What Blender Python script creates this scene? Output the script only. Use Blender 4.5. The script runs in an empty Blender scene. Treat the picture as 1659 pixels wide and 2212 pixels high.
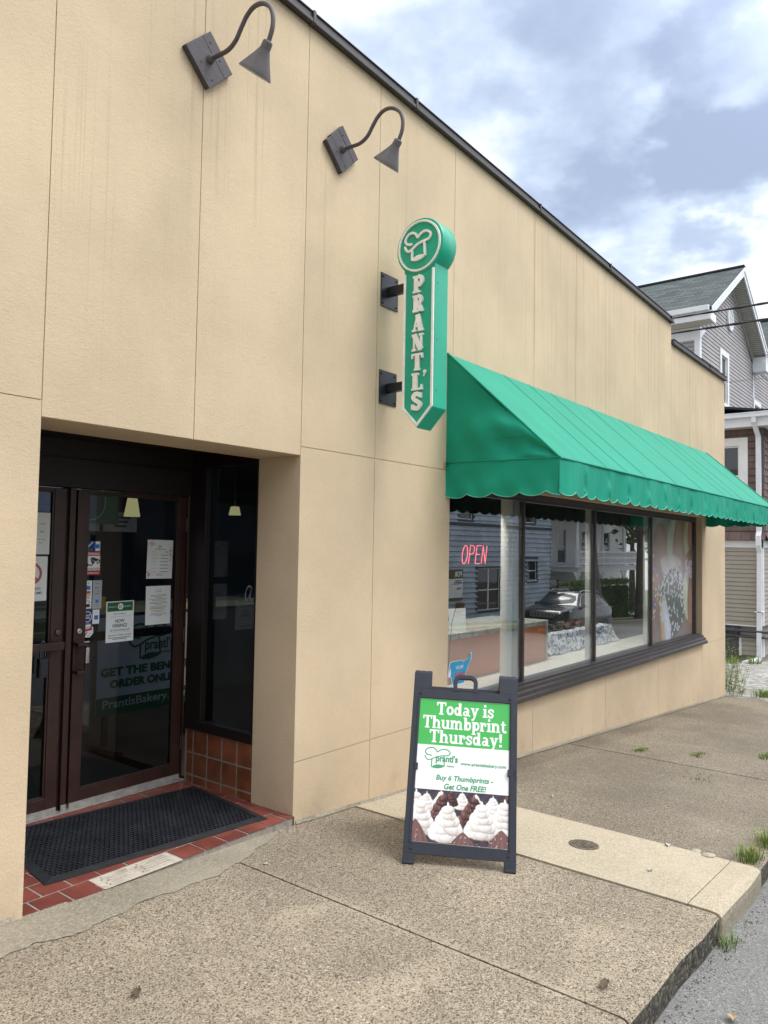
import bpy, bmesh, math, random
import numpy as np
from mathutils import Vector, Matrix, Quaternion

R = math.radians
random.seed(7)
rng = np.random.default_rng(7)
scene = bpy.context.scene
COL = scene.collection

# ------------------------------------------------------------------ camera
cam_d = bpy.data.cameras.new("camera")
cam = bpy.data.objects.new("camera", cam_d)
COL.objects.link(cam)
scene.camera = cam
YAW, PITCH, ROLL = R(38.114), R(2.620), R(0.966)
fwd = Vector((math.cos(PITCH) * math.cos(YAW), math.cos(PITCH) * math.sin(YAW), math.sin(PITCH)))
rt0 = Vector((math.sin(YAW), -math.cos(YAW), 0))
up0 = rt0.cross(fwd)
rt = rt0 * math.cos(ROLL) + up0 * math.sin(ROLL)
upv = up0 * math.cos(ROLL) - rt0 * math.sin(ROLL)
mw = Matrix((rt, upv, -fwd)).transposed().to_4x4()
mw.translation = Vector((0.0, -3.42, 1.768))
cam.matrix_world = mw
cam_d.sensor_fit = 'VERTICAL'
cam_d.sensor_height = 24.0
cam_d.lens = 1629.39 / 2212 * 24.0
cam_d.clip_start = 0.05
cam_d.clip_end = 2000.0

# ------------------------------------------------------------------ light
SUN_AZ = math.atan2(0.45, -1.0)      # measured from +Y towards +X
SUN_EL = R(60)
SUN_DIR = Vector((math.sin(SUN_AZ) * math.cos(SUN_EL), math.cos(SUN_AZ) * math.cos(SUN_EL), math.sin(SUN_EL)))
sun_d = bpy.data.lights.new("sun", 'SUN')
sun_d.energy = 1.35
sun_d.angle = R(22)
sun_d.color = (1.0, 0.95, 0.87)
sun = bpy.data.objects.new("sun", sun_d)
COL.objects.link(sun)
sun.rotation_euler = SUN_DIR.to_track_quat('Z', 'Y').to_euler()

scene.view_settings.view_transform = 'Standard'
scene.view_settings.look = 'None'
scene.view_settings.gamma = 1.0
scene.view_settings.exposure = 0.46
try:
    scene.cycles.max_bounces = 10
    scene.cycles.transparent_max_bounces = 16
    scene.cycles.glossy_bounces = 5
    scene.cycles.diffuse_bounces = 4
    scene.cycles.caustics_reflective = False
    scene.cycles.caustics_refractive = False
except Exception:
    pass

world = bpy.data.worlds.new("World")
scene.world = world
world.use_nodes = True
wt = world.node_tree
wt.nodes.clear()


class NT:
    """tiny node-tree builder"""
    def __init__(self, tree):
        self.t = tree

    def n(self, typ, **kw):
        nd = self.t.nodes.new(typ)
        ins = kw.pop('ins', {})
        for k, v in kw.items():
            setattr(nd, k, v)
        for k, v in ins.items():
            self.set(nd.inputs[k], v)
        return nd

    def set(self, sock, v):
        if isinstance(v, bpy.types.NodeSocket):
            self.t.links.new(v, sock)
        elif isinstance(v, (tuple, list)) and len(v) == 3 and sock.type == 'RGBA':
            sock.default_value = (*v, 1)
        else:
            sock.default_value = v

    def math(self, op, a, b=0.0, c=None, clamp=False):
        nd = self.n('ShaderNodeMath', operation=op, use_clamp=clamp)
        self.set(nd.inputs[0], a)
        self.set(nd.inputs[1], b)
        if c is not None:
            self.set(nd.inputs[2], c)
        return nd.outputs[0]

    def vmath(self, op, a, b=None):
        nd = self.n('ShaderNodeVectorMath', operation=op)
        self.set(nd.inputs[0], a)
        if b is not None:
            self.set(nd.inputs[1], b)
        return nd.outputs['Value'] if op == 'DOT_PRODUCT' else nd.outputs[0]

    def mix(self, f, a, b, blend='MIX'):
        nd = self.n('ShaderNodeMix', data_type='RGBA', blend_type=blend)
        self.set(nd.inputs[0], f)
        self.set(nd.inputs[6], a)
        self.set(nd.inputs[7], b)
        return nd.outputs[2]

    def ramp(self, f, stops, interp='LINEAR'):
        nd = self.n('ShaderNodeValToRGB')
        cr = nd.color_ramp
        cr.interpolation = interp
        while len(cr.elements) < len(stops):
            cr.elements.new(0.5)
        for e, (p, c) in zip(cr.elements, stops):
            e.position = p
            e.color = (*c, 1) if len(c) == 3 else c
        self.set(nd.inputs[0], f)
        return nd.outputs[0]

    def sstep(self, v, lo, hi, a=0.0, b=1.0):
        nd = self.n('ShaderNodeMapRange', interpolation_type='SMOOTHSTEP')
        self.set(nd.inputs[0], v)
        nd.inputs[1].default_value = lo
        nd.inputs[2].default_value = hi
        nd.inputs[3].default_value = a
        nd.inputs[4].default_value = b
        return nd.outputs[0]

    def noise(self, vec, scale, detail=3.0, rough=0.5, dist=0.0, out=0):
        nd = self.n('ShaderNodeTexNoise', ins={'Scale': scale, 'Detail': detail, 'Roughness': rough, 'Distortion': dist})
        self.set(nd.inputs['Vector'], vec)
        return nd.outputs[out]

    def scale3(self, vec, s):
        return self.vmath('MULTIPLY', vec, s)


# sky: NISHITA behind broken cloud
w = NT(wt)
tc = w.n('ShaderNodeTexCoord')
d = w.vmath('NORMALIZE', tc.outputs['Generated'])
sep = w.n('ShaderNodeSeparateXYZ', ins={0: d})
zz = w.math('MAXIMUM', sep.outputs[2], 0.0)
den = w.math('ADD', zz, 0.22)
cp = w.n('ShaderNodeCombineXYZ', ins={0: w.math('DIVIDE', sep.outputs[0], den), 1: w.math('DIVIDE', sep.outputs[1], den), 2: 0.35}).outputs[0]
n1 = w.noise(cp, 2.6, 6.0, 0.48, 0.12)
n2 = w.noise(w.vmath('ADD', cp, (4.2, 1.7, 0)), 0.75, 3.0, 0.5)
CLOUD = [  # heavier cloud banks: direction, angular size, weight
    ((0.749, 0.3884, 0.5368), 0.150, 0.30), ((0.790, 0.350, 0.505), 0.115, 0.20), ((0.722, 0.455, 0.525), 0.10, 0.10),
    ((0.8411, 0.2081, 0.4993), 0.070, 0.22), ((0.8745, 0.3056, 0.3766), 0.095, 0.24), ((0.90, 0.22, 0.385), 0.06, 0.14)]
n3 = w.noise(cp, 6.5, 5.0, 0.55)
bank = 0.0
wobb = w.math('ADD', w.math('MULTIPLY', w.math('SUBTRACT', n1, 0.5), 0.055), w.math('MULTIPLY', w.math('SUBTRACT', n3, 0.5), 0.022))
for dv, rad, wt_ in CLOUD:
    dn = Vector(dv).normalized()
    dp = w.math('ADD', w.vmath('DOT_PRODUCT', d, tuple(dn)), wobb)
    bank = w.math('ADD', bank, w.sstep(dp, math.cos(rad * 1.55), math.cos(rad * 0.15), 0.0, wt_ * 0.85))
thick = w.math('ADD', w.math('ADD', w.math('MULTIPLY', n1, 0.50), w.math('MULTIPLY', n2, 0.16)), w.math('ADD', w.math('MULTIPLY', n3, 0.24), bank))
ccol = w.ramp(thick, [(0.41, (8.4, 8.55, 8.9)), (0.49, (7.5, 8.0, 8.8)), (0.57, (6.1, 7.0, 8.4)), (0.69, (4.9, 5.8, 7.4)), (0.84, (4.0, 4.8, 6.4)), (1.0, (3.4, 4.1, 5.7))])
sky = w.n('ShaderNodeTexSky', sky_type='NISHITA', sun_disc=False, sun_elevation=SUN_EL, sun_rotation=SUN_AZ,
          air_density=1.0, dust_density=1.5, ozone_density=1.2)
skyc = w.mix(0.06, ccol, sky.outputs[0])
# thin cloud glows round the sun
glow = w.sstep(w.vmath('DOT_PRODUCT', d, tuple(SUN_DIR)), 0.45, 1.0, 0.0, 1.0)
lum = w.math('ADD', 1.0, w.math('MULTIPLY', glow, 1.5))
skyc = w.vmath('MULTIPLY', skyc, w.n('ShaderNodeCombineXYZ', ins={0: lum, 1: lum, 2: lum}).outputs[0])
bg = w.n('ShaderNodeBackground', ins={'Color': skyc, 'Strength': 0.1})
wo = w.n('ShaderNodeOutputWorld', ins={'Surface': bg.outputs[0]})


# ------------------------------------------------------------------ materials
def lin(r, g, b):
    f = lambda c: (c / 255 / 12.92) if c / 255 <= 0.04045 else ((c / 255 + 0.055) / 1.055) ** 2.4
    return (f(r), f(g), f(b))


def new_mat(name):
    m = bpy.data.materials.new(name)
    m.use_nodes = True
    m.node_tree.nodes.clear()
    t = NT(m.node_tree)
    out = t.n('ShaderNodeOutputMaterial')
    return m, t, out


def pos_of(t):
    return t.n('ShaderNodeNewGeometry').outputs['Position']


def obj_of(t):
    return t.n('ShaderNodeTexCoord').outputs['Object']


def principled(t, out, col, rough=0.6, metal=0.0, spec=0.5, normal=None, **kw):
    p = t.n('ShaderNodeBsdfPrincipled')
    t.set(p.inputs['Base Color'], col)
    t.set(p.inputs['Roughness'], rough)
    t.set(p.inputs['Metallic'], metal)
    t.set(p.inputs['Specular IOR Level'], spec)
    if normal is not None:
        t.set(p.inputs['Normal'], normal)
    for k, v in kw.items():
        t.set(p.inputs[k.replace('_', ' ')], v)
    t.t.links.new(p.outputs[0], out.inputs['Surface'])
    return p


def bump(t, h, strength=0.3, dist=0.01, normal=None):
    b = t.n('ShaderNodeBump', ins={'Strength': strength, 'Distance': dist, 'Height': h})
    if normal is not None:
        t.set(b.inputs['Normal'], normal)
    return b.outputs[0]


_cache = {}


def M(name, rgb, rough=0.6, metal=0.0, var=0.12, vs=4.0, bmp=0.0, bs=60.0, spec=0.5, **kw):
    """plain procedural material: base colour with noise mottling and optional bump"""
    if name in _cache:
        return _cache[name]
    m, t, out = new_mat(name)
    p = obj_of(t)
    n = t.noise(p, vs, 5.0, 0.6)
    f = t.sstep(n, 0.3, 0.7)
    col = t.mix(f, tuple(c * (1 - var) for c in rgb), tuple(min(1, c * (1 + var)) for c in rgb))
    nrm = None
    if bmp:
        nrm = bump(t, t.noise(p, bs, 4.0, 0.6), bmp, 0.004)
    r = t.math('ADD', rough - 0.05, t.math('MULTIPLY', n, 0.1))
    principled(t, out, col, r, metal, spec, nrm, **kw)
    _cache[name] = m
    return m


def emit_mat(name, rgb, s):
    m, t, out = new_mat(name)
    e = t.n('ShaderNodeEmission', ins={'Color': (*rgb, 1), 'Strength': s})
    t.t.links.new(e.outputs[0], out.inputs['Surface'])
    return m


def glass_mat(name, refl, tint=(1, 1, 1), wob=0.0):
    m, t, out = new_mat(name)
    nrm = None
    p = pos_of(t)
    g = t.n('ShaderNodeBsdfGlossy', ins={'Roughness': 0.0, 'Color': (1, 1, 1, 1)})
    if wob:
        nb = bump(t, t.noise(p, 0.9, 2.0, 0.5), wob, 0.05)
        t.set(g.inputs['Normal'], nb)
    tr = t.n('ShaderNodeBsdfTransparent', ins={'Color': (*tint, 1)})
    lw = t.n('ShaderNodeLayerWeight', ins={'Blend': 0.5})
    fac = t.math('ADD', refl, t.math('MULTIPLY', t.math('POWER', lw.outputs['Facing'], 5.0), 0.7), clamp=True)
    mx = t.n('ShaderNodeMixShader')
    t.set(mx.inputs[0], fac)
    t.t.links.new(tr.outputs[0], mx.inputs[1])
    t.t.links.new(g.outputs[0], mx.inputs[2])
    t.t.links.new(mx.outputs[0], out.inputs['Surface'])
    return m


def vcol_mat(name, rough=0.5, spec=0.4):
    m, t, out = new_mat(name)
    a = t.n('ShaderNodeVertexColor', layer_name='print')
    n = t.noise(obj_of(t), 40.0, 3.0)
    col = t.mix(t.math('MULTIPLY', n, 0.12), a.outputs[0], (0.5, 0.5, 0.5), 'SOFT_LIGHT')
    principled(t, out, col, rough, 0, spec)
    return m


def stucco(name, base):
    m, t, out = new_mat(name)
    p = pos_of(t)
    big = t.sstep(t.noise(p, 0.7, 5.0, 0.6), 0.3, 0.72)
    c = t.mix(big, tuple(x * 0.87 for x in base), tuple(min(1, x * 1.07) for x in base))
    # yellowish and grey weathering blotches
    bl = t.sstep(t.noise(t.vmath('ADD', p, (9, 3, 2)), 1.6, 6.0, 0.65), 0.55, 0.8, 0, 0.35)
    c = t.mix(bl, c, (base[0] * 0.80, base[1] * 0.78, base[2] * 0.66))
    # drip streaks running down from the coping
    sp = t.scale3(p, (13.0, 1.0, 0.22))
    st = t.noise(sp, 1.0, 4.0, 0.7)
    st2 = t.noise(t.scale3(p, (48.0, 1.0, 0.35)), 1.0, 2.0, 0.6)
    sepn = t.n('ShaderNodeSeparateXYZ', ins={0: p})
    hz = t.sstep(sepn.outputs[2], 1.6, 5.2, 0.0, 1.0)
    patch = t.sstep(t.noise(t.scale3(p, (1.6, 1, 0.5)), 1.0, 2.0), 0.40, 0.62)
    patch = t.math('MAXIMUM', patch, t.sstep(sepn.outputs[0], 4.6, 7.5, 0.0, 1.4))
    s = t.math('MULTIPLY', t.math('MULTIPLY', t.sstep(st, 0.54, 0.70), hz), 0.11)
    s2 = t.math('MULTIPLY', t.math('MULTIPLY', t.math('MULTIPLY', t.sstep(st2, 0.58, 0.66), hz), patch), 0.30)
    c = t.mix(s, c, (base[0] * 0.56, base[1] * 0.54, base[2] * 0.50))
    c = t.mix(s2, c, (base[0] * 0.42, base[1] * 0.40, base[2] * 0.36))
    # tiny dark pits
    v = t.n('ShaderNodeTexVoronoi', ins={'Scale': 75.0})
    t.set(v.inputs['Vector'], p)
    pit = t.math('MULTIPLY', t.sstep(v.outputs['Distance'], 0.17, 0.05), t.sstep(t.noise(p, 3.0, 4.0), 0.45, 0.7))
    c = t.mix(t.math('MULTIPLY', pit, 0.55), c, (base[0] * 0.35, base[1] * 0.33, base[2] * 0.3))
    # grime near the pavement
    gz = t.sstep(t.math('ADD', sepn.outputs[2], t.math('MULTIPLY', sepn.outputs[0], 0.066)), 0.62, 0.2, 0, 0.4)
    gn = t.sstep(t.noise(p, 5.0, 6.0, 0.7), 0.45, 0.75)
    c = t.mix(t.math('MULTIPLY', gz, gn), c, (base[0] * 0.5, base[1] * 0.47, base[2] * 0.42))
    h = t.math('ADD', t.noise(p, 85.0, 4.0, 0.6), t.math('MULTIPLY', t.noise(p, 24.0, 3.0, 0.6), 0.8))
    principled(t, out, c, 0.9, 0, 0.2, bump(t, h, 0.38, 0.006))
    return m


def aggregate(name, stops, scale=95.0, patchc=(0.42, 0.36, 0.27), dark=0.55, patch_amt=0.45, bstr=0.5):
    m, t, out = new_mat(name)
    p = pos_of(t)
    v = t.n('ShaderNodeTexVoronoi', ins={'Scale': scale, 'Randomness': 1.0})
    t.set(v.inputs['Vector'], t.vmath('ADD', p, t.scale3(t.noise(p, 30.0, 2.0, out=1), (0.02, 0.02, 0.02))))
    rnd = t.n('ShaderNodeSeparateColor', ins={0: v.outputs['Color']}).outputs[0]
    fine = t.noise(p, 260.0, 3.0, 0.6)
    mid = t.noise(p, 26.0, 4.0, 0.65)
    f = t.math('ADD', t.math('MULTIPLY', rnd, 0.72), t.math('ADD', t.math('MULTIPLY', fine, 0.22), t.math('MULTIPLY', mid, 0.12)))
    c = t.ramp(f, stops)
    c = t.mix(t.math('MULTIPLY', t.sstep(v.outputs['Distance'], 0.35, 0.75), 0.55), c, tuple(x * 0.8 for x in patchc))
    big = t.sstep(t.noise(p, 1.1, 6.0, 0.62, 0.4), 0.42, 0.72, 0, patch_amt)
    c = t.mix(big, c, patchc)
    dk = t.sstep(t.noise(t.vmath('ADD', p, (5, 8, 1)), 0.8, 5.0, 0.6), 0.45, 0.75, 0, dark)
    c = t.mix(dk, c, t.mix(0.5, c, (0.09, 0.08, 0.065)))
    h = t.math('ADD', t.math('MULTIPLY', v.outputs['Distance'], -0.8), t.math('MULTIPLY', fine, 0.6))
    principled(t, out, c, 0.9, 0, 0.25, bump(t, h, bstr, 0.006))
    return m


def pebbles(name, matrix, pcols, scale=72.0, cover=0.5, worn=(), dark=0.4, tone=1.0):
    """exposed-aggregate concrete: small stones of mixed colour bedded in a sandy matrix, worn pale where it has been rubbed"""
    m, t, out = new_mat(name)
    p = pos_of(t)
    wob = t.vmath('ADD', p, t.scale3(t.noise(p, 45.0, 2.0, out=1), (0.012, 0.012, 0.012)))
    fine = t.noise(p, 210.0, 3.0, 0.65)
    c = t.mix(t.sstep(fine, 0.3, 0.7), tuple(x * 0.72 for x in matrix), tuple(min(1, x * 1.25) for x in matrix))
    # worn areas hold fewer visible stones
    sepp = t.n('ShaderNodeSeparateXYZ', ins={0: p})
    cov = t.math('ADD', cover, t.math('MULTIPLY', t.math('SUBTRACT', t.noise(p, 2.2, 4.0, 0.6), 0.5), 0.5))
    for wx, wy, rx, ry, amt in worn:
        dx = t.math('DIVIDE', t.math('SUBTRACT', sepp.outputs[0], wx), rx)
        dy = t.math('DIVIDE', t.math('SUBTRACT', sepp.outputs[1], wy), ry)
        dd = t.math('ADD', t.math('MULTIPLY', dx, dx), t.math('MULTIPLY', dy, dy))
        dd = t.math('ADD', dd, t.math('MULTIPLY', t.math('SUBTRACT', t.noise(p, 7.0, 4.0, 0.6), 0.5), 1.6))
        cov = t.math('SUBTRACT', cov, t.sstep(dd, 1.0, 0.1, 0.0, amt))
    h = t.math('MULTIPLY', fine, 0.3)
    for k, (sc, wgt) in enumerate(((scale, 1.0), (scale * 1.9, 0.9))):
        v = t.n('ShaderNodeTexVoronoi', ins={'Scale': sc, 'Randomness': 1.0})
        t.set(v.inputs['Vector'], t.vmath('ADD', wob, (k * 3.1, k * 1.7, 0)))
        sc_ = t.n('ShaderNodeSeparateColor', ins={0: v.outputs['Color']})
        keep = t.math('LESS_THAN', sc_.outputs[1], t.math('MULTIPLY', cov, wgt))
        rad = t.math('ADD', 0.36, t.math('MULTIPLY', sc_.outputs[2], 0.34))
        edge = t.n('ShaderNodeMapRange', interpolation_type='SMOOTHSTEP')
        t.set(edge.inputs[0], t.math('SUBTRACT', rad, v.outputs['Distance']))
        edge.inputs[1].default_value = -0.04
        edge.inputs[2].default_value = 0.10
        msk = t.math('MULTIPLY', keep, edge.outputs[0])
        c = t.mix(msk, c, t.ramp(sc_.outputs[0], pcols))
        h = t.math('ADD', h, t.math('MULTIPLY', msk, 0.6))
    big = t.sstep(t.noise(p, 0.9, 5.0, 0.6, 0.3), 0.36, 0.66)
    c = t.mix(t.math('MULTIPLY', big, dark), c, t.mix(0.55, c, (0.085, 0.075, 0.058)))
    if tone != 1.0:
        c = t.mix(1.0, c, (tone, tone, tone), 'MULTIPLY')
    principled(t, out, c, 0.9, 0, 0.25, bump(t, h, 0.5, 0.004))
    return m


def shingle_mat(name, a, b, ex, wd, rowdir='Z'):
    """roof shingles / asphalt tabs: rows from brick texture on chosen plane"""
    m, t, out = new_mat(name)
    p = t.n('ShaderNodeUVMap', uv_map='UVMap').outputs[0]
    br = t.n('ShaderNodeTexBrick', ins={'Color1': (*a, 1), 'Color2': (*b, 1), 'Mortar': (*[x * 0.35 for x in a], 1), 'Scale': 1.0,
                                       'Mortar Size': 0.012, 'Brick Width': wd, 'Row Height': ex, 'Bias': 0.0})
    t.set(br.inputs['Vector'], p)
    n = t.noise(t.vmath('MULTIPLY', p, (3.0, 6.0, 1.0)), 1.0, 5.0, 0.7)
    c = t.mix(t.sstep(n, 0.35, 0.7), t.mix(0.45, br.outputs[0], (a[0] * .5, a[1] * .5, a[2] * .5)), br.outputs[0])
    principled(t, out, c, 0.95, 0, 0.15, bump(t, br.outputs['Fac'], -0.5, 0.01))
    return m


# ------------------------------------------------------------------ mesh helpers
LOC = {}


class F:
    """a frame: point(a,b,c) = o + a*u + b*v + c*n"""
    def __init__(self, o, u, v):
        self.o = Vector(o)
        self.u = Vector(u).normalized()
        self.v = Vector(v).normalized()
        self.n = self.u.cross(self.v).normalized()

    def __call__(self, a, b, c=0.0):
        return self.o + self.u * a + self.v * b + self.n * c


WORLD = F((0, 0, 0), (1, 0, 0), (0, 1, 0))


class MB:
    def __init__(self):
        self.v, self.f, self.m, self.s, self.uv = [], [], [], [], []

    def add(self, vs, fs, mi=0, smooth=False, uvs=None):
        o = len(self.v)
        self.v += [tuple(x) for x in vs]
        for k, f in enumerate(fs):
            self.f.append([o + i for i in f])
            self.m.append(mi)
            self.s.append(smooth)
            self.uv.append(uvs[k] if uvs else None)
        return self

    def box(self, x0, x1, y0, y1, z0, z1, mi=0, fr=WORLD):
        P = [fr(x, y, z) for x in (x0, x1) for y in (y0, y1) for z in (z0, z1)]
        return self.add(P, [(0, 1, 3, 2), (4, 6, 7, 5), (0, 4, 5, 1), (2, 3, 7, 6), (0, 2, 6, 4), (1, 5, 7, 3)], mi)

    def hexa(self, P, mi=0):
        """8 points: bottom loop 0-3, top loop 4-7"""
        return self.add(P, [(3, 2, 1, 0), (4, 5, 6, 7), (0, 1, 5, 4), (1, 2, 6, 5), (2, 3, 7, 6), (3, 0, 4, 7)], mi)

    def quad(self, a, b, c, d, mi=0, uv=None, smooth=False):
        return self.add([a, b, c, d], [(0, 1, 2, 3)], mi, smooth, [uv] if uv else None)

    def prism(self, pts, fr, d0, d1, mi=0, smooth=False):
        """2-D outline (in the frame's u,v) extruded from d0 to d1 along n"""
        n = len(pts)
        P = [fr(a, b, d0) for a, b in pts] + [fr(a, b, d1) for a, b in pts]
        fs = [tuple(range(n))[::-1], tuple(range(n, 2 * n))] + [(i, (i + 1) % n, n + (i + 1) % n, n + i) for i in range(n)]
        return self.add(P, fs, mi, smooth)

    def tube(self, pts, r, n=10, mi=0, cap=True):
        pts = [Vector(p) for p in pts]
        rr = r if isinstance(r, (list, tuple)) else [r] * len(pts)
        t0 = (pts[1] - pts[0]).normalized()
        a = t0.orthogonal().normalized()
        V, Fs = [], []
        for i, p in enumerate(pts):
            if i == 0:
                t = t0
            elif i == len(pts) - 1:
                t = (pts[i] - pts[i - 1]).normalized()
            else:
                t = ((pts[i] - pts[i - 1]).normalized() + (pts[i + 1] - pts[i]).normalized()).normalized()
            a = (a - t * a.dot(t)).normalized()
            b = t.cross(a)
            for k in range(n):
                th = 2 * math.pi * k / n
                V.append(p + (a * math.cos(th) + b * math.sin(th)) * rr[i])
        for i in range(len(pts) - 1):
            for k in range(n):
                Fs.append((i * n + k, i * n + (k + 1) % n, (i + 1) * n + (k + 1) % n, (i + 1) * n + k))
        self.add(V, Fs, mi, True)
        if cap:
            o = (len(pts) - 1) * n
            self.add(V[:n], [tuple(range(n))[::-1]], mi)
            self.add(V[o:], [tuple(range(n))], mi)
        return self

    def lathe(self, prof, o, ax, n=24, mi=0, caps=True, smooth=True):
        """profile of (radius, height) turned about axis ax from o"""
        o = Vector(o)
        ax = Vector(ax).normalized()
        a = ax.orthogonal().normalized()
        b = ax.cross(a)
        V = []
        for r, h in prof:
            for k in range(n):
                th = 2 * math.pi * k / n
                V.append(o + ax * h + (a * math.cos(th) + b * math.sin(th)) * r)
        Fs = []
        for i in range(len(prof) - 1):
            for k in range(n):
                Fs.append((i * n + k, i * n + (k + 1) % n, (i + 1) * n + (k + 1) % n, (i + 1) * n + k))
        self.add(V, Fs, mi, smooth)
        if caps:
            self.add(V[:n], [tuple(range(n))[::-1]], mi)
            self.add(V[-n:], [tuple(range(n))], mi)
        return self

    def grid(self, nx, ny, fn, mi=0, smooth=True, uvfn=None):
        V = [fn(i / nx, j / ny) for j in range(ny + 1) for i in range(nx + 1)]
        Fs, UV = [], []
        for j in range(ny):
            for i in range(nx):
                a = j * (nx + 1) + i
                Fs.append((a, a + 1, a + nx + 2, a + nx + 1))
                if uvfn:
                    UV.append([uvfn(i / nx, j / ny), uvfn((i + 1) / nx, j / ny), uvfn((i + 1) / nx, (j + 1) / ny), uvfn(i / nx, (j + 1) / ny)])
        return self.add(V, Fs, mi, smooth, UV or None)

    def ribbon(self, pts, w, fr, d0, d1, mi=0, closed=False, step=0.0):
        """stroke of width w along 2-D points, extruded d0..d1 (one box per joined run)"""
        P = [Vector((a, b)) for a, b in pts]
        n = len(P)
        ww = w if isinstance(w, (list, tuple)) else [w] * n
        L, Rr = [], []
        for i in range(n):
            if closed:
                a, c = P[(i - 1) % n], P[(i + 1) % n]
            else:
                a, c = P[max(i - 1, 0)], P[min(i + 1, n - 1)]
            d1v = (P[i] - a).normalized() if (P[i] - a).length > 1e-9 else None
            d2v = (c - P[i]).normalized() if (c - P[i]).length > 1e-9 else None
            if d1v is None:
                tdir, k = d2v, 1.0
            elif d2v is None:
                tdir, k = d1v, 1.0
            else:
                tdir = d1v + d2v
                tdir = tdir.normalized() if tdir.length > 1e-6 else d1v
                k = 1.0 / max(0.5, tdir.dot(d1v))
            nn = Vector((-tdir.y, tdir.x)) * ww[i] * 0.5 * k
            L.append(P[i] + nn)
            Rr.append(P[i] - nn)
        V = []
        for l, r in zip(L, Rr):
            V += [fr(l.x, l.y, d0), fr(r.x, r.y, d0), fr(r.x, r.y, d1), fr(l.x, l.y, d1)]
        Fs = []
        rngi = range(n if closed else n - 1)
        for i in rngi:
            a, b = i * 4, ((i + 1) % n) * 4
            Fs += [(a + 3, a + 2, b + 2, b + 3), (a, b, b + 1, a + 1), (a, a + 3, b + 3, b), (a + 1, b + 1, b + 2, a + 2)]
        if not closed:
            e = (n - 1) * 4
            Fs += [(0, 1, 2, 3), (e + 3, e + 2, e + 1, e)]
        return self.add(V, Fs, mi)

    def build(self, name, mats, parent=None, bevel=0.0, loc=None, colors=None, label=None):
        base = Vector((0, 0, 0))
        if parent is not None:
            base = LOC[parent.name]
        if loc is not None:
            base = base + Vector(loc) if parent is not None else Vector(loc)
        me = bpy.data.meshes.new(name)
        vs = [(x - base.x, y - base.y, z - base.z) for x, y, z in self.v]
        me.from_pydata(vs, [], self.f)
        if not isinstance(mats, (list, tuple)):
            mats = [mats]
        for m in mats:
            me.materials.append(m)
        me.polygons.foreach_set('material_index', self.m)
        me.polygons.foreach_set('use_smooth', self.s)
        if any(u is not None for u in self.uv):
            ul = me.uv_layers.new(name='UVMap')
            for poly, u in zip(me.polygons, self.uv):
                if u:
                    for li, c in zip(poly.loop_indices, u):
                        ul.data[li].uv = c
        if colors is not None:
            ca = me.color_attributes.new('print', 'FLOAT_COLOR', 'POINT')
            ca.data.foreach_set('color', np.asarray(colors, dtype=np.float32).ravel())
        me.update()
        ob = bpy.data.objects.new(name, me)
        COL.objects.link(ob)
        if parent is not None:
            ob.parent = parent
            if loc is not None:
                ob.location = loc
        elif loc is not None:
            ob.location = loc
        LOC[ob.name] = base
        if bevel:
            b = ob.modifiers.new('bevel', 'BEVEL')
            b.width = bevel
            b.segments = 2
            b.limit_method = 'ANGLE'
            b.angle_limit = R(40)
        if label:
            ob['label'] = label
        return ob


def tag(o, label, cat, group=None):
    o['label'] = label
    o['category'] = cat
    if group:
        o['group'] = group
    return o


def thing(name, label, cat, loc=(0, 0, 0), group=None, rotz=0.0, local=False):
    o = bpy.data.objects.new(name, None)
    o.empty_display_size = 0.1
    COL.objects.link(o)
    o.location = loc
    o.rotation_euler = (0, 0, rotz)
    LOC[o.name] = Vector((0, 0, 0)) if local else Vector(loc)
    return tag(o, label, cat, group)


def struct(o):
    o['kind'] = 'structure'
    return o


def copy_tree(o, parent=None):
    c = o.copy()
    COL.objects.link(c)
    if parent is not None:
        c.parent = parent
    for ch in list(o.children):
        copy_tree(ch, c)
    return c


def text_mesh(body, bold=0.0, shear=0.0, spacing=1.0):
    cu = bpy.data.curves.new('lettering', 'FONT')
    cu.body = body
    cu.size = 1.0
    cu.offset = bold
    cu.shear = shear
    cu.space_character = spacing
    cu.resolution_u = 3
    cu.fill_mode = 'FRONT'
    ob = bpy.data.objects.new('lettering', cu)
    me = bpy.data.meshes.new_from_object(ob)
    v = np.array([x.co[:2] for x in me.vertices]) if len(me.vertices) else np.zeros((0, 2))
    f = [tuple(p.vertices) for p in me.polygons]
    bpy.data.objects.remove(ob)
    bpy.data.curves.remove(cu)
    bpy.data.meshes.remove(me)
    return v, f


def put_text(mb, body, fr, x0, x1, y0, y1, d=0.001, mi=0, bold=0.0, shear=0.0, spacing=1.0):
    """flat lettering stretched to the given box on a frame"""
    v, f = text_mesh(body, bold, shear, spacing)
    if not len(v):
        return mb
    lo, hi = v.min(0), v.max(0)
    sx = (x1 - x0) / max(hi[0] - lo[0], 1e-6)
    sy = (y1 - y0) / max(hi[1] - lo[1], 1e-6)
    mb.add([fr(x0 + (a - lo[0]) * sx, y0 + (b - lo[1]) * sy, d) for a, b in v], f, mi)
    return mb


def arc(cx, cy, rx, ry, a0, a1, n=12):
    return [(cx + rx * math.cos(R(a0 + (a1 - a0) * i / n)), cy + ry * math.sin(R(a0 + (a1 - a0) * i / n))) for i in range(n + 1)]


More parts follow.
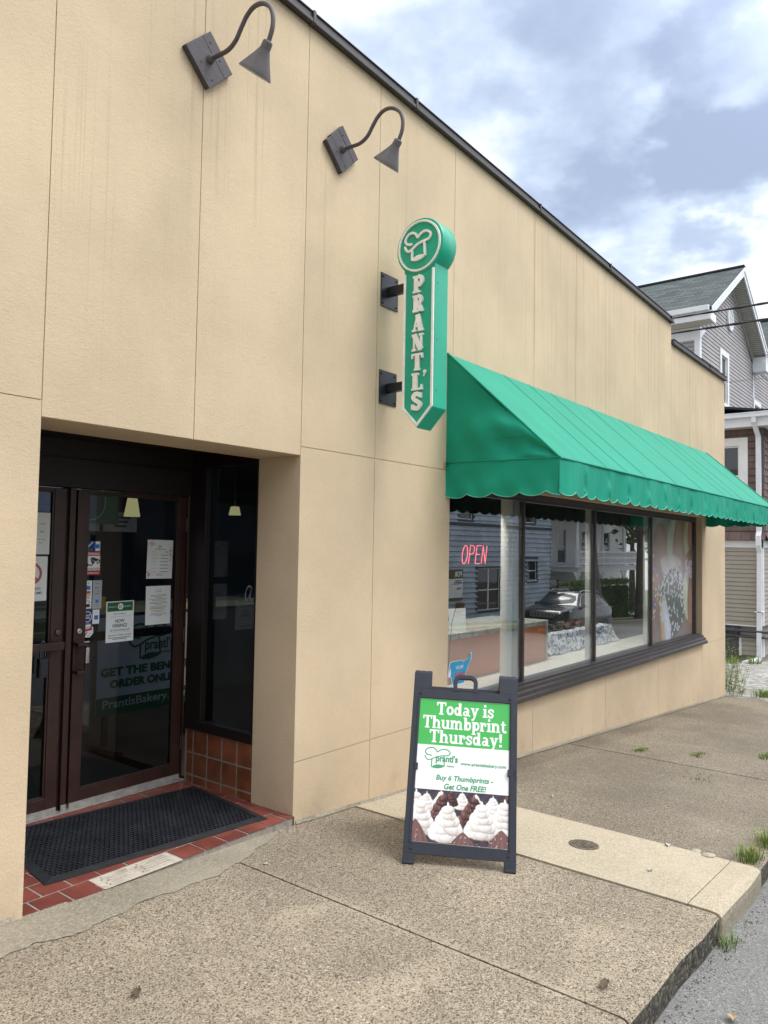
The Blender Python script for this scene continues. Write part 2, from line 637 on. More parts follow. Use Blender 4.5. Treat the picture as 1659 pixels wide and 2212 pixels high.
def smooth_path(pts, k=6):
    """Catmull-Rom through points of any dimension"""
    P = [Vector(p) if len(p) == 3 else Vector((*p, 0)) for p in pts]
    out = []
    for i in range(len(P) - 1):
        p0, p1, p2, p3 = P[max(i - 1, 0)], P[i], P[i + 1], P[min(i + 2, len(P) - 1)]
        for j in range(k):
            t = j / k
            out.append(0.5 * ((2 * p1) + (-p0 + p2) * t + (2 * p0 - 5 * p1 + 4 * p2 - p3) * t * t + (-p0 + 3 * p1 - 3 * p2 + p3) * t ** 3))
    out.append(P[-1])
    return [tuple(p) if len(pts[0]) == 3 else (p.x, p.y) for p in out]


HAT_LOBES = [(0.0, 0.58), (0.04, 0.47), (0.14, 0.375), (0.28, 0.42), (0.45, 0.53), (0.68, 0.60), (0.90, 0.63), (0.99, 0.74), (0.94, 0.86), (0.78, 0.93), (0.60, 0.87), (0.49, 0.76)]
HAT_LEFT = [(0.49, 0.76), (0.42, 0.90), (0.29, 0.975), (0.13, 0.94), (0.02, 0.80), (0.05, 0.67), (0.16, 0.61), (0.28, 0.60)]


def chef_hat(mb, fr, x0, y0, w, h, d0, d1, sw, mi=0):
    """the chef's-hat mark: two lobes, band and a leaf-shaped foot"""
    q = lambda pts: [(x0 + a * w, y0 + b * h) for a, b in pts]
    mb.ribbon(smooth_path(q(HAT_LOBES), 4), sw, fr, d0, d1, mi)
    mb.ribbon(smooth_path(q(HAT_LEFT), 4), sw, fr, d0, d1 + 0.0003, mi)
    mb.ribbon(q([(0.285, 0.42), (0.285, 0.04)]), sw, fr, d0, d1 + 0.0006, mi)
    mb.ribbon(q([(0.75, 0.61), (0.785, 0.10)]), sw, fr, d0, d1 + 0.0006, mi)
    mb.prism(q([(0.285, 0.03), (0.36, 0.11), (0.47, 0.165), (0.62, 0.175), (0.79, 0.14), (0.77, 0.08), (0.66, 0.02), (0.50, -0.01), (0.38, 0.0)]), fr, d0, d1 + 0.0009, mi)
    return mb


# heavy slab-serif glyphs: strokes in a unit x-height box, each (points, width)
def slab_glyph(ch):
    T, t, s = 0.30, 0.13, 0.15          # stem, hairline and slab weights
    X, A = 1.0, 1.42                    # x-height, cap height
    bar = lambda x0, x1, y, w=s: ([(x0, y), (x1, y)], w)
    stem = lambda x, y0, y1, w=T: ([(x, y0), (x, y1)], w)
    bowl = lambda cx, cy, rx, ry, a0, a1, w: (arc(cx, cy, rx, ry, a0, a1, 14), w)
    G = {
        'T': (1.25, [stem(.62, 0, A), bar(.02, 1.22, A - .09, .18), bar(.32, .92, .075), stem(.10, A - .40, A, .16), stem(1.14, A - .40, A, .16)]),
        'o': (1.0, [bowl(.48, .5, .33, .40, 0, 360, .25)]),
        'd': (1.08, [bowl(.40, .48, .27, .38, 0, 360, .24), stem(.74, 0, A), bar(.50, .80, A - .075), bar(.70, 1.04, .075)]),
        'a': (1.0, [bowl(.36, .30, .22, .21, 0, 360, .20), stem(.66, .05, .72), (arc(.42, .68, .24, .22, 0, 150, 8), .2), bar(.62, .98, .075)]),
        'y': (1.06, [([(.24, .95), (.54, .10)], .27), ([(.84, .95), (.50, -.08), (.36, -.34), (.14, -.34)], .2), bar(0, .46, .925), bar(.62, 1.06, .925)]),
        'i': (.60, [stem(.30, 0, 1), bar(.04, .36, .925), bar(0, .60, .075), ([(.15, 1.30), (.45, 1.30)], .27)]),
        's': (.86, [(smooth_path([(.70, .74), (.55, .90), (.30, .90), (.17, .74), (.30, .58), (.56, .44), (.68, .27), (.54, .09), (.27, .09), (.12, .25)], 3), .22), stem(.73, .62, .97, .13), stem(.09, .04, .36, .13)]),
        'h': (1.18, [stem(.26, 0, A), bar(0, .30, A - .075), bar(.02, .54, .075), (arc(.58, .60, .30, .30, 160, 0, 8) + [(.88, 0)], .27), bar(.64, 1.16, .075)]),
        'u': (1.18, [bar(0, .30, .925), ([(.26, 1), (.26, .36)] + arc(.52, .36, .26, .26, 180, 320, 8), .27), stem(.88, 0, 1), bar(.62, .95, .925), bar(.84, 1.18, .075)]),
        'm': (1.72, [stem(.26, 0, 1), bar(0, .3, .925), bar(.02, .52, .075), (arc(.55, .62, .28, .28, 160, 0, 8) + [(.83, 0)], .27), bar(.62, 1.07, .075), (arc(1.12, .62, .28, .28, 160, 0, 8) + [(1.40, 0)], .27), bar(1.18, 1.68, .075)]),
        'b': (1.08, [bowl(.66, .48, .27, .38, 0, 360, .24), stem(.30, 0, A), bar(.02, .34, A - .075)]),
        'p': (1.08, [bowl(.66, .52, .27, .38, 0, 360, .24), stem(.30, -.42, 1), bar(.02, .34, .925), bar(.04, .60, -.36)]),
        'r': (.90, [stem(.28, 0, 1), bar(.0, .32, .925), bar(.02, .60, .075), (arc(.60, .62, .24, .28, 165, 40, 8), .2), ([(.74, .58), (.74, .9)], .22)]),
        'n': (1.18, [stem(.26, 0, 1), bar(0, .3, .925), bar(.02, .54, .075), (arc(.58, .62, .30, .28, 160, 0, 8) + [(.88, 0)], .27), bar(.64, 1.16, .075)]),
        't': (.78, [([(.34, 1.28), (.34, .34)] + arc(.56, .34, .22, .24, 180, 330, 8), .25), bar(.04, .70, .925)]),
        '!': (.52, [([(.26, A), (.26, .46)], [.34, .2]), ([(.10, .14), (.42, .14)], .28)]),
        ' ': (.45, []),
        'P': (1.10, [stem(.34, 0, A, .34), bar(.04, .72, .07, .14), bar(.04, .56, A - .07, .14), (arc(.55, 1.0, .36, .35, 90, -90, 12), .30)]),
        'R': (1.15, [stem(.34, 0, A, .34), bar(.04, .66, .07, .14), bar(.04, .56, A - .07, .14), (arc(.55, 1.03, .33, .32, 90, -90, 12), .28), ([(.62, .70), (.90, .08)], .32), bar(.84, 1.12, .07, .14)]),
        'A': (1.15, [([(.54, A), (.22, .05)], .14), ([(.54, A), (.88, .05)], .36), bar(.26, .80, .46, .13), bar(.02, .46, .07, .14), bar(.62, 1.14, .07, .14)]),
        'N': (1.15, [stem(.24, 0, A, .15), stem(.94, 0, A, .15), ([(.24, A - .03), (.92, .05)], .38), bar(.02, .48, .07, .14), bar(.02, .40, A - .07, .14), bar(.72, 1.16, A - .07, .14)]),
        'L': (1.05, [stem(.34, 0, A, .34), bar(.04, 1.02, .07, .14), bar(.04, .68, A - .07, .14), stem(.96, 0, .42, .14)]),
        'S': (1.0, [(smooth_path([(.80, 1.12), (.62, 1.32), (.36, 1.30), (.20, 1.08), (.34, .84), (.62, .64), (.80, .40), (.62, .12), (.34, .12), (.14, .34)], 3), .28), stem(.86, .98, A, .11), stem(.10, .02, .46, .11)]),
        'TC': (1.15, [stem(.57, 0, A, .34), bar(.02, 1.12, A - .08, .16), bar(.28, .86, .07, .14), stem(.08, A - .40, A, .12), stem(1.06, A - .40, A, .12)]),
        "'": (.5, [(arc(.18, 1.24, .10, .10, 0, 360, 8), .18), ([(.30, 1.22), (.22, .92)], [.16, .05])]),
    }
    return G[ch]


def slab_text(mb, body, fr, x0, x1, y0, xh, d0, d1, mi=0, track=0.02):
    """a line of slab lettering fitted to width x0..x1 on baseline y0, x-height xh"""
    tot = sum(slab_glyph(c)[0] + track for c in body) - track
    kx = (x1 - x0) / tot
    cx = 0.0
    j = 0
    for c in body:
        wd, st = slab_glyph(c)
        for pts, wv in st:
            kk = (kx + xh) / 2
            wl = [a * kk for a in wv] if isinstance(wv, list) else wv * kk
            P = [(x0 + (cx + a) * kx, y0 + b * xh) for a, b in pts]
            closed = len(P) > 8 and abs(P[0][0] - P[-1][0]) < 1e-6 and abs(P[0][1] - P[-1][1]) < 1e-6
            if closed:
                P = P[:-1]
            mb.ribbon(P, wl, fr, d0, d1 + 0.00008 * (j % 9), mi, closed=closed)
            j += 1
        cx += wd + track
    return mb


def picture(name, fr, w, h, nx, ny, fn, d=0.0):
    """a print on paper: fine grid whose point colours come from fn(u,v) -> linear rgb"""
    mb = MB()
    mb.grid(nx, ny, lambda a, b: fr(a * w, b * h, d), smooth=False)
    u, v = np.meshgrid(np.linspace(0, 1, nx + 1), np.linspace(0, 1, ny + 1))
    rgb = np.clip(fn(u, v), 0, 1)
    col = np.ones((ny + 1, nx + 1, 4), dtype=np.float32)
    col[..., :3] = rgb
    return mb, col.reshape(-1, 4)


def paper(mb, fr, x0, x1, y0, y1, t=0.0006, mi=0):
    return mb.box(x0, x1, y0, y1, 0.0, t, mi, fr)


def bar2(mb, fr, x0, x1, y0, y1, d, mi=0):
    """flat printed bar"""
    return mb.quad(fr(x0, y0, d), fr(x1, y0, d), fr(x1, y1, d), fr(x0, y1, d), mi)


def gz(x):
    """height of the ground, which falls away along the street"""
    if x <= 1.76:
        return 0.058 + (1.76 - x) * 0.03
    if x <= 3.48:
        return 0.058 - (x - 1.76) * 0.0337
    if x <= 13.95:
        return -(x - 3.48) * 0.0668
    return -0.6994 - (x - 13.95) * 0.043
# =================================================================== materials of the place
TAN = (0.628, 0.494, 0.338)
m_stucco = stucco('tan_stucco', TAN)
m_bronze = M('bronze_metal', (0.050, 0.042, 0.043), 0.45, 0.0, 0.15, 6, 0.1, 80)
m_coping = M('brown_coping_metal', (0.050, 0.042, 0.045), 0.5, 0.0, 0.2, 3, 0.15, 30)
m_frame = M('brown_door_metal', (0.042, 0.019, 0.015), 0.38, 0.0, 0.2, 5, 0.08, 90)
m_dark = M('dark_paint', (0.012, 0.008, 0.010), 0.6)
m_chrome = M('worn_steel', (0.55, 0.54, 0.52), 0.3, 1.0, 0.2, 30)
m_steelp = M('galvanised_strip', (0.42, 0.40, 0.37), 0.5, 0.4, 0.2, 20)
m_black = M('black_plastic', (0.016, 0.019, 0.026), 0.42, 0, 0.12, 20, 0.05, 300)
m_rubber = M('rubber', (0.014, 0.015, 0.017), 0.7, 0, 0.25, 12, 0.2, 120)
m_white = M('white_vinyl', (0.78, 0.78, 0.77), 0.5, 0, 0.05, 3)
m_paper = M('white_paper', (0.76, 0.79, 0.80), 0.65, 0, 0.03, 8)
m_ink = M('black_ink', (0.02, 0.02, 0.022), 0.6)
m_ink2 = M('grey_ink', (0.14, 0.15, 0.17), 0.6)
m_glass = glass_mat('shop_glass', 0.235, (0.96, 0.98, 0.975), 0.012)
m_dglass = glass_mat('door_glass', 0.032, (0.46, 0.54, 0.62), 0.01)

# =================================================================== ground
AGG_NEAR = [(0.0, (0.05, 0.036, 0.028)), (0.27, (0.14, 0.105, 0.077)), (0.46, (0.27, 0.215, 0.155)), (0.66, (0.38, 0.315, 0.23)), (0.86, (0.55, 0.49, 0.40)), (1.0, (0.78, 0.75, 0.68))]
AGG_FAR = [(0.0, (0.05, 0.045, 0.038)), (0.3, (0.155, 0.135, 0.108)), (0.5, (0.26, 0.225, 0.175)), (0.72, (0.36, 0.32, 0.25)), (1.0, (0.6, 0.56, 0.48))]
PEB = [(0.0, (0.055, 0.044, 0.036)), (0.2, (0.11, 0.086, 0.064)), (0.45, (0.22, 0.178, 0.128)), (0.70, (0.32, 0.26, 0.185)), (0.90, (0.40, 0.34, 0.26)), (0.975, (0.52, 0.47, 0.39)), (1.0, (0.68, 0.65, 0.58))]
m_agg = pebbles('exposed_aggregate', (0.43, 0.362, 0.262), PEB, 104, 0.88, [(2.62, -.88, .20, .12, .6), (2.50, -1.62, .5, .13, .4), (3.25, -2.1, .6, .28, .25), (2.86, -1.3, .05, 1.4, .4)], 0.5)
m_aggf = pebbles('weathered_aggregate', (0.29, 0.25, 0.188), PEB, 100, 0.92, [(6.9, -1.5, .9, .35, .5), (5.6, -2.0, .5, .3, .4)], 0.65)
m_conc = aggregate('pale_concrete', [(0.0, (0.26, 0.21, 0.145)), (0.4, (0.42, 0.355, 0.255)), (0.7, (0.50, 0.43, 0.315)), (1.0, (0.64, 0.58, 0.46))], 140, (0.53, 0.46, 0.34), 0.34, 0.5, 0.3)
m_apron = aggregate('grey_concrete', [(0.0, (0.15, 0.125, 0.09)), (0.4, (0.26, 0.227, 0.17)), (0.7, (0.33, 0.29, 0.215)), (1.0, (0.47, 0.43, 0.36))], 110, (0.38, 0.335, 0.255), 0.5, 0.6, 0.3)
m_kerb = aggregate('mossy_kerb_face', [(0.0, (0.012, 0.012, 0.011)), (0.5, (0.05, 0.047, 0.04)), (0.8, (0.15, 0.135, 0.105)), (1.0, (0.34, 0.30, 0.24))], 60, (0.11, 0.10, 0.075), 0.5, 0.4, 0.9)
m_asph = pebbles('asphalt', (0.21, 0.208, 0.20), [(0.0, (0.10, 0.10, 0.10)), (0.4, (0.19, 0.188, 0.18)), (0.8, (0.28, 0.275, 0.265)), (1.0, (0.36, 0.355, 0.34))], 95, 0.85, [], 0.3)
m_gravel = aggregate('pale_gravel', [(0.0, (0.13, 0.12, 0.11)), (0.35, (0.28, 0.27, 0.25)), (0.7, (0.45, 0.44, 0.41)), (1.0, (0.62, 0.61, 0.58))], 12, (0.34, 0.32, 0.28), 0.6, 0.5)
m_earth = M('earth', (0.13, 0.105, 0.07), 0.95, 0, 0.3, 2, 0.5, 20)
m_lawn = M('lawn', (0.07, 0.13, 0.03), 0.95, 0, 0.35, 1.5, 0.6, 30)
m_seam = M('dark_joint', (0.035, 0.03, 0.026), 0.95)

XS = [-40, -12, -4, 0, 1.76, 3.48, 5, 8, 11, 13.95, 17, 21, 30, 45, 70, 120, 260]


def strip_mesh(xs, y0, y1, dz, mb=None, mi=0):
    mb = mb or MB()
    for a, b in zip(xs[:-1], xs[1:]):
        mb.quad((a, y0, gz(a) + dz), (b, y0, gz(b) + dz), (b, y1, gz(b) + dz), (a, y1, gz(a) + dz), mi)
    return mb


g = MB()
strip_mesh(XS, -200, 200, -0.30, g)
struct(g.build('ground', m_earth))
struct(strip_mesh(XS, -10.0, -2.2, -0.125).build('road', m_asph))


def slab(mb, x0, x1, y0, y1, dz=0.0, th=0.2, nx=None, front=1, gap=0.006, cham=0.018, rough=0.0):
    """one pavement slab following the slope; its street side has a worn rounded arris"""
    xs = [x for x in XS if x0 + 0.3 < x < x1 - 0.3]
    n = nx or max(2, int((x1 - x0) / 0.25))
    xs = sorted(set([x0 + gap + (x1 - x0 - 2 * gap) * i / n for i in range(n + 1)]))
    rnd = random.Random(int(x0 * 100))
    off = [rnd.uniform(-1, 1) * rough for _ in xs]
    prof = [(y1, 0.0), (y0 + cham * 2.2, 0.0), (y0 + cham * 0.8, -cham * 0.25), (y0 + cham * 0.15, -cham * 0.9), (y0, -cham * 2.2), (y0 + 0.004, -th)]
    V = []
    for x, o in zip(xs, off):
        for k, (y, z) in enumerate(prof):
            V.append((x, y + (o if k >= 1 else 0) * (1 if k >= 2 else .5), gz(x) + dz + z + (o * 0.4 if k in (3, 4) else 0)))
    m = len(prof)
    for i in range(len(xs) - 1):
        for k in range(m - 1):
            a = i * m + k
            mb.add([V[a], V[a + m], V[a + m + 1], V[a + 1]], [(0, 1, 2, 3)], front if k >= 3 else 0, k >= 1 and k < 4)
    e0, e1 = V[:m], V[-m:]
    mb.add(e0 + [(e0[0][0], y1, e0[0][2] - th)], [tuple(range(m + 1))], 0)
    mb.add(e1 + [(e1[0][0], y1, e1[0][2] - th)], [tuple(range(m + 1))[::-1]], 0)
    return mb


KY = -2.385
sw = MB()
slab(sw, -4.0, 0.9, KY, -0.0, rough=0.006)
slab(sw, 0.9, 2.856, KY, 0.0, rough=0.008)
slab(sw, 2.856, 4.085, KY, 0.0, rough=0.010)
slab(sw, -14.0, -4.0, KY, 0.0, rough=0.005)
struct(sw.build('sidewalk', [m_agg, m_kerb]))
sw = MB()
slab(sw, 4.985, 7.57, KY, 0.0, dz=-0.004, rough=0.02)
slab(sw, 7.57, 10.6, KY, 0.0, dz=-0.002, rough=0.02)
slab(sw, 10.6, 13.97, KY, 0.0, dz=-0.004, rough=0.02)
struct(sw.build('weathered_sidewalk', [m_aggf, m_kerb]))
sw = MB()
slab(sw, 4.09, 4.98, -2.225, 0.0, dz=0.006, cham=0.004, th=0.1)
slab(sw, 4.09, 4.98, KY - 0.015, -2.232, dz=0.006, rough=0.005, cham=0.024)
struct(sw.build('concrete_sidewalk', [m_conc, m_apron]))
# smooth concrete band against the shop front
ap = MB()
rnd_e = random.Random(12)
edge = smooth_path([(-4, -0.30), (0.8, -0.31), (1.54, -0.27), (1.85, -0.29), (2.2, -0.265), (2.55, -0.255), (2.85, -0.22), (3.1, -0.13), (3.3, -0.05)], 12)
edge = [(a, b + (rnd_e.uniform(-1, 1) * .010 + .012 * math.sin(a * 9) + .008 * math.sin(a * 23)) * min(1, (3.3 - a) * 3)) for a, b in edge]
for (a, ya), (b, yb) in zip(edge[:-1], edge[1:]):
    ap.quad((a, ya, gz(a) + 0.004), (b, yb, gz(b) + 0.004), (b, 0.012, gz(b) + 0.004), (a, 0.012, gz(a) + 0.004))
struct(ap.build('concrete_apron', m_apron))
# alley, lot and the far side of the street
struct(strip_mesh([13.98, 15, 17, 19, 21, 30], -2.3, 30, -0.04).build('gravel_alley', m_gravel))
struct(strip_mesh([30, 45, 70, 120], -2.38, 0.2, -0.02).build('far_sidewalk', m_conc))
fk = MB()
strip_mesh(XS, -10.16, -10.0, 0.02, fk)
for a, b in zip(XS[:-1], XS[1:]):
    fk.quad((a, -10.0, gz(a) - .15), (b, -10.0, gz(b) - .15), (b, -10.0, gz(b) + .02), (a, -10.0, gz(a) + .02))
struct(fk.build('kerb', m_apron))
struct(strip_mesh(XS, -40, -10.16, 0.0).build('lawn', m_lawn))
struct(strip_mesh(XS, -11.35, -10.75, 0.012).build('opposite_sidewalk', m_conc))

# =================================================================== the bakery building
bak = thing('bakery_building', 'long tan stucco bakery shop with recessed doorway and dark-framed shop window', 'building', (1.758, 0.0, 0.0))
Z_H, Z_J, TOP, TOP2, XR = 2.346, 2.405, 5.13, 4.76, 13.95


def topz(x):
    return 5.275 - 0.0195 * x


panels = [(-7, 0.9, -.7, Z_J + .02, 0), (-7, 0.9, Z_J + .02, TOP, 0), (0.9, 1.758, -.7, Z_J + .02, 1), (0.9, 1.758, Z_J + .02, TOP, 0),
          (1.758, 2.63, Z_H, TOP, 0), (2.63, 3.478, Z_H, TOP, 0),
          (3.478, 4.24, -.7, .39, 2), (3.478, 4.24, .39, Z_J, 2), (3.478, 4.24, Z_J, TOP, 0),
          (4.24, 5.24, -.7, .39, 0), (4.24, 5.24, .39, Z_J, 0), (4.24, 5.26, Z_J, TOP, 0)]
for a, b in [(5.26, 6.73), (6.73, 7.72), (7.72, 8.57), (8.57, 9.55), (9.55, 10.46), (10.46, 11.02)]:
    panels.append((a, b, 2.32, TOP, 0))
for a, b in [(11.02, 11.9), (11.9, 12.56)]:
    panels.append((a, b, 2.32, TOP2, 0))
for a, b in [(5.24, 6.76), (6.76, 8.6), (8.6, 10.46), (10.46, 12.56)]:
    panels.append((a, b, -1.3, .40, 0))
panels += [(12.56, XR, -1.3, .30, 0), (12.56, XR, .30, TOP2, 0)]
wl = MB()
for a, b, c, e, k in panels:
    gp = 0.0026
    a_, b_ = a + (gp if k != 2 or a > 3.5 else 0), b - (gp if k != 1 else 0)
    ea, eb = (topz(a), topz(b)) if e == TOP else (e, e)
    for xa, xb, y0, y1, zc0, zc1 in ((a_, b_, 0.0, 0.0064, c + gp, gp), (a, b, 0.0065, 0.39, c, 0)):
        wl.hexa([(xa, y0, zc0), (xb, y0, zc0), (xb, y1, zc0), (xa, y1, zc0), (xa, y0, ea - zc1), (xb, y0, eb - zc1), (xb, y1, eb - zc1), (xa, y1, ea - zc1)])
wl.box(XR - .02, XR, 0.391, 12.0, -1.5, TOP2)
wl.box(-7, -6.7, 0.391, 12.0, -.5, TOP2)
wl.box(-6.7, XR - .02, 11.7, 12.0, -1.5, TOP2)
wl.build('wall', m_stucco, bak)
# thin mortar fillet where the wall meets the pavement
for run in ([(-7, 1.72)], [(3.50, 4.9), (4.9, 7), (7, 9), (9, 11.5), (11.5, XR)]):
    fl = MB()
    for a, b in run:
        n = max(2, int((b - a) / .25))
        for i in range(n):
            x0, x1 = a + (b - a) * i / n, a + (b - a) * (i + 1) / n
            w0 = 0.012 + 0.006 * math.sin(x0 * 9)
            w1 = 0.012 + 0.006 * math.sin(x1 * 9)
            fl.quad((x0, -w0, gz(x0) + .005), (x1, -w1, gz(x1) + .005), (x1, 0.001, gz(x1) + .028), (x0, 0.001, gz(x0) + .028))
    fl.build('wall_base', m_apron, bak)
# coping: metal cap with a drip lip and standing seams
cpg = MB()


def coping(x0, x1, za, zb):
    for y0, y1, d0, d1 in ((-0.034, 0.44, 0.0, 0.066), (-0.048, -0.0345, -0.005, 0.022), (-0.044, 0.45, 0.0665, 0.076)):
        cpg.hexa([(x0, y0, za + d0), (x1, y0, zb + d0), (x1, y1, zb + d0), (x0, y1, za + d0), (x0, y0, za + d1), (x1, y0, zb + d1), (x1, y1, zb + d1), (x0, y1, za + d1)])


coping(-7, 11.03, topz(-7), topz(11.03))
coping(11.034, XR + .03, TOP2, TOP2)
for x in [0.6, 3.46, 4.62, 6.75, 8.6, 10.9, 12.9]:
    zt = topz(x) if x < 11 else TOP2
    cpg.box(x, x + .025, -0.0525, 0.452, zt - .006, zt + .078)
cpg.build('coping', m_coping, bak, 0.003)
m_roof = M('flat_roofing', (0.06, 0.06, 0.06), 0.9)
rf = MB()
rf.box(-6.69, XR - .03, 0.40, 11.69, 4.2, 4.3)
rf.build('roof', m_roof, bak)

# ---- interior shell
m_navy = M('dark_navy_wall', (0.035, 0.042, 0.060), 0.8)
m_ceil = M('dim_ceiling', (0.10, 0.10, 0.10), 0.9)
m_floor_in = M('dark_shop_floor', (0.055, 0.042, 0.032), 0.35, 0, 0.3, 3)
ii = MB()
ii.box(-3, 13.9, 7.0, 7.1, -.2, 2.9)
ii.box(-3.1, -3.0, 1.3, 7.0, -.2, 2.9)
ii.box(13.80, 13.9, 0.392, 7.0, -.2, 2.9)
ii.box(-3, 1.70, 1.22, 1.30, -.2, 2.9)
ii.box(1.62, 1.757, 0.392, 1.22, -.2, 2.9)
ii.box(3.50, 5.2, 0.392, 0.42, -.2, 2.9)
ii.build('interior_wall', m_navy, bak)
ii = MB()
ii.box(-3, 13.8, 0.392, 7.0, 2.75, 2.8)
ii.build('ceiling', m_ceil, bak)
ii = MB()
ii.box(-3, 3.44, 1.22, 7.0, -.15, .05)
ii.box(3.56, 13.8, 0.43, 7.0, -.15, .049)
ii.build('interior_floor', m_floor_in, bak)
# soffit and liner of the recess
m_liner = M('brown_lining', (0.011, 0.006, 0.006), 0.5)
rc = MB()
rc.box(1.758, 3.60, 0.392, 1.24, 2.42, 2.46)
rc.box(1.758, 1.79, 0.392, 1.20, 0.03, 2.42)
rc.box(1.79, 3.49, 1.13, 1.24, 2.115, 2.42)
rc.box(1.79, 3.49, 1.105, 1.129, 2.33, 2.42)
rc.box(1.79, 3.49, 1.118, 1.1295, 2.15, 2.30)
rc.build('door_head', m_liner, bak, 0.003)

# ---- tiled floor of the recess (quarry tiles round the mat, three missing at the front)
m_tile = M('red_quarry_tile', (0.20, 0.053, 0.038), 0.5, 0, 0.3, 3.5, 0.25, 40)
m_grout = M('pale_grout', (0.27, 0.235, 0.20), 0.9, 0, 0.2, 30, 0.5, 60)
m_mortar = M('bare_mortar', (0.46, 0.41, 0.34), 0.95, 0, 0.2, 14, 0.6, 50)
tf = MB()
tf.box(1.70, 3.49, 0.0, 1.26, -.1, 0.0525, 1)
P0, PITCH_T = 2.635, 0.157
for r in range(8):
    for k in range(-6, 6):
        x0, x1 = P0 + k * PITCH_T, P0 + (k + 1) * PITCH_T
        sh = 0.0 if r % 2 == 0 else 0.5 * PITCH_T
        x0, x1 = max(x0 + sh, 1.764), min(x1 + sh, 3.486)
        if x1 - x0 < .03:
            continue
        y0 = -0.012 + r * 0.157
        if r == 0 and 2.12 < (x0 + x1) / 2 < 2.63:
            continue
        jx, jz = random.uniform(-.0015, .0015), random.uniform(-.0015, .0015)
        tf.box(x0 + .006 + jx, x1 - .006 + jx, y0 + .006, y0 + .151, 0.0527, 0.056 + jz, 0)
tf.box(2.10, 2.163, 0.075, 0.14, 0.0527, 0.0558, 0)
tf.box(2.168, 2.63, -0.012, 0.145, 0.0526, 0.0532, 2)
for y in (0.01, 0.035, 0.06, 0.085, 0.11):
    for xa, xb in ((2.20, 2.39), (2.40, 2.60)):
        tf.box(xa + random.uniform(0, .03), xb - random.uniform(0, .03), y, y + .011, 0.0533, 0.0605, 2)
struct(tf.build('entrance_floor', [m_tile, m_grout, m_mortar], None, 0.0025))

# ---- tiled dwarf wall and side window of the recess (face looks along -X at x = 3.49)
tw = MB()
tw.box(3.4905, 3.60, 0.392, 1.12, -.1, 0.43, 1)
for zr, (z0, z1) in enumerate([(0.0, .103), (.115, .262), (.274, .425)]):
    for j in range(5):
        y0, y1 = 0.395 + j * .157, 0.395 + (j + 1) * .157
        y1 = min(y1, 1.10)
        tw.box(3.488, 3.4906, y0 + .0065, y1 - .0065, max(z0, -.05), z1, 0)
tw.build('tiled_dwarf_wall', [M('brown_wall_tile', (0.21, 0.068, 0.030), 0.45, 0, 0.35, 5, 0.2, 30), m_grout], bak, 0.002)
sf = MB()
sf.box(3.475, 3.60, 0.393, 1.12, 0.432, 0.50)
sf.box(3.485, 3.60, 0.393, 1.12, 2.32, 2.419)
sf.box(3.485, 3.60, 0.95, 1.128, 0.5, 2.32)
sf.box(3.487, 3.60, 0.393, 0.42, 0.5, 2.32)
side = sf.build('side_window', m_liner, bak, 0.003)
sg = MB()
sg.box(3.53, 3.536, 0.42, 0.95, 0.5, 2.32)
sg.build('pane', m_dglass, side)
dk = MB()
DKF = F((3.5285, 0.56, 1.42), (0, -1, 0), (0, 0, 1))
dk.ribbon(smooth_path([(.075, .04), (.05, .062), (.02, .035), (.008, -.012), (.022, -.035), (.05, -.012), (.075, .048), (.06, -.01), (.068, -.035), (.095, -.015)], 4), [.004 + .008 * abs(math.sin(i * .35)) for i in range(37)], DKF, 0.0, 0.001)
dk.build('window_lettering', M('pale_decal', (0.20, 0.22, 0.24), 0.6), side)

# ---- the doors (frame plane y = 1.163)
DY = 1.163


def door_leaf(x0, x1, gx0, gx1, label=None):
    b = MB()
    z0, z1, gz0, gz1 = 0.092, 2.105, 0.165, 2.087
    y0, y1 = DY, DY + .048
    b.box(x0, gx0, y0, y1, z0, z1)
    b.box(gx1, x1, y0, y1, z0, z1)
    b.box(gx0, gx1, y0, y1, z0, gz0)
    b.box(gx0, gx1, y0, y1, gz1, z1)
    # glazing beads
    for a0, a1, c0, c1 in ((gx0, gx0 + .012, gz0, gz1), (gx1 - .012, gx1, gz0, gz1), (gx0 + .012, gx1 - .012, gz0, gz0 + .012), (gx0 + .012, gx1 - .012, gz1 - .012, gz1)):
        b.box(a0, a1, y0 + .006, y1 - .006, c0, c1)
    o = b.build('door', m_frame, bak, 0.0025)
    if label:
        o['label'] = label
    g2 = MB()
    g2.box(gx0 + .001, gx1 - .001, DY + .021, DY + .027, gz0 + .001, gz1 - .001)
    g2.build('door_glass', m_dglass, o)
    s = MB()
    s.box(x0 + .004, x1 - .004, DY - .006, DY - .0005, 0.064, 0.096)
    for k in range(6):
        xx = x0 + .06 + (x1 - x0 - .12) * k / 5
        s.lathe([(.005, 0), (.005, .003)], (xx, DY - .006, .08), (0, -1, 0), 8)
    s.build('door_sweep', m_steelp, o)
    return o


dr = door_leaf(2.625, 3.478, 2.697, 3.418, 'right-hand glazed door covered in notices')
dl = door_leaf(1.70, 2.545, 1.78, 2.468, 'left-hand glazed door with push bar')
pr = MB()
pr.box(2.70, 3.415, DY + .06, DY + .095, 1.103, 1.163)
pr.box(2.70, 2.73, DY + .05, DY + .06, 1.11, 1.155)
pr.box(3.385, 3.415, DY + .05, DY + .06, 1.11, 1.155)
pr.build('panic_bar', m_frame, dr, 0.004)
hd = MB()
hd.box(2.625, 2.692, DY - .012, DY - .0005, 1.085, 1.125)
hd.box(2.625, 2.692, DY - .06, DY - .012, 1.095, 1.117)
hd.box(2.625, 2.692, DY - .06, DY - .0005, 0.918, 0.938)
hd.tube([(2.682, DY - .055, 1.10), (2.682, DY - .062, 1.06), (2.679, DY - .062, .99), (2.679, DY - .055, .935)], 0.010, 10)
hd.build('handle_bracket', m_frame, dr, 0.003)
hd = MB()
hd.box(2.669, 2.694, DY - .078, DY - .066, 0.985, 1.085)
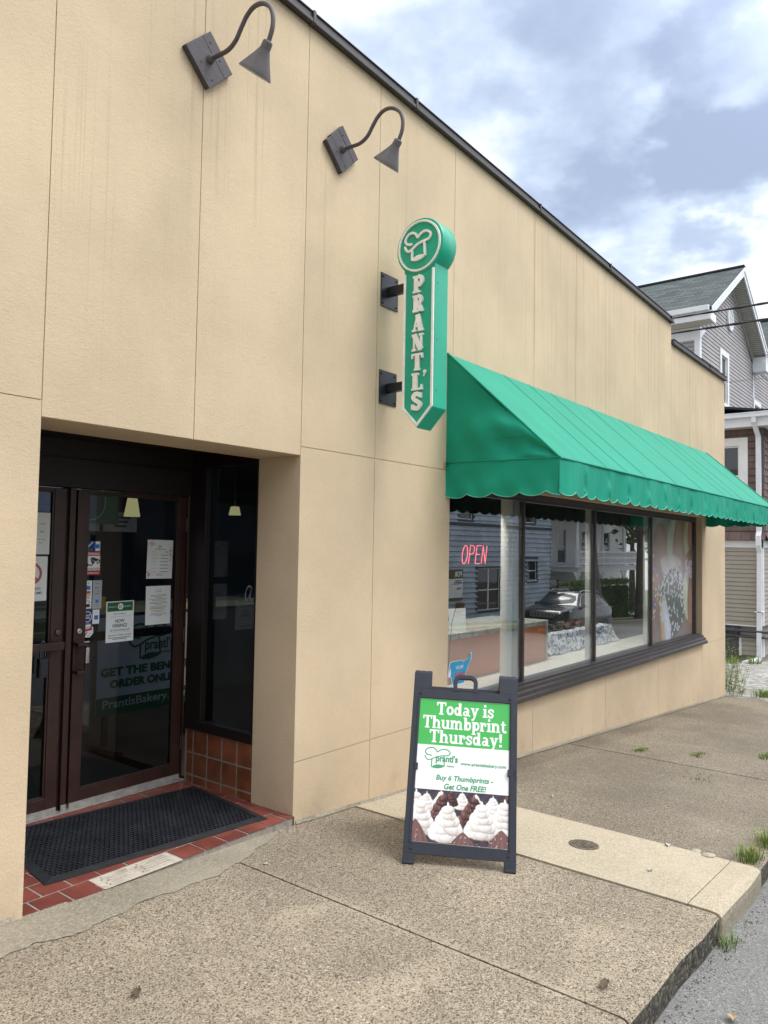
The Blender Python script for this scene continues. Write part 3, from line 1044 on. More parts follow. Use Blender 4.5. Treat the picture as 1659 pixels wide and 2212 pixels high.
hd.box(2.657, 2.695, DY - .075, DY - .058, 1.118, 1.126)
hd.build('handle', m_chrome, dr, 0.003)


def lock(x, z, par, nm='lock_cylinder', mm=None):
    b = MB()
    b.lathe([(.021, 0), (.021, .006), (.016, .012), (.013, .012)], (x, DY, z), (0, -1, 0), 20)
    b.box(x - .0015, x + .0015, DY - .0135, DY - .0121, z - .007, z + .007)
    b.build(nm, mm or m_chrome, par)


lock(2.661, 1.187, dr)
lock(2.515, 1.19, dl, mm=M('tarnished_steel', (0.16, 0.12, 0.10), 0.35, 0.8))
pb = MB()
pb.box(1.74, 2.53, DY - .065, DY - .035, 1.085, 1.135)
pb.box(2.49, 2.53, DY - .035, DY - .0005, 1.09, 1.13)
pb.box(1.74, 1.78, DY - .035, DY - .0005, 1.09, 1.13)
pb.build('push_bar', m_frame, dl, 0.003)
jm = MB()
jm.box(2.553, 2.617, DY + .02, DY + .10, 0.05, 2.114)
jm.box(2.566, 2.604, DY - .01, DY + .02, 0.05, 2.114)
jm.box(3.482, 3.4865, DY - .02, DY + .07, 0.05, 2.114)
jm.build('door_post', m_frame, bak, 0.003)
ts = MB()
ts.box(1.79, 3.487, DY - .05, DY + .08, 0.0561, 0.064)
ts.box(2.568, 2.602, DY - .016, DY - .0105, 0.06, 0.10)
ts.build('threshold', m_steelp, bak, 0.002)
for z in (0.32, 1.1, 1.9):
    hg = MB()
    hg.tube([(3.478, DY - .008, z - .05), (3.478, DY - .008, z + .05)], .009, 10)
    hg.build('hinge', m_frame, dr)

# ---- shop window
WY = 0.118
MUL = [5.245, 6.735, 8.52, 10.49, 12.52]
wf = MB()
wf.box(5.24, 12.56, 0.085, 0.15, 2.275, 2.319)
wf.box(5.24, 12.56, 0.092, 0.14, 2.235, 2.275)
for i, x in enumerate(MUL):
    if i == 0:
        wf.box(5.2405, 5.262, 0.092, 0.14, .46, 2.235)
    elif i == 4:
        wf.box(12.50, 12.5595, 0.09, 0.14, .46, 2.235)
    else:
        wf.box(x - .019, x + .019, 0.092, 0.135, .46, 2.235)
wf.box(5.24, 12.56, 0.03, 0.14, .43, .475)
win = wf.build('shop_window', m_bronze, bak, 0.003)
lbl = ['pane behind the neon sign', 'second pane', 'third pane', 'pane with the doughnut print']
for i in range(4):
    a, b = MUL[i] + (.017 if i == 0 else .0195), MUL[i + 1] - (.0195 if i < 3 else .02)
    gp = MB()
    gp.box(a, b, WY, WY + .006, .476, 2.234)
    gp.build('pane', m_glass, win)
sl = MB()
prof = [(0.03, .455), (-0.012, .452), (-0.014, .425), (-0.045, .415), (-0.047, .385), (-0.072, .372), (-0.074, .335), (-0.004, .335), (-0.004, .4), (0.03, .43)]
segs = [5.20, 6.715, 8.49, 10.46, 12.60]
for a, b in zip(segs[:-1], segs[1:]):
    V = [(a + .003, y, z) for y, z in prof] + [(b - .003, y, z) for y, z in prof]
    n = len(prof)
    sl.add(V, [tuple(range(n)), tuple(range(n, 2 * n))[::-1]] + [(i, n + i, n + (i + 1) % n, (i + 1) % n) for i in range(n)])
sl.build('window_sill', m_bronze, win)
it = MB()
for x in MUL[1:4]:
    it.box(x - .075, x - .020, .1365, .19, .499, 2.27)
it.box(5.24, 12.56, .1505, .19, 2.2755, 2.30)
it.build('inner_trim', M('pale_trim', (0.52, 0.54, 0.52), 0.6), win)
# right reveal liner
m_ledge = M('pale_ledge', (0.56, 0.57, 0.53), 0.5, 0, 0.1, 6)
lg = MB()
lg.box(5.24, 12.56, .1405, .60, .44, .498)
lg.box(5.24, 12.56, .55, .60, 0.05, .44)
lg.build('window_ledge', m_ledge, bak)
cl = MB()
cl.lathe([(.057, .499), (.057, 2.74)], (6.60, 0.215, 0), (0, 0, 1), 24)
cl.build('column', M('white_column', (0.86, 0.88, 0.85), 0.5, 0, 0.04), bak)
# =================================================================== gooseneck wall lamps
m_lamp = M('lamp_enamel', (0.088, 0.076, 0.076), 0.55, 0, 0.2, 9, 0.05, 60)
m_lampin = M('lamp_inside_white', (0.62, 0.62, 0.58), 0.5)


def wall_lamp(x, z, label):
    t = thing('wall_lamp', label, 'lamp', (x, 0, z), 'gooseneck lamps high on the shop wall')
    rnd = random.Random(int(x * 100))
    b = MB()
    FR = F((x, -0.001, z), (1, 0, 0), (0, 0, 1))          # normal points to the street
    hd_ = 0.168
    cuts = [0, .66, 1] if x < 3 else [0, .28, .72, 1]
    for k in range(len(cuts) - 1):                          # weathered boards set as a diamond
        c, s = math.cos(R(45)), math.sin(R(45))
        L = hd_ / math.sqrt(2) * 1.0
        q0, q1 = -L + cuts[k] * 2 * L + .0005, -L + cuts[k + 1] * 2 * L - .0005
        e = rnd.uniform(-.004, .004)
        pts = [(q0, -L), (q1, -L), (q1, L + e), (q0, L + e)]
        b.prism([(px * c - py * s, px * s + py * c) for px, py in pts], FR, 0.0, .036 + rnd.uniform(-.001, .001))
    for px, py in ((0, .10), (.07, .03), (-.06, -.04), (.02, -.11)):
        b.lathe([(.006, 0), (.004, .0025)], FR(px, py, .037), FR.n, 8)
    b.build('mounting_board', M('dark_painted_board', (0.060, 0.050, 0.056), 0.6, 0, 0.2, 10, 0.4, 30), t, 0.003)
    P = [(0, -.03, 0), (0, -.10, -.004), (0, -.19, -.008), (0, -.255, .02), (0, -.30, .075), (0, -.345, .125), (0, -.40, .150), (0, -.465, .140), (0, -.525, .095), (0, -.55, .035), (0, -.548, -.03), (0, -.525, -.085), (0, -.512, -.11)]
    P = smooth_path([(x + p[0], p[1], z + p[2]) for p in P], 4)
    a = MB()
    a.tube(P, 0.0125, 12)
    a.lathe([(.026, 0), (.022, .02), (.014, .03)], (x, -.036, z), (0, -1, 0), 16)
    a.build('arm', m_lamp, t)
    ax = Vector((0, math.sin(R(37)), -math.cos(R(37))))
    o = Vector((x, -.520, z - .092))
    s = MB()
    prof = [(.0135, -.004), (.024, .0), (.027, .006), (.028, .040), (.030, .045), (.042, .072), (.061, .108), (.080, .143), (.092, .166), (.093, .171)]
    s.lathe(prof, o, ax, 32, 0, False)
    s.lathe([(.091, .171), (.090, .165), (.078, .143), (.059, .108), (.040, .075), (.020, .05)], o, ax, 32, 1, False)
    s.lathe([(.093, .171), (.091, .171)], o, ax, 32, 0, False)
    s.build('lamp_shade', [m_lamp, m_lampin], t)
    bl = MB()
    bl.lathe([(.012, .05), (.013, .075), (.020, .09), (.026, .115), (.022, .135), (.008, .148)], o, ax, 16)
    bl.build('bulb', M('unlit_bulb', (0.6, 0.6, 0.58), 0.25), t)
    return t


wall_lamp(2.64, 4.515, 'gooseneck barn lamp nearest the roof edge above the doorway, larger in view')
wall_lamp(3.785, 4.49, 'gooseneck barn lamp above the round top of the green hanging sign')

# =================================================================== green blade sign
GRN = (0.003, 0.37, 0.225)
m_green = M('sign_green', GRN, 0.38, 0, 0.08, 3)
m_raise = M('sign_raised_white', (0.86, 0.84, 0.79), 0.45, 0, 0.08, 14)
m_nvb = M('navy_black_metal', (0.012, 0.014, 0.022), 0.4, 0, 0.15, 10)
SX, SYC = 4.285, -0.343
bs_ = thing('blade_sign', 'green hanging blade sign with round chef hat top spelling the shop name downwards', 'sign', (4.36, 0, 3.2))
FS = F((SX, SYC, 0), (0, -1, 0), (0, 0, 1))                 # u to the right as seen, n towards the camera (-X)
TH = 0.168
hb, zc, rr_ = 0.134, 3.905, 0.200
zj = zc - math.sqrt(rr_ ** 2 - hb ** 2)
body = MB()
body.prism([(-hb, 2.742), (0, 2.602), (hb, 2.742), (hb, zj + .03), (-hb, zj + .03)], FS, -TH + .004, 0.0)
body.build('sign_body', m_green, bs_, 0.004)
dsc = MB()
dsc.lathe([(rr_ - .003, -TH), (rr_, -TH + .003), (rr_, .001), (rr_ - .003, .004)], FS(0, zc, 0), FS.n, 64)
dsc.build('sign_disc', m_green, bs_)
rim = MB()
rim.ribbon([(-hb + .012, zc - .182), (-hb + .012, 2.752), (0, 2.627), (hb - .012, 2.752), (hb - .012, zc - .182)], .018, FS, 0.0005, .012)
rim.ribbon(arc(0, zc, .176, .176, 0, 360, 64)[:-1], .015, FS, .003, .016, closed=True)
rim.build('raised_border', m_raise, bs_, 0.002)
lt = MB()
zt = 3.688
for i, ch in enumerate(['P', 'R', 'A', 'N', 'TC', 'L', 'S']):
    z0 = zt - i * 0.1395 - .118
    wd, st = slab_glyph(ch)
    kx, kz = .098 / wd, .118 / 1.42
    for j, (pts, wv) in enumerate(st):
        k2 = (kx + kz) / 2 * 1.22
        wl_ = [a * k2 for a in wv] if isinstance(wv, list) else wv * k2
        P_ = [(-.049 + a * kx, z0 + c * kz) for a, c in pts]
        lt.ribbon(P_, wl_, FS, 0.0004, .018 + .0002 * j)
z0 = zt - 5 * .1395
lt.prism(arc(.066, z0 + .006, .012, .012, 0, 360, 14)[:-1], FS, .0004, .018)
lt.prism([(.078, z0 + .006), (.056, z0 - .030), (.052, z0 - .026), (.064, z0 - .004)], FS, .0004, .0182)
lt.build('lettering', m_raise, bs_, 0.0015)
ht = MB()
chef_hat(ht, FS, -.122, zc - .105, .225, .215, .0045, .018, .0165)
ht.build('chef_hat_emblem', m_raise, bs_, 0.0012)
for z in (2.86, 3.22, 3.62):
    sc_ = MB()
    sc_.lathe([(.005, 0), (.004, .002)], FS(hb, z, -.03), (0, -1, 0), 8)
    sc_.build('screw', m_nvb, bs_)
for z in (3.665, 2.94):
    br = MB()
    br.box(4.272, 4.478, -.0085, -.0005, z - .125, z + .125)
    o = br.build('wall_plate', m_nvb, bs_, 0.002)
    am = MB()
    am.box(4.352, 4.402, -.2085, -.009, z - .032, z + .032)
    am.build('bracket_arm', m_nvb, o, 0.004)
    for px in (-.08, .08):
        for pz in (-.10, .10):
            bo = MB()
            bo.lathe([(.008, 0), (.008, .006), (.005, .008)], (4.375 + px, -.0086, z + pz), (0, -1, 0), 8)
            bo.build('bolt', m_nvb, o)

# =================================================================== awning


def fabric(name, rgb):
    m, t, out = new_mat(name)
    p = pos_of(t)
    n = t.noise(t.scale3(p, (5.0, 1.5, 1.5)), 1.0, 4.0, 0.6)
    c = t.mix(t.sstep(n, 0.35, 0.7), tuple(x * 0.93 for x in rgb), tuple(min(1, x * 1.05) for x in rgb))
    v = t.n('ShaderNodeTexVoronoi', ins={'Scale': 3.1})
    t.set(v.inputs['Vector'], p)
    spot = t.sstep(v.outputs['Distance'], 0.035, 0.02)
    c = t.mix(t.math('MULTIPLY', spot, 0.6), c, (0.45, 0.62, 0.52))
    weave = t.noise(p, 420.0, 2.0)
    nb = bump(t, weave, 0.12, 0.002, bump(t, t.noise(t.scale3(p, (26, 2.2, 2.2)), 1.0, 3.0, 0.55), 0.25, 0.01))
    pr_ = t.n('ShaderNodeBsdfPrincipled', ins={'Base Color': c, 'Roughness': 0.62, 'Specular IOR Level': 0.35, 'Normal': nb})
    tl = t.n('ShaderNodeBsdfTranslucent', ins={'Color': c})
    mx = t.n('ShaderNodeMixShader', ins={0: 0.035})
    t.t.links.new(pr_.outputs[0], mx.inputs[1])
    t.t.links.new(tl.outputs[0], mx.inputs[2])
    t.t.links.new(mx.outputs[0], out.inputs['Surface'])
    return m


m_fab = fabric('green_canvas', (0.0015, 0.298, 0.188))
m_hem = M('pale_hem', (0.14, 0.50, 0.40), 0.7)
AX0, AX1, AP, AZT, AZF, AZB = 5.175, 12.80, 1.0, 3.372, 2.448, 2.166
aw = thing('awning', 'green canvas awning with scalloped valance over the shop window', 'awning', (9.0, 0, 3.37))
nW = AX1 - AX0
RIBS = [AX0 + nW * k / 8 for k in range(9)]
rs = np.random.default_rng(3)
amp = rs.uniform(0.5, 1.0, 60)


def sagf(a):
    k = a * 8
    return math.sin(math.pi * (k - math.floor(k))) if 0 < a < 1 else 0


def slope(a, b):
    x = AX0 + nW * a
    y, z = -AP * b, AZT + (AZF - AZT) * b
    sg = sagf(a) * math.sin(math.pi * b) * 0.034 * (0.6 + 0.4 * math.sin(x * 3.3))
    rip = 0.0035 * math.sin(x * 21 + b * 2) * math.sin(math.pi * b) + 0.004 * math.sin(x * 7.3 + 1) * b * (1 - b) * 4
    nn = Vector((0, AZF - AZT, -AP)).normalized()
    v = Vector((x, y, z)) + nn * (sg + rip)
    return (v.x, v.y - .004, v.z)


c_ = MB()
c_.grid(240, 16, slope)
c_.build('canopy', m_fab, aw)
m_shadowed = M('shadowed_canvas_green', (0.004, 0.035, 0.028), 0.8)  # dark sheets behind the canvas standing in for its shaded underside
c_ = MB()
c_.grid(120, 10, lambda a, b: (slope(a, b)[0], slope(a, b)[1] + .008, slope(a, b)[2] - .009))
c_.build('canopy_shadow_sheet', m_shadowed, aw)
sm = MB()
for i, x in enumerate([AX0 + nW * k / 16 for k in (2, 3, 4, 6, 8, 10, 11, 12, 14)]):   # sewn seams
    a = (x - AX0) / nW
    pts = []
    for j in range(17):
        q = Vector(slope(a, j / 16))
        pts.append((q.x, q.y - .001, q.z + .001))
    w_ = .003 if round((x - AX0) / nW * 16) % 2 else .005
    for p, q in zip(pts[:-1], pts[1:]):
        sm.hexa([(p[0] - w_, p[1], p[2]), (p[0] + w_, p[1], p[2]), (q[0] + w_, q[1], q[2]), (q[0] - w_, q[1], q[2]),
                 (p[0] - w_ * .8, p[1] - .0012, p[2] + .0014), (p[0] + w_ * .8, p[1] - .0012, p[2] + .0014), (q[0] + w_ * .8, q[1] - .0012, q[2] + .0014), (q[0] - w_ * .8, q[1] - .0012, q[2] + .0014)])
sm.tube([(AX0, -AP - .006, AZF + .002), (AX1, -AP - .006, AZF + .002)], .009, 8)
sm.tube([(AX0, -.003, AZT + .004), (AX0, -AP - .006, AZF + .006)], .010, 8)
sm.tube([(AX1, -.003, AZT + .004), (AX1, -AP - .006, AZF + .006)], .010, 8)
sm.build('seam', m_fab, aw)


def scallop(s):
    return 0.036 * abs(math.sin(math.pi * s)) ** 0.6


SC = 0.235
NSC = round(nW / SC)


def val_front(a, b):
    x = AX0 + nW * a
    s = a * NSC
    zb = AZB + .042 - scallop(s)
    z = AZF + (zb - AZF) * b
    k = int(x * 1.0)
    puck = sum(q * math.sin(f * x + ph + sk * b) for q, f, ph, sk in ((.009, 8.3 + .7 * math.sin(x * .9), .3, 1.0), (.005, 17.7, 1.1, 2.4), (.0022, 37.0, 2.0, 1.5), (.011, 3.1, .5, .6)))
    rb = (x - AX0) / nW * 16
    dseam = abs(rb - round(rb)) * nW / 16
    pinch = math.exp(-(dseam / .03) ** 2) * .014 * math.sin(b * 7 + rb * 3) * (0.4 + b)
    tap = min(1.0, (x - AX0) / .12, (AX1 - x) / .12)
    puck, pinch = puck * tap, pinch * tap
    y = -AP - .004 + puck * (0.25 + b) * 0.9 + pinch - .012 * b * math.sin(a * 3.1) * tap
    return (x, y, z)


vl = MB()
vl.grid(NSC * 14, 9, val_front)
vl.build('valance', m_fab, aw)
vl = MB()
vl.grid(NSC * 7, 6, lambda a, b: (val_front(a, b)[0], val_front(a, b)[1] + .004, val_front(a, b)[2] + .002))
vl.build('valance_shadow_sheet', m_shadowed, aw)  # added dark copy paints in the shade behind the valance
hm = MB()
hp = [val_front(i / (NSC * 14), 1.0) for i in range(NSC * 14 + 1)]
hm.tube(hp, .0035, 5)


def side_panel(x, sgn):
    ns = 4.3

    def tri(a, b):
        # a across (0 wall .. 1 front), b from the eave line up
        y = -AP * a
        ztop = AZT + (AZF - AZT) * a
        z = AZF + .012 * (1 - a) + (ztop - AZF - .012 * (1 - a)) * b
        wv = .040 * math.sin(a * 9 - b * 6.5 + 1) * math.sin(math.pi * min(1, a * 1.0)) * math.sin(math.pi * b * .9) + .05 * math.sin(a * 15 + b * 9) * a * (1 - a) * (1 - b)
        return (x + sgn * wv, y, z)

    def val(a, b):
        y = -AP * a - .002 * a
        zb = AZB + .042 - scallop(a * ns + .12)
        zt_ = AZF + .012 * (1 - a)
        z = zt_ + (zb - zt_) * b
        wv = .018 * math.sin(a * 13 + b * 3.5) * b + .010 * math.sin(a * 27 - b * 4) * b * b + .006 * math.sin(a * 6 + b * 8) * b
        return (x + sgn * (wv - .006 * b), y, z)
    b_ = MB()
    b_.grid(40, 30, tri)
    b_.grid(80, 10, val)
    b_.build('side_panel', m_fab, aw)
    hm.tube([val(i / 80, 1.0) for i in range(81)], .0035, 5)
    q = MB()
    q.tube([(x - .004, -.0, AZF + .02), (x - .004, -AP, AZF + .004)], .006, 6)
    q.tube([(x - .003, -.0, AZF + .155), (x - .003, -AP * .79, AZF + .185)], .0025, 5)
    q.build('side_seam', m_fab, aw)


side_panel(AX0, -1)
side_panel(AX1, 1)
hm.build('hem', m_hem, aw)
fr_ = MB()
for x in RIBS:
    x = min(max(x, AX0 + .03), AX1 - .03)
    fr_.tube([(x, -.01, AZT - .04), (x, -AP + .03, AZF - .02)], .011, 8)
    fr_.tube([(x, -.01, AZF - .02), (x, -AP + .03, AZF - .022)], .011, 8)
fr_.tube([(AX0 + .03, -AP + .03, AZF - .03), (AX1 - .03, -AP + .03, AZF - .03)], .012, 8)
fr_.tube([(AX0 + .03, -.012, AZF - .02), (AX1 - .03, -.012, AZF - .02)], .011, 8)
fr_.build('frame', M('awning_frame_metal', (0.3, 0.3, 0.3), 0.4, 0.8), aw)
tb = MB()
tb.box(AX0 - .035, AX0 - .012, -.02, -.0005, AZF - .02, AZF + .02)
tb.build('wall_clip', m_chrome, aw)

# =================================================================== sandwich board
ang = math.atan2(-0.84103, 0.5398)
sb = thing('sandwich_board', 'black plastic sandwich board advertising Thumbprint Thursday on the pavement', 'sign', (3.6315, -1.1385, gz(3.63) + .002), rotz=ang, local=True)
bx_ = Vector((0.5398, -0.84103, -0.0361)).normalized()
by_ = Vector((0.84156, 0.54016, -0.0562))
by_ = (by_ - bx_ * by_.dot(bx_)).normalized()
sb.rotation_euler = Matrix((bx_, by_, bx_.cross(by_))).transposed().to_euler()
W2, L, TL = .3155, 1.085, R(21)
m_board = M('board_plastic', (0.016, 0.019, 0.030), 0.40, 0, 0.12, 15, 0.04, 250)


def leaf_panel(fr, front):
    b = MB()
    dpt = .034
    x0, x1 = -W2, W2
    s = -.0
    # outline pieces: stiles, rails, ears, feet
    b.box(x0, x0 + .045, .055, .93, -dpt, 0, 0, fr)
    b.box(x1 - .045, x1, .055, .93, -dpt, 0, 0, fr)
    b.box(x0 + .045, x1 - .045, .055, .118, -dpt, 0, 0, fr)
    b.box(x0 + .045, x1 - .045, .93, .985, -dpt, 0, 0, fr)
    b.box(x0, x0 + .045, .93, .985, -dpt, 0, 0, fr)
    b.box(x1 - .045, x1, .93, .985, -dpt, 0, 0, fr)
    for sx in (-1, 1):
        a0, a1 = (x0, x0 + .108) if sx < 0 else (x1 - .108, x1)
        b.box(a0, a1, .985, 1.085, -dpt, 0, 0, fr)
        q0, q1 = (x0, x0 + .066) if sx < 0 else (x1 - .066, x1)
        b.box(q0, q1, .0, .055, -dpt, 0, 0, fr)
        b.box(q0 + .004, q1 - .004, .003, .016, 0.0, .005, 0, fr)
        for k in range(3):
            c0 = a0 + .004 + k * .035
            b.tube([fr(c0, 1.085, -.02), fr(c0 + .030, 1.085, -.02)], .012, 10)
        b.box(*((x0 + .004, x0 + .012) if sx < 0 else (x1 - .012, x1 - .004)), .50, .55, 0.0, .006, 0, fr)
    # raised lip round the insert
    for q in ((x0 + .030, x0 + .040, .11, .94), (x1 - .040, x1 - .030, .11, .94)):
        b.box(q[0], q[1], q[2], q[3], .0, .004, 0, fr)
    if front:
        # carrying handle
        for r_, w_ in ((.0, .024),):
            b.ribbon([(-.062, .98), (-.062, 1.045), (-.054, 1.064), (-.036, 1.073), (.036, 1.073), (.054, 1.064), (.062, 1.045), (.062, .98)], .024, fr, -dpt + .004, .004)
        b.box(-.05, .05, .985, .995, -dpt + .006, .002, 0, fr)
    return b


FB = F((0, 0, 0), (1, 0, 0), (0, math.sin(TL), math.cos(TL)))            # front face: leans away from the viewer
if FB.n.y > 0:
    raise RuntimeError('frame')
fp = leaf_panel(FB, True).build('front_panel', m_board, sb, 0.005)
topy = L * math.sin(TL)
FBK = F((0, 2 * topy + .075, 0), (-1, 0, 0), (0, -math.sin(TL), math.cos(TL)))
leaf_panel(FBK, False).build('back_panel', m_board, sb, 0.005)
bkp = MB()
bkp.box(-.272, .272, .118, .93, -.022, -.012, 0, FBK)
bkp.build('back_insert', m_white, sb)
for sx in (-1, 1):
    for y in (.085, .957):
        k = MB()
        k.lathe([(.0085, 0), (.0085, .004), (.006, .006)], FB(sx * .272, y, 0.0005), FB.n, 14)
        k.build('rivet', m_board, fp)
    k = MB()
    a0 = -W2 + .035 if sx < 0 else W2 - .055
    k.box(a0, a0 + .02, .505, .545, .001, .010, 0, FB)
    k.build('clip', m_board, fp, 0.002)
# printed insert
FI = F(FB(-.274, .120, -.008), FB.u, FB.v)
IW, IH = .548, .808
ins = MB()
ins.box(0, IW, 0, IH, -.004, 0.0, 0, FI)
insert = ins.build('poster', M('poster_white', (0.88, 0.89, 0.88), 0.4, 0, 0.02), sb)
gp_ = MB()
gp_.box(0.001, IW - .001, IH - .272, IH - .001, 0.0002, .0006, 0, FI)
gp_.build('green_band', M('bright_green_print', (0.055, 0.44, 0.085), 0.4, 0, 0.03), insert)
tx = MB()
slab_text(tx, 'Today is', FI, .105, .452, .716, .053, .0007, .0010)
slab_text(tx, 'Thumbprint', FI, .026, .526, .633, .053, .0007, .0010)
slab_text(tx, 'Thursday!', FI, .070, .505, .550, .053, .0007, .0010)
tx.build('headline', M('print_white', (0.85, 0.87, 0.86), 0.4, 0, 0.02), insert)
m_teal = M('print_green', (0.060, 0.33, 0.16), 0.4, 0, 0.04)
tx = MB()
chef_hat(tx, FI, .050, .405, .150, .118, .0004, .0008, .006)
put_text(tx, "prantl's", FI, .116, .246, .430, .482, .0012, 0, 0.035)
put_text(tx, "bakery", FI, .184, .228, .411, .427, .0012, 0, .02)
tx.build('logo_print', m_teal, insert)
tx = MB()
put_text(tx, "www.prantlsbakery.com", FI, .262, .528, .425, .450, .0010, 0, 0.028)
tx.build('web_address', m_teal, insert)
tx = MB()
put_text(tx, "Buy 6 Thumbprints -", FI, .122, .456, .330, .370, .0010, 0, 0.032, 0.22)
tx.build('offer_first_line', m_teal, insert)
tx = MB()
put_text(tx, "Get One FREE!", FI, .172, .416, .290, .323, .0010, 0, 0.032, 0.22)
tx.build('offer_second_line', m_teal, insert)


def cupcakes(u, v):
    """the printed photograph of thumbprint biscuits topped with piped swirls"""
    asp = IW / .285
    X, Y = u * asp, v
    img = np.zeros(u.shape + (3,)) + np.array(lin(62, 54, 66)) * (0.8 + .5 * (.5 + .5 * np.sin(X * 31 + np.sin(Y * 23) * 2)))[..., None]

    def ell(cx, cy, rx, ry, col_lo, col_hi, f, soft=14., rot=0.0):
        nonlocal img
        c, s = math.cos(rot), math.sin(rot)
        a, b2 = (X - cx) * c + (Y - cy) * s, -(X - cx) * s + (Y - cy) * c
        q = np.sqrt((a / rx) ** 2 + (b2 / ry) ** 2)
        m_ = np.clip((1 - q) * soft * max(rx, ry) * 6, 0, 1)[..., None]
        g = np.clip(f(a / rx, b2 / ry, q), 0, 1)[..., None]
        img = img * (1 - m_) + (np.array(col_lo) * (1 - g) + np.array(col_hi) * g) * m_

    def swirl(cx, base, sz, kind, seed, cookie=True, blur=1.0):
        r = random.Random(seed)
        if cookie:
            ell(cx, base - .01 * sz, .54 * sz, .23 * sz, lin(120, 84, 40), lin(226, 188, 116), lambda a, b, q: .75 + .35 * b - .25 * q + .18 * np.sin(a * 22 + np.sin(b * 17)), 20 * blur)
        lo, hi = (lin(168, 156, 152), lin(252, 251, 248)) if kind == 'w' else (lin(44, 24, 28), lin(140, 96, 88))
        if kind == 'w':
            mid_ = lin(228, 212, 190)
        tiers = [(.02, .43, 5), (.17, .37, 4), (.32, .28, 4), (.46, .18, 3), (.57, .09, 1)]
        for ti, (hh, rad, n) in enumerate(tiers):
            cy = base + (.10 + hh) * sz
            ks = list(range(n))
            ks.sort(key=lambda k: -abs(k - (n - 1) / 2))           # outer petals first, front ones last
            for k in ks:
                t_ = (k + .5) / n * 2 - 1 + r.uniform(-.06, .06)
                px = cx + t_ * rad * sz * .86
                py = cy - math.sqrt(max(0, 1 - t_ * t_)) * rad * .34 * sz + r.uniform(-.012, .012) * sz
                w_ = rad * sz * (2.0 / n + .16)
                h_ = .20 * sz * (1 - .10 * ti)
                rot = -t_ * .95 + r.uniform(-.25, .25)
                sh_ = r.uniform(-.06, .06)
                hi_ = hi if kind != 'w' or r.random() < .75 else tuple(.7 * p + .3 * q for p, q in zip(hi, mid_))
                ell(px, py, w_, h_, lo, hi_, lambda a, b, q, t_=t_, sh_=sh_: (.80 if kind == 'w' else .30) + sh_ + .42 * b - .26 * a * (1 if t_ > 0 else .3) - .20 * t_ - .34 * np.clip(q - .55, 0, 1) * 2 + (.55 if kind != 'w' else .18) * np.exp(-((a + .25) / .13) ** 2) * (b > -.3), 16 * blur, rot)
        ell(cx + .012 * sz, base + .76 * sz, .034 * sz, .10 * sz, lo, hi, lambda a, b, q: .9 - .4 * a, 16 * blur, .2)

    for c in [(.26, .62, .40, 'w', 2), (.55, .70, .36, 'w', 21), (.98, .72, .34, 'w', 22), (1.26, .70, .34, 'w', 5), (.76, .76, .30, 'b', 4), (1.60, .62, .42, 'w', 9), (1.88, .66, .40, 'b', 3)]:
        swirl(*c, blur=.55)
    for c in [(.04, .50, .58, 'w', 23), (.60, .46, .60, 'b', 7), (1.22, .47, .58, 'b', 11), (1.84, .36, .66, 'w', 8), (.14, .27, .66, 'w', 13), (.70, .17, .72, 'w', 1), (1.38, .27, .68, 'w', 12)]:
        swirl(*c)
    for cx, top, wd in ((.06, .42, .72), (1.02, .24, .70), (1.78, .34, .74)):           # glossy chocolate cones in front
        tt = np.clip((top - Y) / (top + .12), 0, 1)
        th = (X - cx) / wd
        half = .5 * tt ** .75
        a = (np.clip((half - np.abs(th)) * 60, 0, 1) * (Y < top))[..., None]
        q = np.clip(th / np.maximum(half, 1e-3), -1, 1)
        rib = np.exp(-((np.mod(q * 2.6 + 10.3, 1.0) - .5) / .07) ** 2)
        f = np.clip(.16 + .20 * np.sqrt(1 - q * q * .95) + .45 * rib * (.4 + .6 * tt), 0, 1)[..., None]
        img = img * (1 - a) + (np.array(lin(48, 30, 36)) * (1 - f) + np.array(lin(176, 130, 124)) * f) * a
    r2 = np.random.default_rng(5)
    for _ in range(70):
        x, y = r2.random() * asp, r2.random() * .55
        ell(x, y, .012, .008, lin(235, 228, 215), lin(250, 248, 240), lambda a, b, q: .6 + .4 * b, 30)
    return img


mb_, colr = picture('cakes', F(FI(0.001, 0.001, .0005), FI.u, FI.v), IW - .002, .283, 230, 120, cupcakes)
mb_.build('cake_photograph', vcol_mat('cake_print', 0.35), insert, colors=colr)
# the poster's wall-side ink specks are left to the paper itself

# =================================================================== rubber mat
mt = thing('door_mat', 'black rubber mat with perforated ribs on the red tiles', 'mat', (2.70, 0.62, 0.056))
MU, MV = Vector((.9929, -.1185, 0)), Vector((.1185, .9929, 0))
FM = F((1.995, 0.245, 0.0565), MU, MV)
MW, MD = 1.36, 0.865
b = MB()
z1 = .012
o4 = [(0, 0), (MW, 0), (MW, MD), (0, MD)]
i4 = [(.05, .05), (MW - .05, .05), (MW - .05, MD - .05), (.05, MD - .05)]
for k in range(4):
    a, c = o4[k], o4[(k + 1) % 4]
    d_, e = i4[(k + 1) % 4], i4[k]
    b.quad(FM(*a, .003), FM(*c, .003), FM(*d_, z1), FM(*e, z1))
    b.quad(FM(*a, 0), FM(*c, 0), FM(*c, .003), FM(*a, .003))
b.quad(FM(.05, .05, .0045), FM(MW - .05, .05, .0045), FM(MW - .05, MD - .05, .0045), FM(.05, MD - .05, .0045))
b.build('mat_border', m_rubber, mt)
b = MB()
nx_, ny_ = 44, 26
cw, chh = (MW - .1) / nx_, (MD - .1) / ny_
for j in range(ny_ + 1):
    y = .05 + j * chh
    b.box(.05, MW - .05, y - .0035, y + .0035, .0046, .0116, 0, FM)
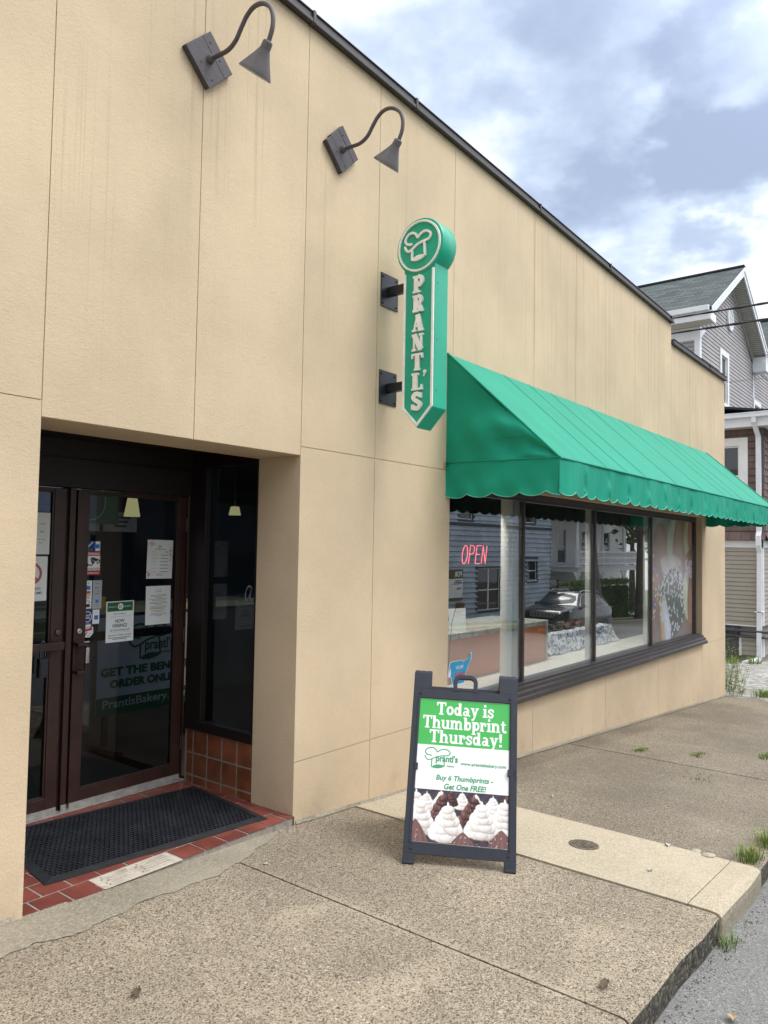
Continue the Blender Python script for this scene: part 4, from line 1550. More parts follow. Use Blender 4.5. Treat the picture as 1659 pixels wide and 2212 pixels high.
for j in range(ny_):
    for i in range(nx_):
        x = .05 + (i + (.5 if j % 2 else 0)) * cw
        if x > MW - .052:
            continue
        y = .05 + j * chh
        b.box(x - .0045, x + .0045, y + .0036, y + chh - .0036, .0046, .0122, 0, FM)
b.build('mat_ribs', M('worn_rubber', (0.013, 0.015, 0.020), 0.55, 0, 0.4, 6, 0.1, 200), mt)
# =================================================================== notices on the doors
FD = F((0, DY + .018, 0), (1, 0, 0), (0, 0, 1))             # normal points to the street
assert FD.n.y < 0
m_dgreen = M('deep_green_print', (0.008, 0.105, 0.040), 0.5, 0, 0.05)
m_red = M('red_print', (0.42, 0.018, 0.03), 0.5, 0, 0.05)
m_navyp = M('navy_print', (0.006, 0.028, 0.16), 0.5, 0, 0.05)
m_blue = M('blue_print', (0.02, 0.16, 0.62), 0.5, 0, 0.05)
m_orange = M('orange_print', (0.62, 0.10, 0.015), 0.5, 0, 0.05)
m_yel = M('yellow_marker', (0.75, 0.66, 0.06), 0.6)
m_greyp = M('grey_film', (0.36, 0.40, 0.43), 0.4, 0, 0.05)
m_mint = M('mint_print', (0.28, 0.62, 0.50), 0.5)


def sheet(name, label, x0, x1, z0, z1, cat='notice', mat=None, tilt=0.0, fr0=None, group=None):
    """one sheet of paper: returns thing, its own frame (origin lower left) and w,h"""
    base = fr0 or FD
    c = base((x0 + x1) / 2, (z0 + z1) / 2, 0)
    t = thing(name, label, cat, tuple(c), group)
    w_, h_ = x1 - x0, z1 - z0
    u = base.u * math.cos(tilt) + base.v * math.sin(tilt)
    v = base.v * math.cos(tilt) - base.u * math.sin(tilt)
    fr = F(c - u * (w_ / 2) - v * (h_ / 2), u, v)
    b = MB()
    b.box(0, w_, 0, h_, 0.0, .0008, 0, fr)
    b.build('paper', mat or m_paper, t)
    return t, fr, w_, h_


D1 = .0013
# now hiring
t, fr, w_, h_ = sheet('hiring_notice', 'white sheet with dark green heading reading NOW HIRING on the right door', 2.862, 3.073, 1.090, 1.366, tilt=R(.6))
b = MB()
bar2(b, fr, .008, w_ - .008, h_ - .068, h_ - .006, D1)
b.build('green_heading', m_dgreen, t)
b = MB()
b.prism(arc(w_ * .51, h_ - .037, .021, .021, 0, 360, 24)[:-1], fr, D1, D1 + .0002)
put_text(b, "PRANTL'S", fr, .018, .080, h_ - .041, h_ - .033, D1 + .0003)
put_text(b, "BAKERY", fr, .135, .190, h_ - .041, h_ - .033, D1 + .0003)
b.build('heading_lettering', m_paper, t)
b = MB()
chef_hat(b, fr, w_ * .51 - .014, h_ - .049, .026, .022, D1 + .0003, D1 + .0005, .0022)
put_text(b, "Join our team!", fr, .055, .150, h_ - .092, h_ - .079, D1, 0, .012, .3)
put_text(b, "NOW", fr, .070, .140, h_ - .146, h_ - .122, D1, 0, .02)
put_text(b, "HIRING!", fr, .050, .160, h_ - .178, h_ - .152, D1, 0, .02)
put_text(b, "Call Center & Kitchen Staff", fr, .030, .180, h_ - .202, h_ - .187, D1, 0, .01, .3)
put_text(b, "Apply inside or through our website", fr, .016, .194, h_ - .238, h_ - .222, D1, 0, .008, .3)
for zz_ in (.246, .256):
    bar2(b, fr, .02 + (zz_ - .246) * 3, w_ - .02 - (zz_ - .246) * 3, h_ - zz_ - .002, h_ - zz_ + .002, D1)
bar2(b, fr, .022, w_ - .022, h_ - .1045, h_ - .1035, D1)
bar2(b, fr, .022, w_ - .022, h_ - .2115, h_ - .2105, D1)
b.build('notice_lettering', M('green_black_ink', (0.008, 0.045, 0.03), 0.6), t)

# store hours
t, fr, w_, h_ = sheet('store_hours_notice', 'pale sheet listing STORE HOURS with red flowers in its corners', 3.166, 3.380, 1.512, 1.788, tilt=R(-.9))
b = MB()
chef_hat(b, fr, .092, h_ - .060, .026, .020, D1, D1 + .0002, .0022)
put_text(b, "STORE HOURS", fr, .064, .150, h_ - .072, h_ - .062, D1, 0, .012)
for i, dn_ in enumerate(['Monday', 'Tuesday', 'Wednesday', 'Thursday', 'Friday', 'Saturday', 'Sunday']):
    z_ = h_ - .085 - i * .0235
    put_text(b, dn_, fr, .036, .036 + .0062 * len(dn_), z_ - .004, z_ + .003, D1)
    bar2(b, fr, .112 if i else .145, .176, z_ - .0022, z_ + .0018, D1)
bar2(b, fr, .05, .16, .040, .0405, D1)
bar2(b, fr, .07, .145, .031, .033, D1)
bar2(b, fr, .08, .135, .022, .024, D1)
b.build('notice_lettering', m_ink2, t)
rr = random.Random(5)
for cx, cz, sx, sz, n in ((.030, h_ - .028, .028, .024, 34), (w_ - .016, h_ - .11, .014, .05, 30), (.018, .035, .016, .036, 30)):
    b = MB()
    for _ in range(n):
        px, pz = cx + rr.gauss(0, .5) * sx, cz + rr.gauss(0, .5) * sz
        px, pz = min(max(px, .004), w_ - .004), min(max(pz, .004), h_ - .004)
        q = rr.uniform(.002, .0042)
        b.prism(arc(px, pz, q, q * .8, 0, 360, 6)[:-1], fr, D1, D1 + .0001 + rr.random() * .0002)
    b.build('red_flowers', m_red, t)

# typed letter
t, fr, w_, h_ = sheet('typed_letter', 'white typed letter with two yellow highlighted lines below the store hours sheet', 3.166, 3.373, 1.187, 1.460, tilt=R(.3))
b = MB()
rr = random.Random(9)
put_text(b, "Prantl's Bakery", fr, .078, .128, h_ - .032, h_ - .025, D1)
bar2(b, fr, .080, .130, h_ - .043, h_ - .040, D1)
zz_ = .056
for i in range(16):
    zz_ += .0085 if i not in (3, 5, 8, 11, 13) else .0125
    ww_ = rr.uniform(.055, .078) if i not in (2, 7, 12, 15) else rr.uniform(.028, .045)
    bar2(b, fr, .104 - ww_, .104 + ww_, h_ - zz_ - .0013, h_ - zz_ + .0013, D1 + .0003)
b.build('notice_lettering', m_ink2, t)
for q in ((.105, .150, h_ - .095, h_ - .088), (.028, .140, h_ - .164, h_ - .156)):
    b = MB()
    bar2(b, fr, *q, D1)
    b.build('highlighter', m_yel, t)

# security camera warning
t, fr, w_, h_ = sheet('camera_warning_sticker', 'red and white WARNING sticker with a security camera picture', 2.704, 2.806, 1.548, 1.702, 'sticker', m_red)
b = MB()
bar2(b, fr, .004, w_ - .004, .030, h_ - .028, D1)
put_text(b, "WARNING", fr, .010, w_ - .008, h_ - .023, h_ - .006, D1, 0, .02)
put_text(b, "SURVEILLANCE", fr, .008, w_ - .010, .007, .019, D1, 0, .015)
b.build('white_field', m_paper, t)
b = MB()
put_text(b, "24 HOUR VIDEO", fr, .006, w_ - .006, .034, .047, D1 + .0003, 0, .015)
b.prism([(.028, .105), (.042, .118), (.098, .100), (.096, .080), (.078, .072), (.060, .092)], fr, D1, D1 + .0003)
b.prism([(.030, .103), (.060, .090), (.056, .072), (.038, .078)], fr, D1, D1 + .0005)
b.ribbon([(.047, .076), (.040, .064), (.016, .066)], .007, fr, D1, D1 + .0004)
b.prism(arc(.010, .066, .006, .012, 0, 360, 12)[:-1], fr, D1, D1 + .0006)
b.build('camera_picture', m_ink, t)
b = MB()
b.prism([(.064, .076), (.090, .084), (.089, .096), (.062, .088)], fr, D1 + .0005, D1 + .0008)
b.build('camera_plate', m_paper, t)
b = MB()
put_text(b, "HR", fr, .068, .085, .081, .091, D1 + .0010, 0, .01)
b.build('camera_lettering', m_ink, t)

# blue heart sticker
t, fr, w_, h_ = sheet('blue_heart_sticker', 'blue sticker with a mint and navy heart above the red warning sticker', 2.690, 2.802, 1.704, 1.772, 'sticker', m_navyp)
b = MB()
bar2(b, fr, .076, w_ - .002, .002, h_ - .002, D1)
b.build('white_field', m_paper, t)
b = MB()
bar2(b, fr, .068, .106, .020, .047, D1 + .0002)
b.build('blue_square', m_blue, t)
b = MB()
b.ribbon([(.024, .028), (.034, .040), (.048, .052), (.055, .058), (.050, .064)], .010, fr, D1, D1 + .0003)
put_text(b, "shop small", fr, .006, .058, .006, .014, D1)
b.build('heart_stroke', m_mint, t)

# payment stickers
t, fr, w_, h_ = sheet('card_payment_sticker', 'white strip of card payment symbols beside the grey strip', 2.692, 2.751, 1.327, 1.511, 'sticker')
b = MB()
bar2(b, fr, .018, .048, .124, .150, D1)
b.build('blue_square', m_blue, t)
b = MB()
bar2(b, fr, .014, .050, .096, .116, D1)
b.build('orange_square', m_orange, t)
b = MB()
for k in range(3):
    b.ribbon(arc(.026 + k * .001, .168, .004 + .004 * k, .005 + .004 * k, -45, 45, 6), .0016, fr, D1, D1 + .0002)
put_text(b, "VISA", fr, .018, .046, .072, .080, D1, 0, .02)
bar2(b, fr, .012, .050, .086, .090, D1)
bar2(b, fr, .012, .050, .066, .068, D1)
bar2(b, fr, .012, .046, .050, .053, D1)
bar2(b, fr, .012, .048, .010, .030, D1)
b.build('card_lettering', m_ink, t)
b = MB()
b.prism([(.026, .038), (.050, .038), (.050, .046)], fr, D1, D1 + .0002)
bar2(b, fr, .010, .022, .009, .020, D1 + .0004)
b.build('red_flash', m_red, t)
t, fr, w_, h_ = sheet('phone_payment_sticker', 'grey strip of phone payment symbols to the right of the white strip', 2.757, 2.823, 1.323, 1.512, 'sticker', m_greyp)
b = MB()
put_text(b, "Pay", fr, .030, .050, .134, .144, D1)
b.prism(arc(.022, .139, .004, .005, 0, 360, 10)[:-1], fr, D1, D1 + .0002)
put_text(b, "Pay", fr, .034, .048, .115, .123, D1)
put_text(b, "VISA", fr, .020, .046, .096, .103, D1, 0, .02)
bar2(b, fr, .022, .044, .024, .026, D1)
bar2(b, fr, .018, .048, .166, .168, D1)
b.build('card_lettering', m_ink, t)
b = MB()
bar2(b, fr, .022, .044, .040, .060, D1)
b.build('blue_square', m_blue, t)

# shop small
t, fr, w_, h_ = sheet('shop_small_sticker', 'navy and white SHOP SMALL sticker above the octagonal one', 2.690, 2.813, 1.222, 1.320, 'sticker', m_navyp)
b = MB()
bar2(b, fr, .072, w_ - .002, .002, h_ - .002, D1)
b.prism(arc(.036, .052, .031, .036, 0, 360, 28)[:-1], fr, D1, D1 + .0002)
bar2(b, fr, .008, .060, .008, .0095, D1)
b.build('white_field', m_paper, t)
b = MB()
b.prism(arc(.036, .052, .026, .031, 0, 360, 28)[:-1], fr, D1 + .0003, D1 + .0005)
b.build('navy_disc', m_navyp, t)
b = MB()
put_text(b, "SHOP", fr, .017, .055, .054, .067, D1 + .0007, 0, .03)
put_text(b, "SMALL", fr, .015, .057, .038, .051, D1 + .0007, 0, .03)
b.build('sticker_lettering', m_paper, t)
b = MB()
bar2(b, fr, .084, .112, .030, .058, D1 + .0003)
b.build('blue_square', m_blue, t)

# octagonal alarm sticker
c = FD(2.7335, 1.182, 0)
t = thing('octagon_alarm_sticker', 'small white octagonal alarm sticker with a red band', 'sticker', tuple(c))
fr = F(c, FD.u, FD.v)
b = MB()
b.prism([(.037 / math.cos(R(22.5)) * math.cos(R(22.5 + 45 * k)), .043 / math.cos(R(22.5)) * math.sin(R(22.5 + 45 * k))) for k in range(8)], fr, 0, .0008)
b.build('white_octagon', m_paper, t)
b = MB()
b.prism([(-.030, -.006), (.028, .004), (.028, .018), (-.030, .008)], fr, D1, D1 + .0002)
b.prism([(.006, .018), (.020, .034), (.030, .028), (.022, .018)], fr, D1, D1 + .0003)
b.prism([(-.028, -.030), (-.012, -.010), (-.002, -.006), (-.020, -.036)], fr, D1, D1 + .0003)
b.build('red_band', m_red, t)
b = MB()
bar2(b, fr, -.024, .004, .018, .021, D1)
bar2(b, fr, .004, .024, -.018, -.016, D1)
bar2(b, fr, -.006, .014, -.034, -.031, D1)
b.build('sticker_lettering', m_ink, t)

# left door notices
t, fr, w_, h_ = sheet('policy_notice', 'white policy sheet on the left door half hidden by the wall', 2.235, 2.449, 1.684, 1.944)
b = MB()
put_text(b, "is not", fr, .150, .182, h_ - .074, h_ - .063, D1)
put_text(b, "bills.", fr, .150, .180, h_ - .124, h_ - .113, D1)
put_text(b, "for any", fr, .138, .186, h_ - .174, h_ - .163, D1)
put_text(b, "fee.", fr, .146, .170, h_ - .192, h_ - .183, D1)
b.build('notice_lettering', m_ink, t)
t, fr, w_, h_ = sheet('restroom_notice', 'white NO PUBLIC RESTROOMS sheet with a red ring on the left door', 2.225, 2.441, 1.393, 1.670)
b = MB()
b.ribbon(arc(.113, .170, .062, .062, 0, 360, 40)[:-1], .016, fr, D1, D1 + .0003, closed=True)
b.ribbon([(.07, .213), (.156, .127)], .014, fr, D1, D1 + .0006)
b.build('red_ring', M('faded_red_print', (0.46, 0.10, 0.10), 0.6), t)
b = MB()
put_text(b, "NO PUBLIC", fr, .058, .178, .070, .086, D1, 0, .015)
put_text(b, "RESTROOMS", fr, .048, .186, .042, .058, D1, 0, .015)
b.build('notice_lettering', m_ink, t)

# key box hanging from the push bar
t = thing('key_lockbox', 'black key lockbox hanging by its shackle from the left push bar', 'lockbox', (2.405, DY - .05, 1.03))
b = MB()
b.box(2.362, 2.418, DY - .085, DY - .045, .93, 1.045)
b.box(2.369, 2.411, DY - .0885, DY - .0852, .945, 1.03)
b.build('case', m_black, t, 0.008)
b = MB()
b.tube([(2.374, DY - .062, 1.04)] + [(2.390 + .016 * math.cos(R(a)), DY - .062 + .0 * a, 1.115 + .035 * math.sin(R(a))) for a in range(180, -1, -20)] + [(2.406, DY - .062, 1.04)], .006, 8)
b.build('shackle', M('dark_steel', (0.08, 0.08, 0.085), 0.35, 0.8), t)

# =================================================================== shop window contents
m_neon_on = emit_mat('neon_pink', (1.0, 0.13, 0.16), 2.2)
t = thing('neon_open_sign', 'pink neon OPEN sign hanging inside the shop window', 'neon sign', (5.91, .16, 1.71))
FN = F((5.74, .20, 1.625), (1, 0, 0), (0, 0, 1))
NW, NH, TR = .44, .165, .0036


def neon(pts):
    b_ = MB()
    P = [tuple(FN(a * NW + c * NH * .22, c * NH, .0)) for a, c in pts]
    b_.tube(P, TR, 8)
    return b_


NEON = {'letter_o': [arc(.11, .5, .10, .5, 90, 450, 28)], 'letter_p': [[(.29, 0), (.29, 1.0), (.40, 1.0), (.455, .92), (.46, .72), (.42, .55), (.30, .52)]],
        'letter_e': [[(.72, 0), (.55, 0), (.55, 1.0), (.72, 1.0)], [(.55, .52), (.69, .52)]], 'letter_n': [[(.80, 0), (.80, 1.0), (.96, 0), (.96, 1.0)]]}
for nm, ps in NEON.items():
    b = MB()
    for p_ in ps:
        P = [tuple(FN(a * NW + c * NH * .20, c * NH, 0)) for a, c in p_]
        b.tube(P, TR, 8)
    b.build(nm, m_neon_on, t)
b = MB()
for a in (.12, .86):
    b.tube([tuple(FN(a * NW, NH * 1.0, -.01)), tuple(FN(a * NW, .60, -.01))], .0012, 5)
b.tube([tuple(FN(.05, -.01, -.02)), tuple(FN(.0, -.30, -.02)), tuple(FN(-.09, -.52, -.03)), tuple(FN(-.13, -.80, -.03)), tuple(FN(-.16, -1.05, -.03))], .003, 5)
b.build('hanging_wire', m_ink, t)

# map sticker on the glass
FG = F((5.44, WY - .0015, .60), (1, 0, 0), (0, 0, 1))
t = thing('map_sticker', 'blue map-shaped sticker reading WE SHIP at the low left of the shop window', 'sticker', (5.6, WY - .002, .70))
OUT = [(.02, .33), (.0, .24), (-.01, .12), (.05, .11), (.055, .04), (.08, -.01), (.28, -.01), (.30, .06), (.31, .13), (.34, .20), (.375, .27), (.41, .33), (.415, .43), (.385, .43), (.37, .36), (.30, .33), (.27, .305), (.24, .345), (.05, .345)]
sc2 = lambda pts, k: [(.20 + (a - .20) * k, .18 + (c - .18) * k) for a, c in pts]
b = MB()
b.prism([(a * .85, c * .55) for a, c in sc2(OUT, 1.06)], FG, 0, .0005)
b.build('white_border', m_paper, t)
b = MB()
b.prism([(a * .85, c * .55) for a, c in OUT], FG, .0008, .0010)
b.build('blue_map', M('sky_blue_print', (0.035, 0.34, 0.60), 0.5, 0, 0.04), t)
b = MB()
put_text(b, "WE SHIP", FG, .105, .225, .118, .150, .0014, 0, .015)
b.build('map_lettering', m_paper, t)
b = MB()
b.prism([(-.02, .08), (.02, .145), (.03, .10), (.02, .06)], FG, .0012, .0014)
b.build('pale_patch', m_paper, t)
b = MB()
put_text(b, "goldbelly", FG, .080, .262, .052, .092, .0016, 0, .03)
b.build('map_brand_lettering', M('coral_print', (0.62, 0.05, 0.07), 0.5), t)


def donuts(u, v):
    img = np.zeros(u.shape + (3,)) + np.array(lin(120, 88, 74))
    r = np.random.default_rng(4)

    def blob(cx, cy, rx, ry, col, soft=10., rot=0.0, ring=0.0):
        nonlocal img
        c, s = math.cos(rot), math.sin(rot)
        a, b2 = (u - cx) * c + (v - cy) * s, -(u - cx) * s + (v - cy) * c
        q = np.sqrt((a / rx) ** 2 + (b2 / ry) ** 2)
        m_ = np.clip((1 - q) * soft, 0, 1)
        if ring:
            m_ *= np.clip((q - ring) * soft, 0, 1)
        shade = (1.08 - .4 * q * q + .12 * np.sin(a * 26 + b2 * 17))[..., None]
        img = img * (1 - m_[..., None]) + np.array(col) * shade * m_[..., None]
        return m_
    blob(.15, .95, .26, .22, lin(150, 165, 160)); blob(.22, .74, .20, .24, lin(170, 120, 105)); blob(.55, .80, .20, .34, lin(196, 205, 175), 10, -.2)
    blob(.62, .80, .12, .30, lin(170, 120, 84), 9, -.25); blob(.93, .86, .16, .24, lin(205, 190, 130)); blob(.97, .88, .09, .16, lin(178, 96, 60))
    blob(.45, .62, .30, .10, lin(222, 212, 206), 5); blob(.95, .66, .08, .10, lin(70, 34, 40)); blob(.62, .52, .26, .10, lin(170, 150, 140), 4)
    m1 = blob(.06, .42, .22, .33, lin(150, 110, 96))
    m2 = blob(.50, .30, .34, .30, lin(20, 26, 44), 14)
    blob(.28, .12, .07, .26, lin(222, 170, 96), 10, .25); blob(.36, .12, .075, .28, lin(226, 232, 250), 10, .3)
    m3 = blob(.90, .50, .17, .24, lin(150, 94, 72), 12); blob(.86, .34, .10, .22, lin(215, 220, 190), 10, .12); blob(.97, .28, .10, .26, lin(160, 100, 62), 10)
    cols = [lin(210, 40, 50), lin(50, 90, 200), lin(60, 160, 90), lin(235, 200, 60), lin(240, 240, 240), lin(220, 100, 40)]
    for _ in range(200):
        x, y = .02 + .20 * r.random(), .10 + .66 * r.random()
        if x > .20 - .5 * abs(y - .42):
            continue
        blob(x, y, .020, .010, cols[r.integers(6)], 6, r.random() * 3)
    for _ in range(260):
        a, q = r.random() * 6.28, r.random() ** .35
        x, y = .50 + .32 * q * math.cos(a), .32 + .29 * q * math.sin(a)
        if r.random() < .55 or a < 4.0:
            blob(x, y, .012 + .008 * r.random(), .012, lin(232, 236, 244), 5, r.random() * 3)
    for _ in range(180):
        x, y = .82 + .18 * r.random(), .50 + .16 * r.random()
        blob(x, y, .010, .007, lin(225, 215, 235), 5, r.random() * 3)
    img[(u > .93) & (v < .1)] *= .6
    return img * .68 + .13


GX0, GX1 = MUL[3] + .035, MUL[4] - .09
FDn = F((GX0 - .012, WY - .0012, .485), (1, 0, 0), (0, 0, 1))
b, colr = picture('doughnut print', FDn, GX1 - GX0, 1.745, 110, 130, donuts)
dp_ = b.build('doughnut_window_print', vcol_mat('doughnut_print', 0.16, 0.7), None, loc=(0, 0, 0), colors=colr)
tag(dp_, 'large window print of iced and sprinkled doughnuts filling the far right pane', 'window print')

# counter, sign card and basket behind the first pane
m_counter = M('orange_laminate', (0.62, 0.20, 0.065), 0.45, 0, 0.12, 2)


def marble():
    m, t, out = new_mat('pale_marble')
    p = obj_of(t)
    n = t.noise(p, 5.0, 8.0, 0.7, 2.0)
    c = t.ramp(n, [(0.35, (0.62, 0.63, 0.60)), (0.5, (0.52, 0.53, 0.51)), (0.54, (0.25, 0.27, 0.27)), (0.58, (0.56, 0.57, 0.55)), (1, (0.66, 0.67, 0.64))])
    principled(t, out, c, 0.25)
    return m


t = thing('display_counter', 'orange fronted counter with pale marble top behind the first panes', 'counter', (6.6, .8, .499))
b = MB()
b.box(5.0, 8.05, .50, 1.15, .4985, .90)
b.build('counter_front', m_counter, t)
b = MB()
b.box(4.98, 8.07, .47, 1.20, .901, .955)
b.build('counter_top', marble(), t, 0.006)
b = MB()
b.box(8.051, 8.075, .48, 1.17, .4985, .9005)
b.build('counter_end_trim', m_ledge, t)
t = thing('counter_card', 'blank white card leaning on the orange counter beside the column', 'card', (6.35, .6, .956))
b = MB()
b.hexa([(6.22, .62, .957), (6.42, .56, .957), (6.42, .564, .957), (6.22, .624, .957), (6.28, .68, 1.165), (6.50, .62, 1.165), (6.50, .624, 1.165), (6.28, .684, 1.165)])
b.build('card', m_paper, t)
b = MB()
b.hexa([(6.34, .70, .957), (6.38, .69, .957), (6.38, .694, .957), (6.34, .704, .957), (6.37, .655, 1.12), (6.40, .645, 1.12), (6.40, .649, 1.12), (6.37, .659, 1.12)])
b.build('card_prop', m_paper, t)
t = thing('wicker_basket', 'small wicker basket with dry stems on the left end of the counter', 'basket', (6.05, .72, .956))
b = MB()
for k in range(7):
    r_ = .12 + .004 * k
    b.tube([(6.05 + r_ * math.cos(R(a)), .72 + r_ * .8 * math.sin(R(a)), .965 + k * .014) for a in range(0, 361, 15)], .008, 6)
for a in range(0, 360, 24):
    b.tube([(6.05 + .12 * math.cos(R(a)), .72 + .096 * math.sin(R(a)), .958), (6.05 + .147 * math.cos(R(a)), .72 + .118 * math.sin(R(a)), 1.06)], .006, 5)
b.build('weave', M('wicker', (0.30, 0.20, 0.09), 0.7, 0, 0.3, 20), t)
b = MB()
rr = random.Random(3)
for _ in range(60):
    a = rr.uniform(0, 6.28)
    p0 = Vector((6.05 + .06 * math.cos(a), .72 + .05 * math.sin(a), 1.0))
    p1 = p0 + Vector((math.cos(a) * rr.uniform(.02, .12), math.sin(a) * .08, rr.uniform(.06, .20)))
    b.tube([p0, (p0 + p1) / 2 + Vector((0, 0, .02)), p1], [.003, .003, .001], 4)
b.build('dry_stems', M('dry_straw', (0.34, 0.29, 0.12), 0.8, 0, 0.3, 30), t)

# low display table under a blue patterned cloth
def toile():
    m, t, out = new_mat('blue_toile_cloth')
    p = obj_of(t)
    n = t.noise(p, 22.0, 5.0, 0.7, 1.0)
    n2 = t.noise(p, 6.0, 3.0, 0.6)
    k = t.math('MULTIPLY', t.sstep(n, 0.49, 0.55), t.sstep(n2, 0.2, 0.4))
    c = t.mix(k, (0.74, 0.77, 0.80), (0.04, 0.09, 0.27))
    principled(t, out, c, 0.8)
    return m


t = thing('display_table', 'low display under a blue and white patterned cloth in the shop window', 'table', (9.4, .85, .5))
b = MB()
b.box(8.35, 10.35, .62, 1.22, .70, .735)
b.box(8.40, 10.30, .68, 1.18, .05, .70)
b.build('table_top', M('plain_wood', (0.25, 0.16, 0.09), 0.6), t)
b = MB()


def cloth(a, c):
    x = 8.28 + 2.14 * a
    if c < .5:
        q = c / .5
        y = 1.24 - .64 * q
        z = .742 + .004 * math.sin(x * 9 + q * 5)
    else:
        q = (c - .5) / .5
        y = .60 - .045 * q - .022 * q * math.sin(x * 14) - .012 * q * math.sin(x * 31 + 1)
        z = .742 - (.742 - .508) * q ** 1.1 + .006 * math.sin(x * 7) * q
    e = max(0, abs(a - .5) - .44) / .06
    z -= e ** 1.5 * (z - .52) * .75
    return (x + (.0 if a < .5 else .06 * q * e), y, z)


b.grid(90, 30, cloth)
b.build('tablecloth', toile(), t)
m_clear = glass_mat('clear_plastic', 0.25, (0.9, 0.92, 0.92))
m_bakes = [M('dark_bakes', (0.035, 0.022, 0.018), 0.5, 0, 0.4, 30, 0.6, 60), M('brown_bakes', (0.16, 0.075, 0.032), 0.6, 0, 0.4, 30, 0.6, 60), M('red_bakes', (0.20, 0.04, 0.03), 0.6, 0, 0.5, 30, 0.6, 60)]
TR_LABEL = ['clear lidded tray of dark bakes at the left end of the patterned cloth', 'clear lidded tray of dark bakes second from the left on the patterned cloth', 'clear lidded tray of brown bakes in the middle of the patterned cloth', 'clear lidded tray of reddish bakes right of the middle of the patterned cloth', 'clear lidded tray of dark bakes at the right end of the patterned cloth']
for i in range(5):
    x = 8.52 + i * .37
    t = thing('pastry_tray', TR_LABEL[i], 'tray', (x, .85, .748), 'pastry trays on the patterned cloth')
    b = MB()
    b.box(x - .15, x + .15, .72, .98, .749, .762)
    b.build('tray_base', m_black, t, 0.004)
    b = MB()
    b.hexa([(x - .145, .725, .763), (x + .145, .725, .763), (x + .145, .975, .763), (x - .145, .975, .763), (x - .12, .745, .835), (x + .12, .745, .835), (x + .12, .955, .835), (x - .12, .955, .835)])
    b.build('clear_lid', m_clear, t, 0.006)
    b = MB()
    for p in range(3):
        for q in range(2):
            cx, cy = x - .085 + p * .085, .79 + q * .12
            b.lathe([(.001, .806), (.026, .80), (.036, .785), (.034, .7635)], (cx, cy, 0), (0, 0, 1), 12, caps=False)
    b.build('bakes', m_bakes[[0, 0, 1, 2, 0][i]], t)
t = thing('price_card', 'small white price card standing at the left of the patterned cloth', 'card', (8.33, .60, .748))
b = MB()
b.hexa([(8.18, .60, .748), (8.30, .575, .748), (8.30, .578, .748), (8.18, .603, .748), (8.24, .66, .88), (8.36, .635, .88), (8.36, .638, .88), (8.24, .663, .88)])
b.build('card', m_paper, t)

# =================================================================== inside the entrance
t = thing('order_online_banner', 'grey white banner inside the right door reading GET THE BENEFITS ORDER ONLINE', 'banner', (4.0, 2.2, .3))
FB2 = F((3.43, 2.2, .345), (1, 0, 0), (0, 0, 1))
BW, BH = 1.02, .80
m_ban = M('banner_vinyl', (0.46, 0.46, 0.52), 0.6, 0, 0.05)
b = MB()
b.box(0, BW, 0, BH, -.006, 0, 0, FB2)
b.build('banner_sheet', m_ban, t)
b = MB()
bar2(b, FB2, 0, BW, 0, .146, .001)
b.build('green_band', m_dgreen, t)
b = MB()
put_text(b, "PrantlsBakery.com", FB2, .06, .90, .036, .125, .002, 0, .012)
b.build('band_lettering', M('banner_white', (0.5, 0.5, 0.52), 0.6), t)
b = MB()
put_text(b, "GET THE BENEFITS", FB2, .032, .965, .315, .388, .002, 0, .05)
b.build('first_line_lettering', m_dgreen, t)
b = MB()
put_text(b, "ORDER ONLINE", FB2, .12, .84, .215, .286, .002, 0, .05)
b.build('second_line_lettering', m_dgreen, t)
b = MB()
chef_hat(b, FB2, .285, .425, .40, .31, .0008, .0012, .016)
put_text(b, "prantl's", FB2, .445, .735, .475, .60, .0022, 0, .015)
put_text(b, "bakery", FB2, .61, .71, .455, .485, .0022, 0, .01)
b.build('banner_logo', m_dgreen, t)
b = MB()
for x in (.10, BW - .10):
    b.box(x - .02, x + .02, -.285, BH, -.045, -.0065, 0, FB2)
    b.box(x - .03, x + .03, -.285, -.255, -.25, .20, 0, FB2)
b.box(.121, BW - .121, .30, .34, -.04, -.01, 0, FB2)
b.build('banner_stand', m_frame, t)

m_shade = None


def pendant(x, y, zb, r0, r1, h, label):
    global m_shade
    if m_shade is None:
        m_, t_, o_ = new_mat('lit_pendant_shade')
        e = t_.n('ShaderNodeEmission', ins={'Color': (1.0, 0.72, 0.26, 1), 'Strength': 0.85})
        t_.t.links.new(e.outputs[0], o_.inputs['Surface'])
        m_shade = m_
    t = thing('pendant_lamp', label, 'lamp', (x, y, zb), 'lit pendant lamps inside the shop')
    b = MB()
    b.lathe([(r1, 0), (r0, h), (r0 * .3, h + .004)], (x, y, zb), (0, 0, 1), 24, caps=False)
    b.build('lamp_shade', m_shade, t)
    b = MB()
    b.tube([(x, y, zb + h), (x, y, 2.745)], .004, 6)
    b.lathe([(.012, h), (.016, h + .05)], (x, y, zb), (0, 0, 1), 10)
    b.build('cord', m_ink, t)
    b = MB()
    b.lathe([(.06, 2.72), (.06, 2.7495)], (x, y, 0), (0, 0, 1), 18)
    b.build('ceiling_rose', M('pale_trim2', (0.3, 0.3, 0.3), 0.5), t)
    return t


pendant(4.30, 3.1, 2.02, .045, .078, .19, 'lit pendant lamp seen through the right door glass')
pendant(5.95, 3.5, 2.11, .050, .072, .10, 'lit pendant lamp seen through the narrow side window')
dlm = emit_mat('downlight_glow', (1, .95, .85), 3)


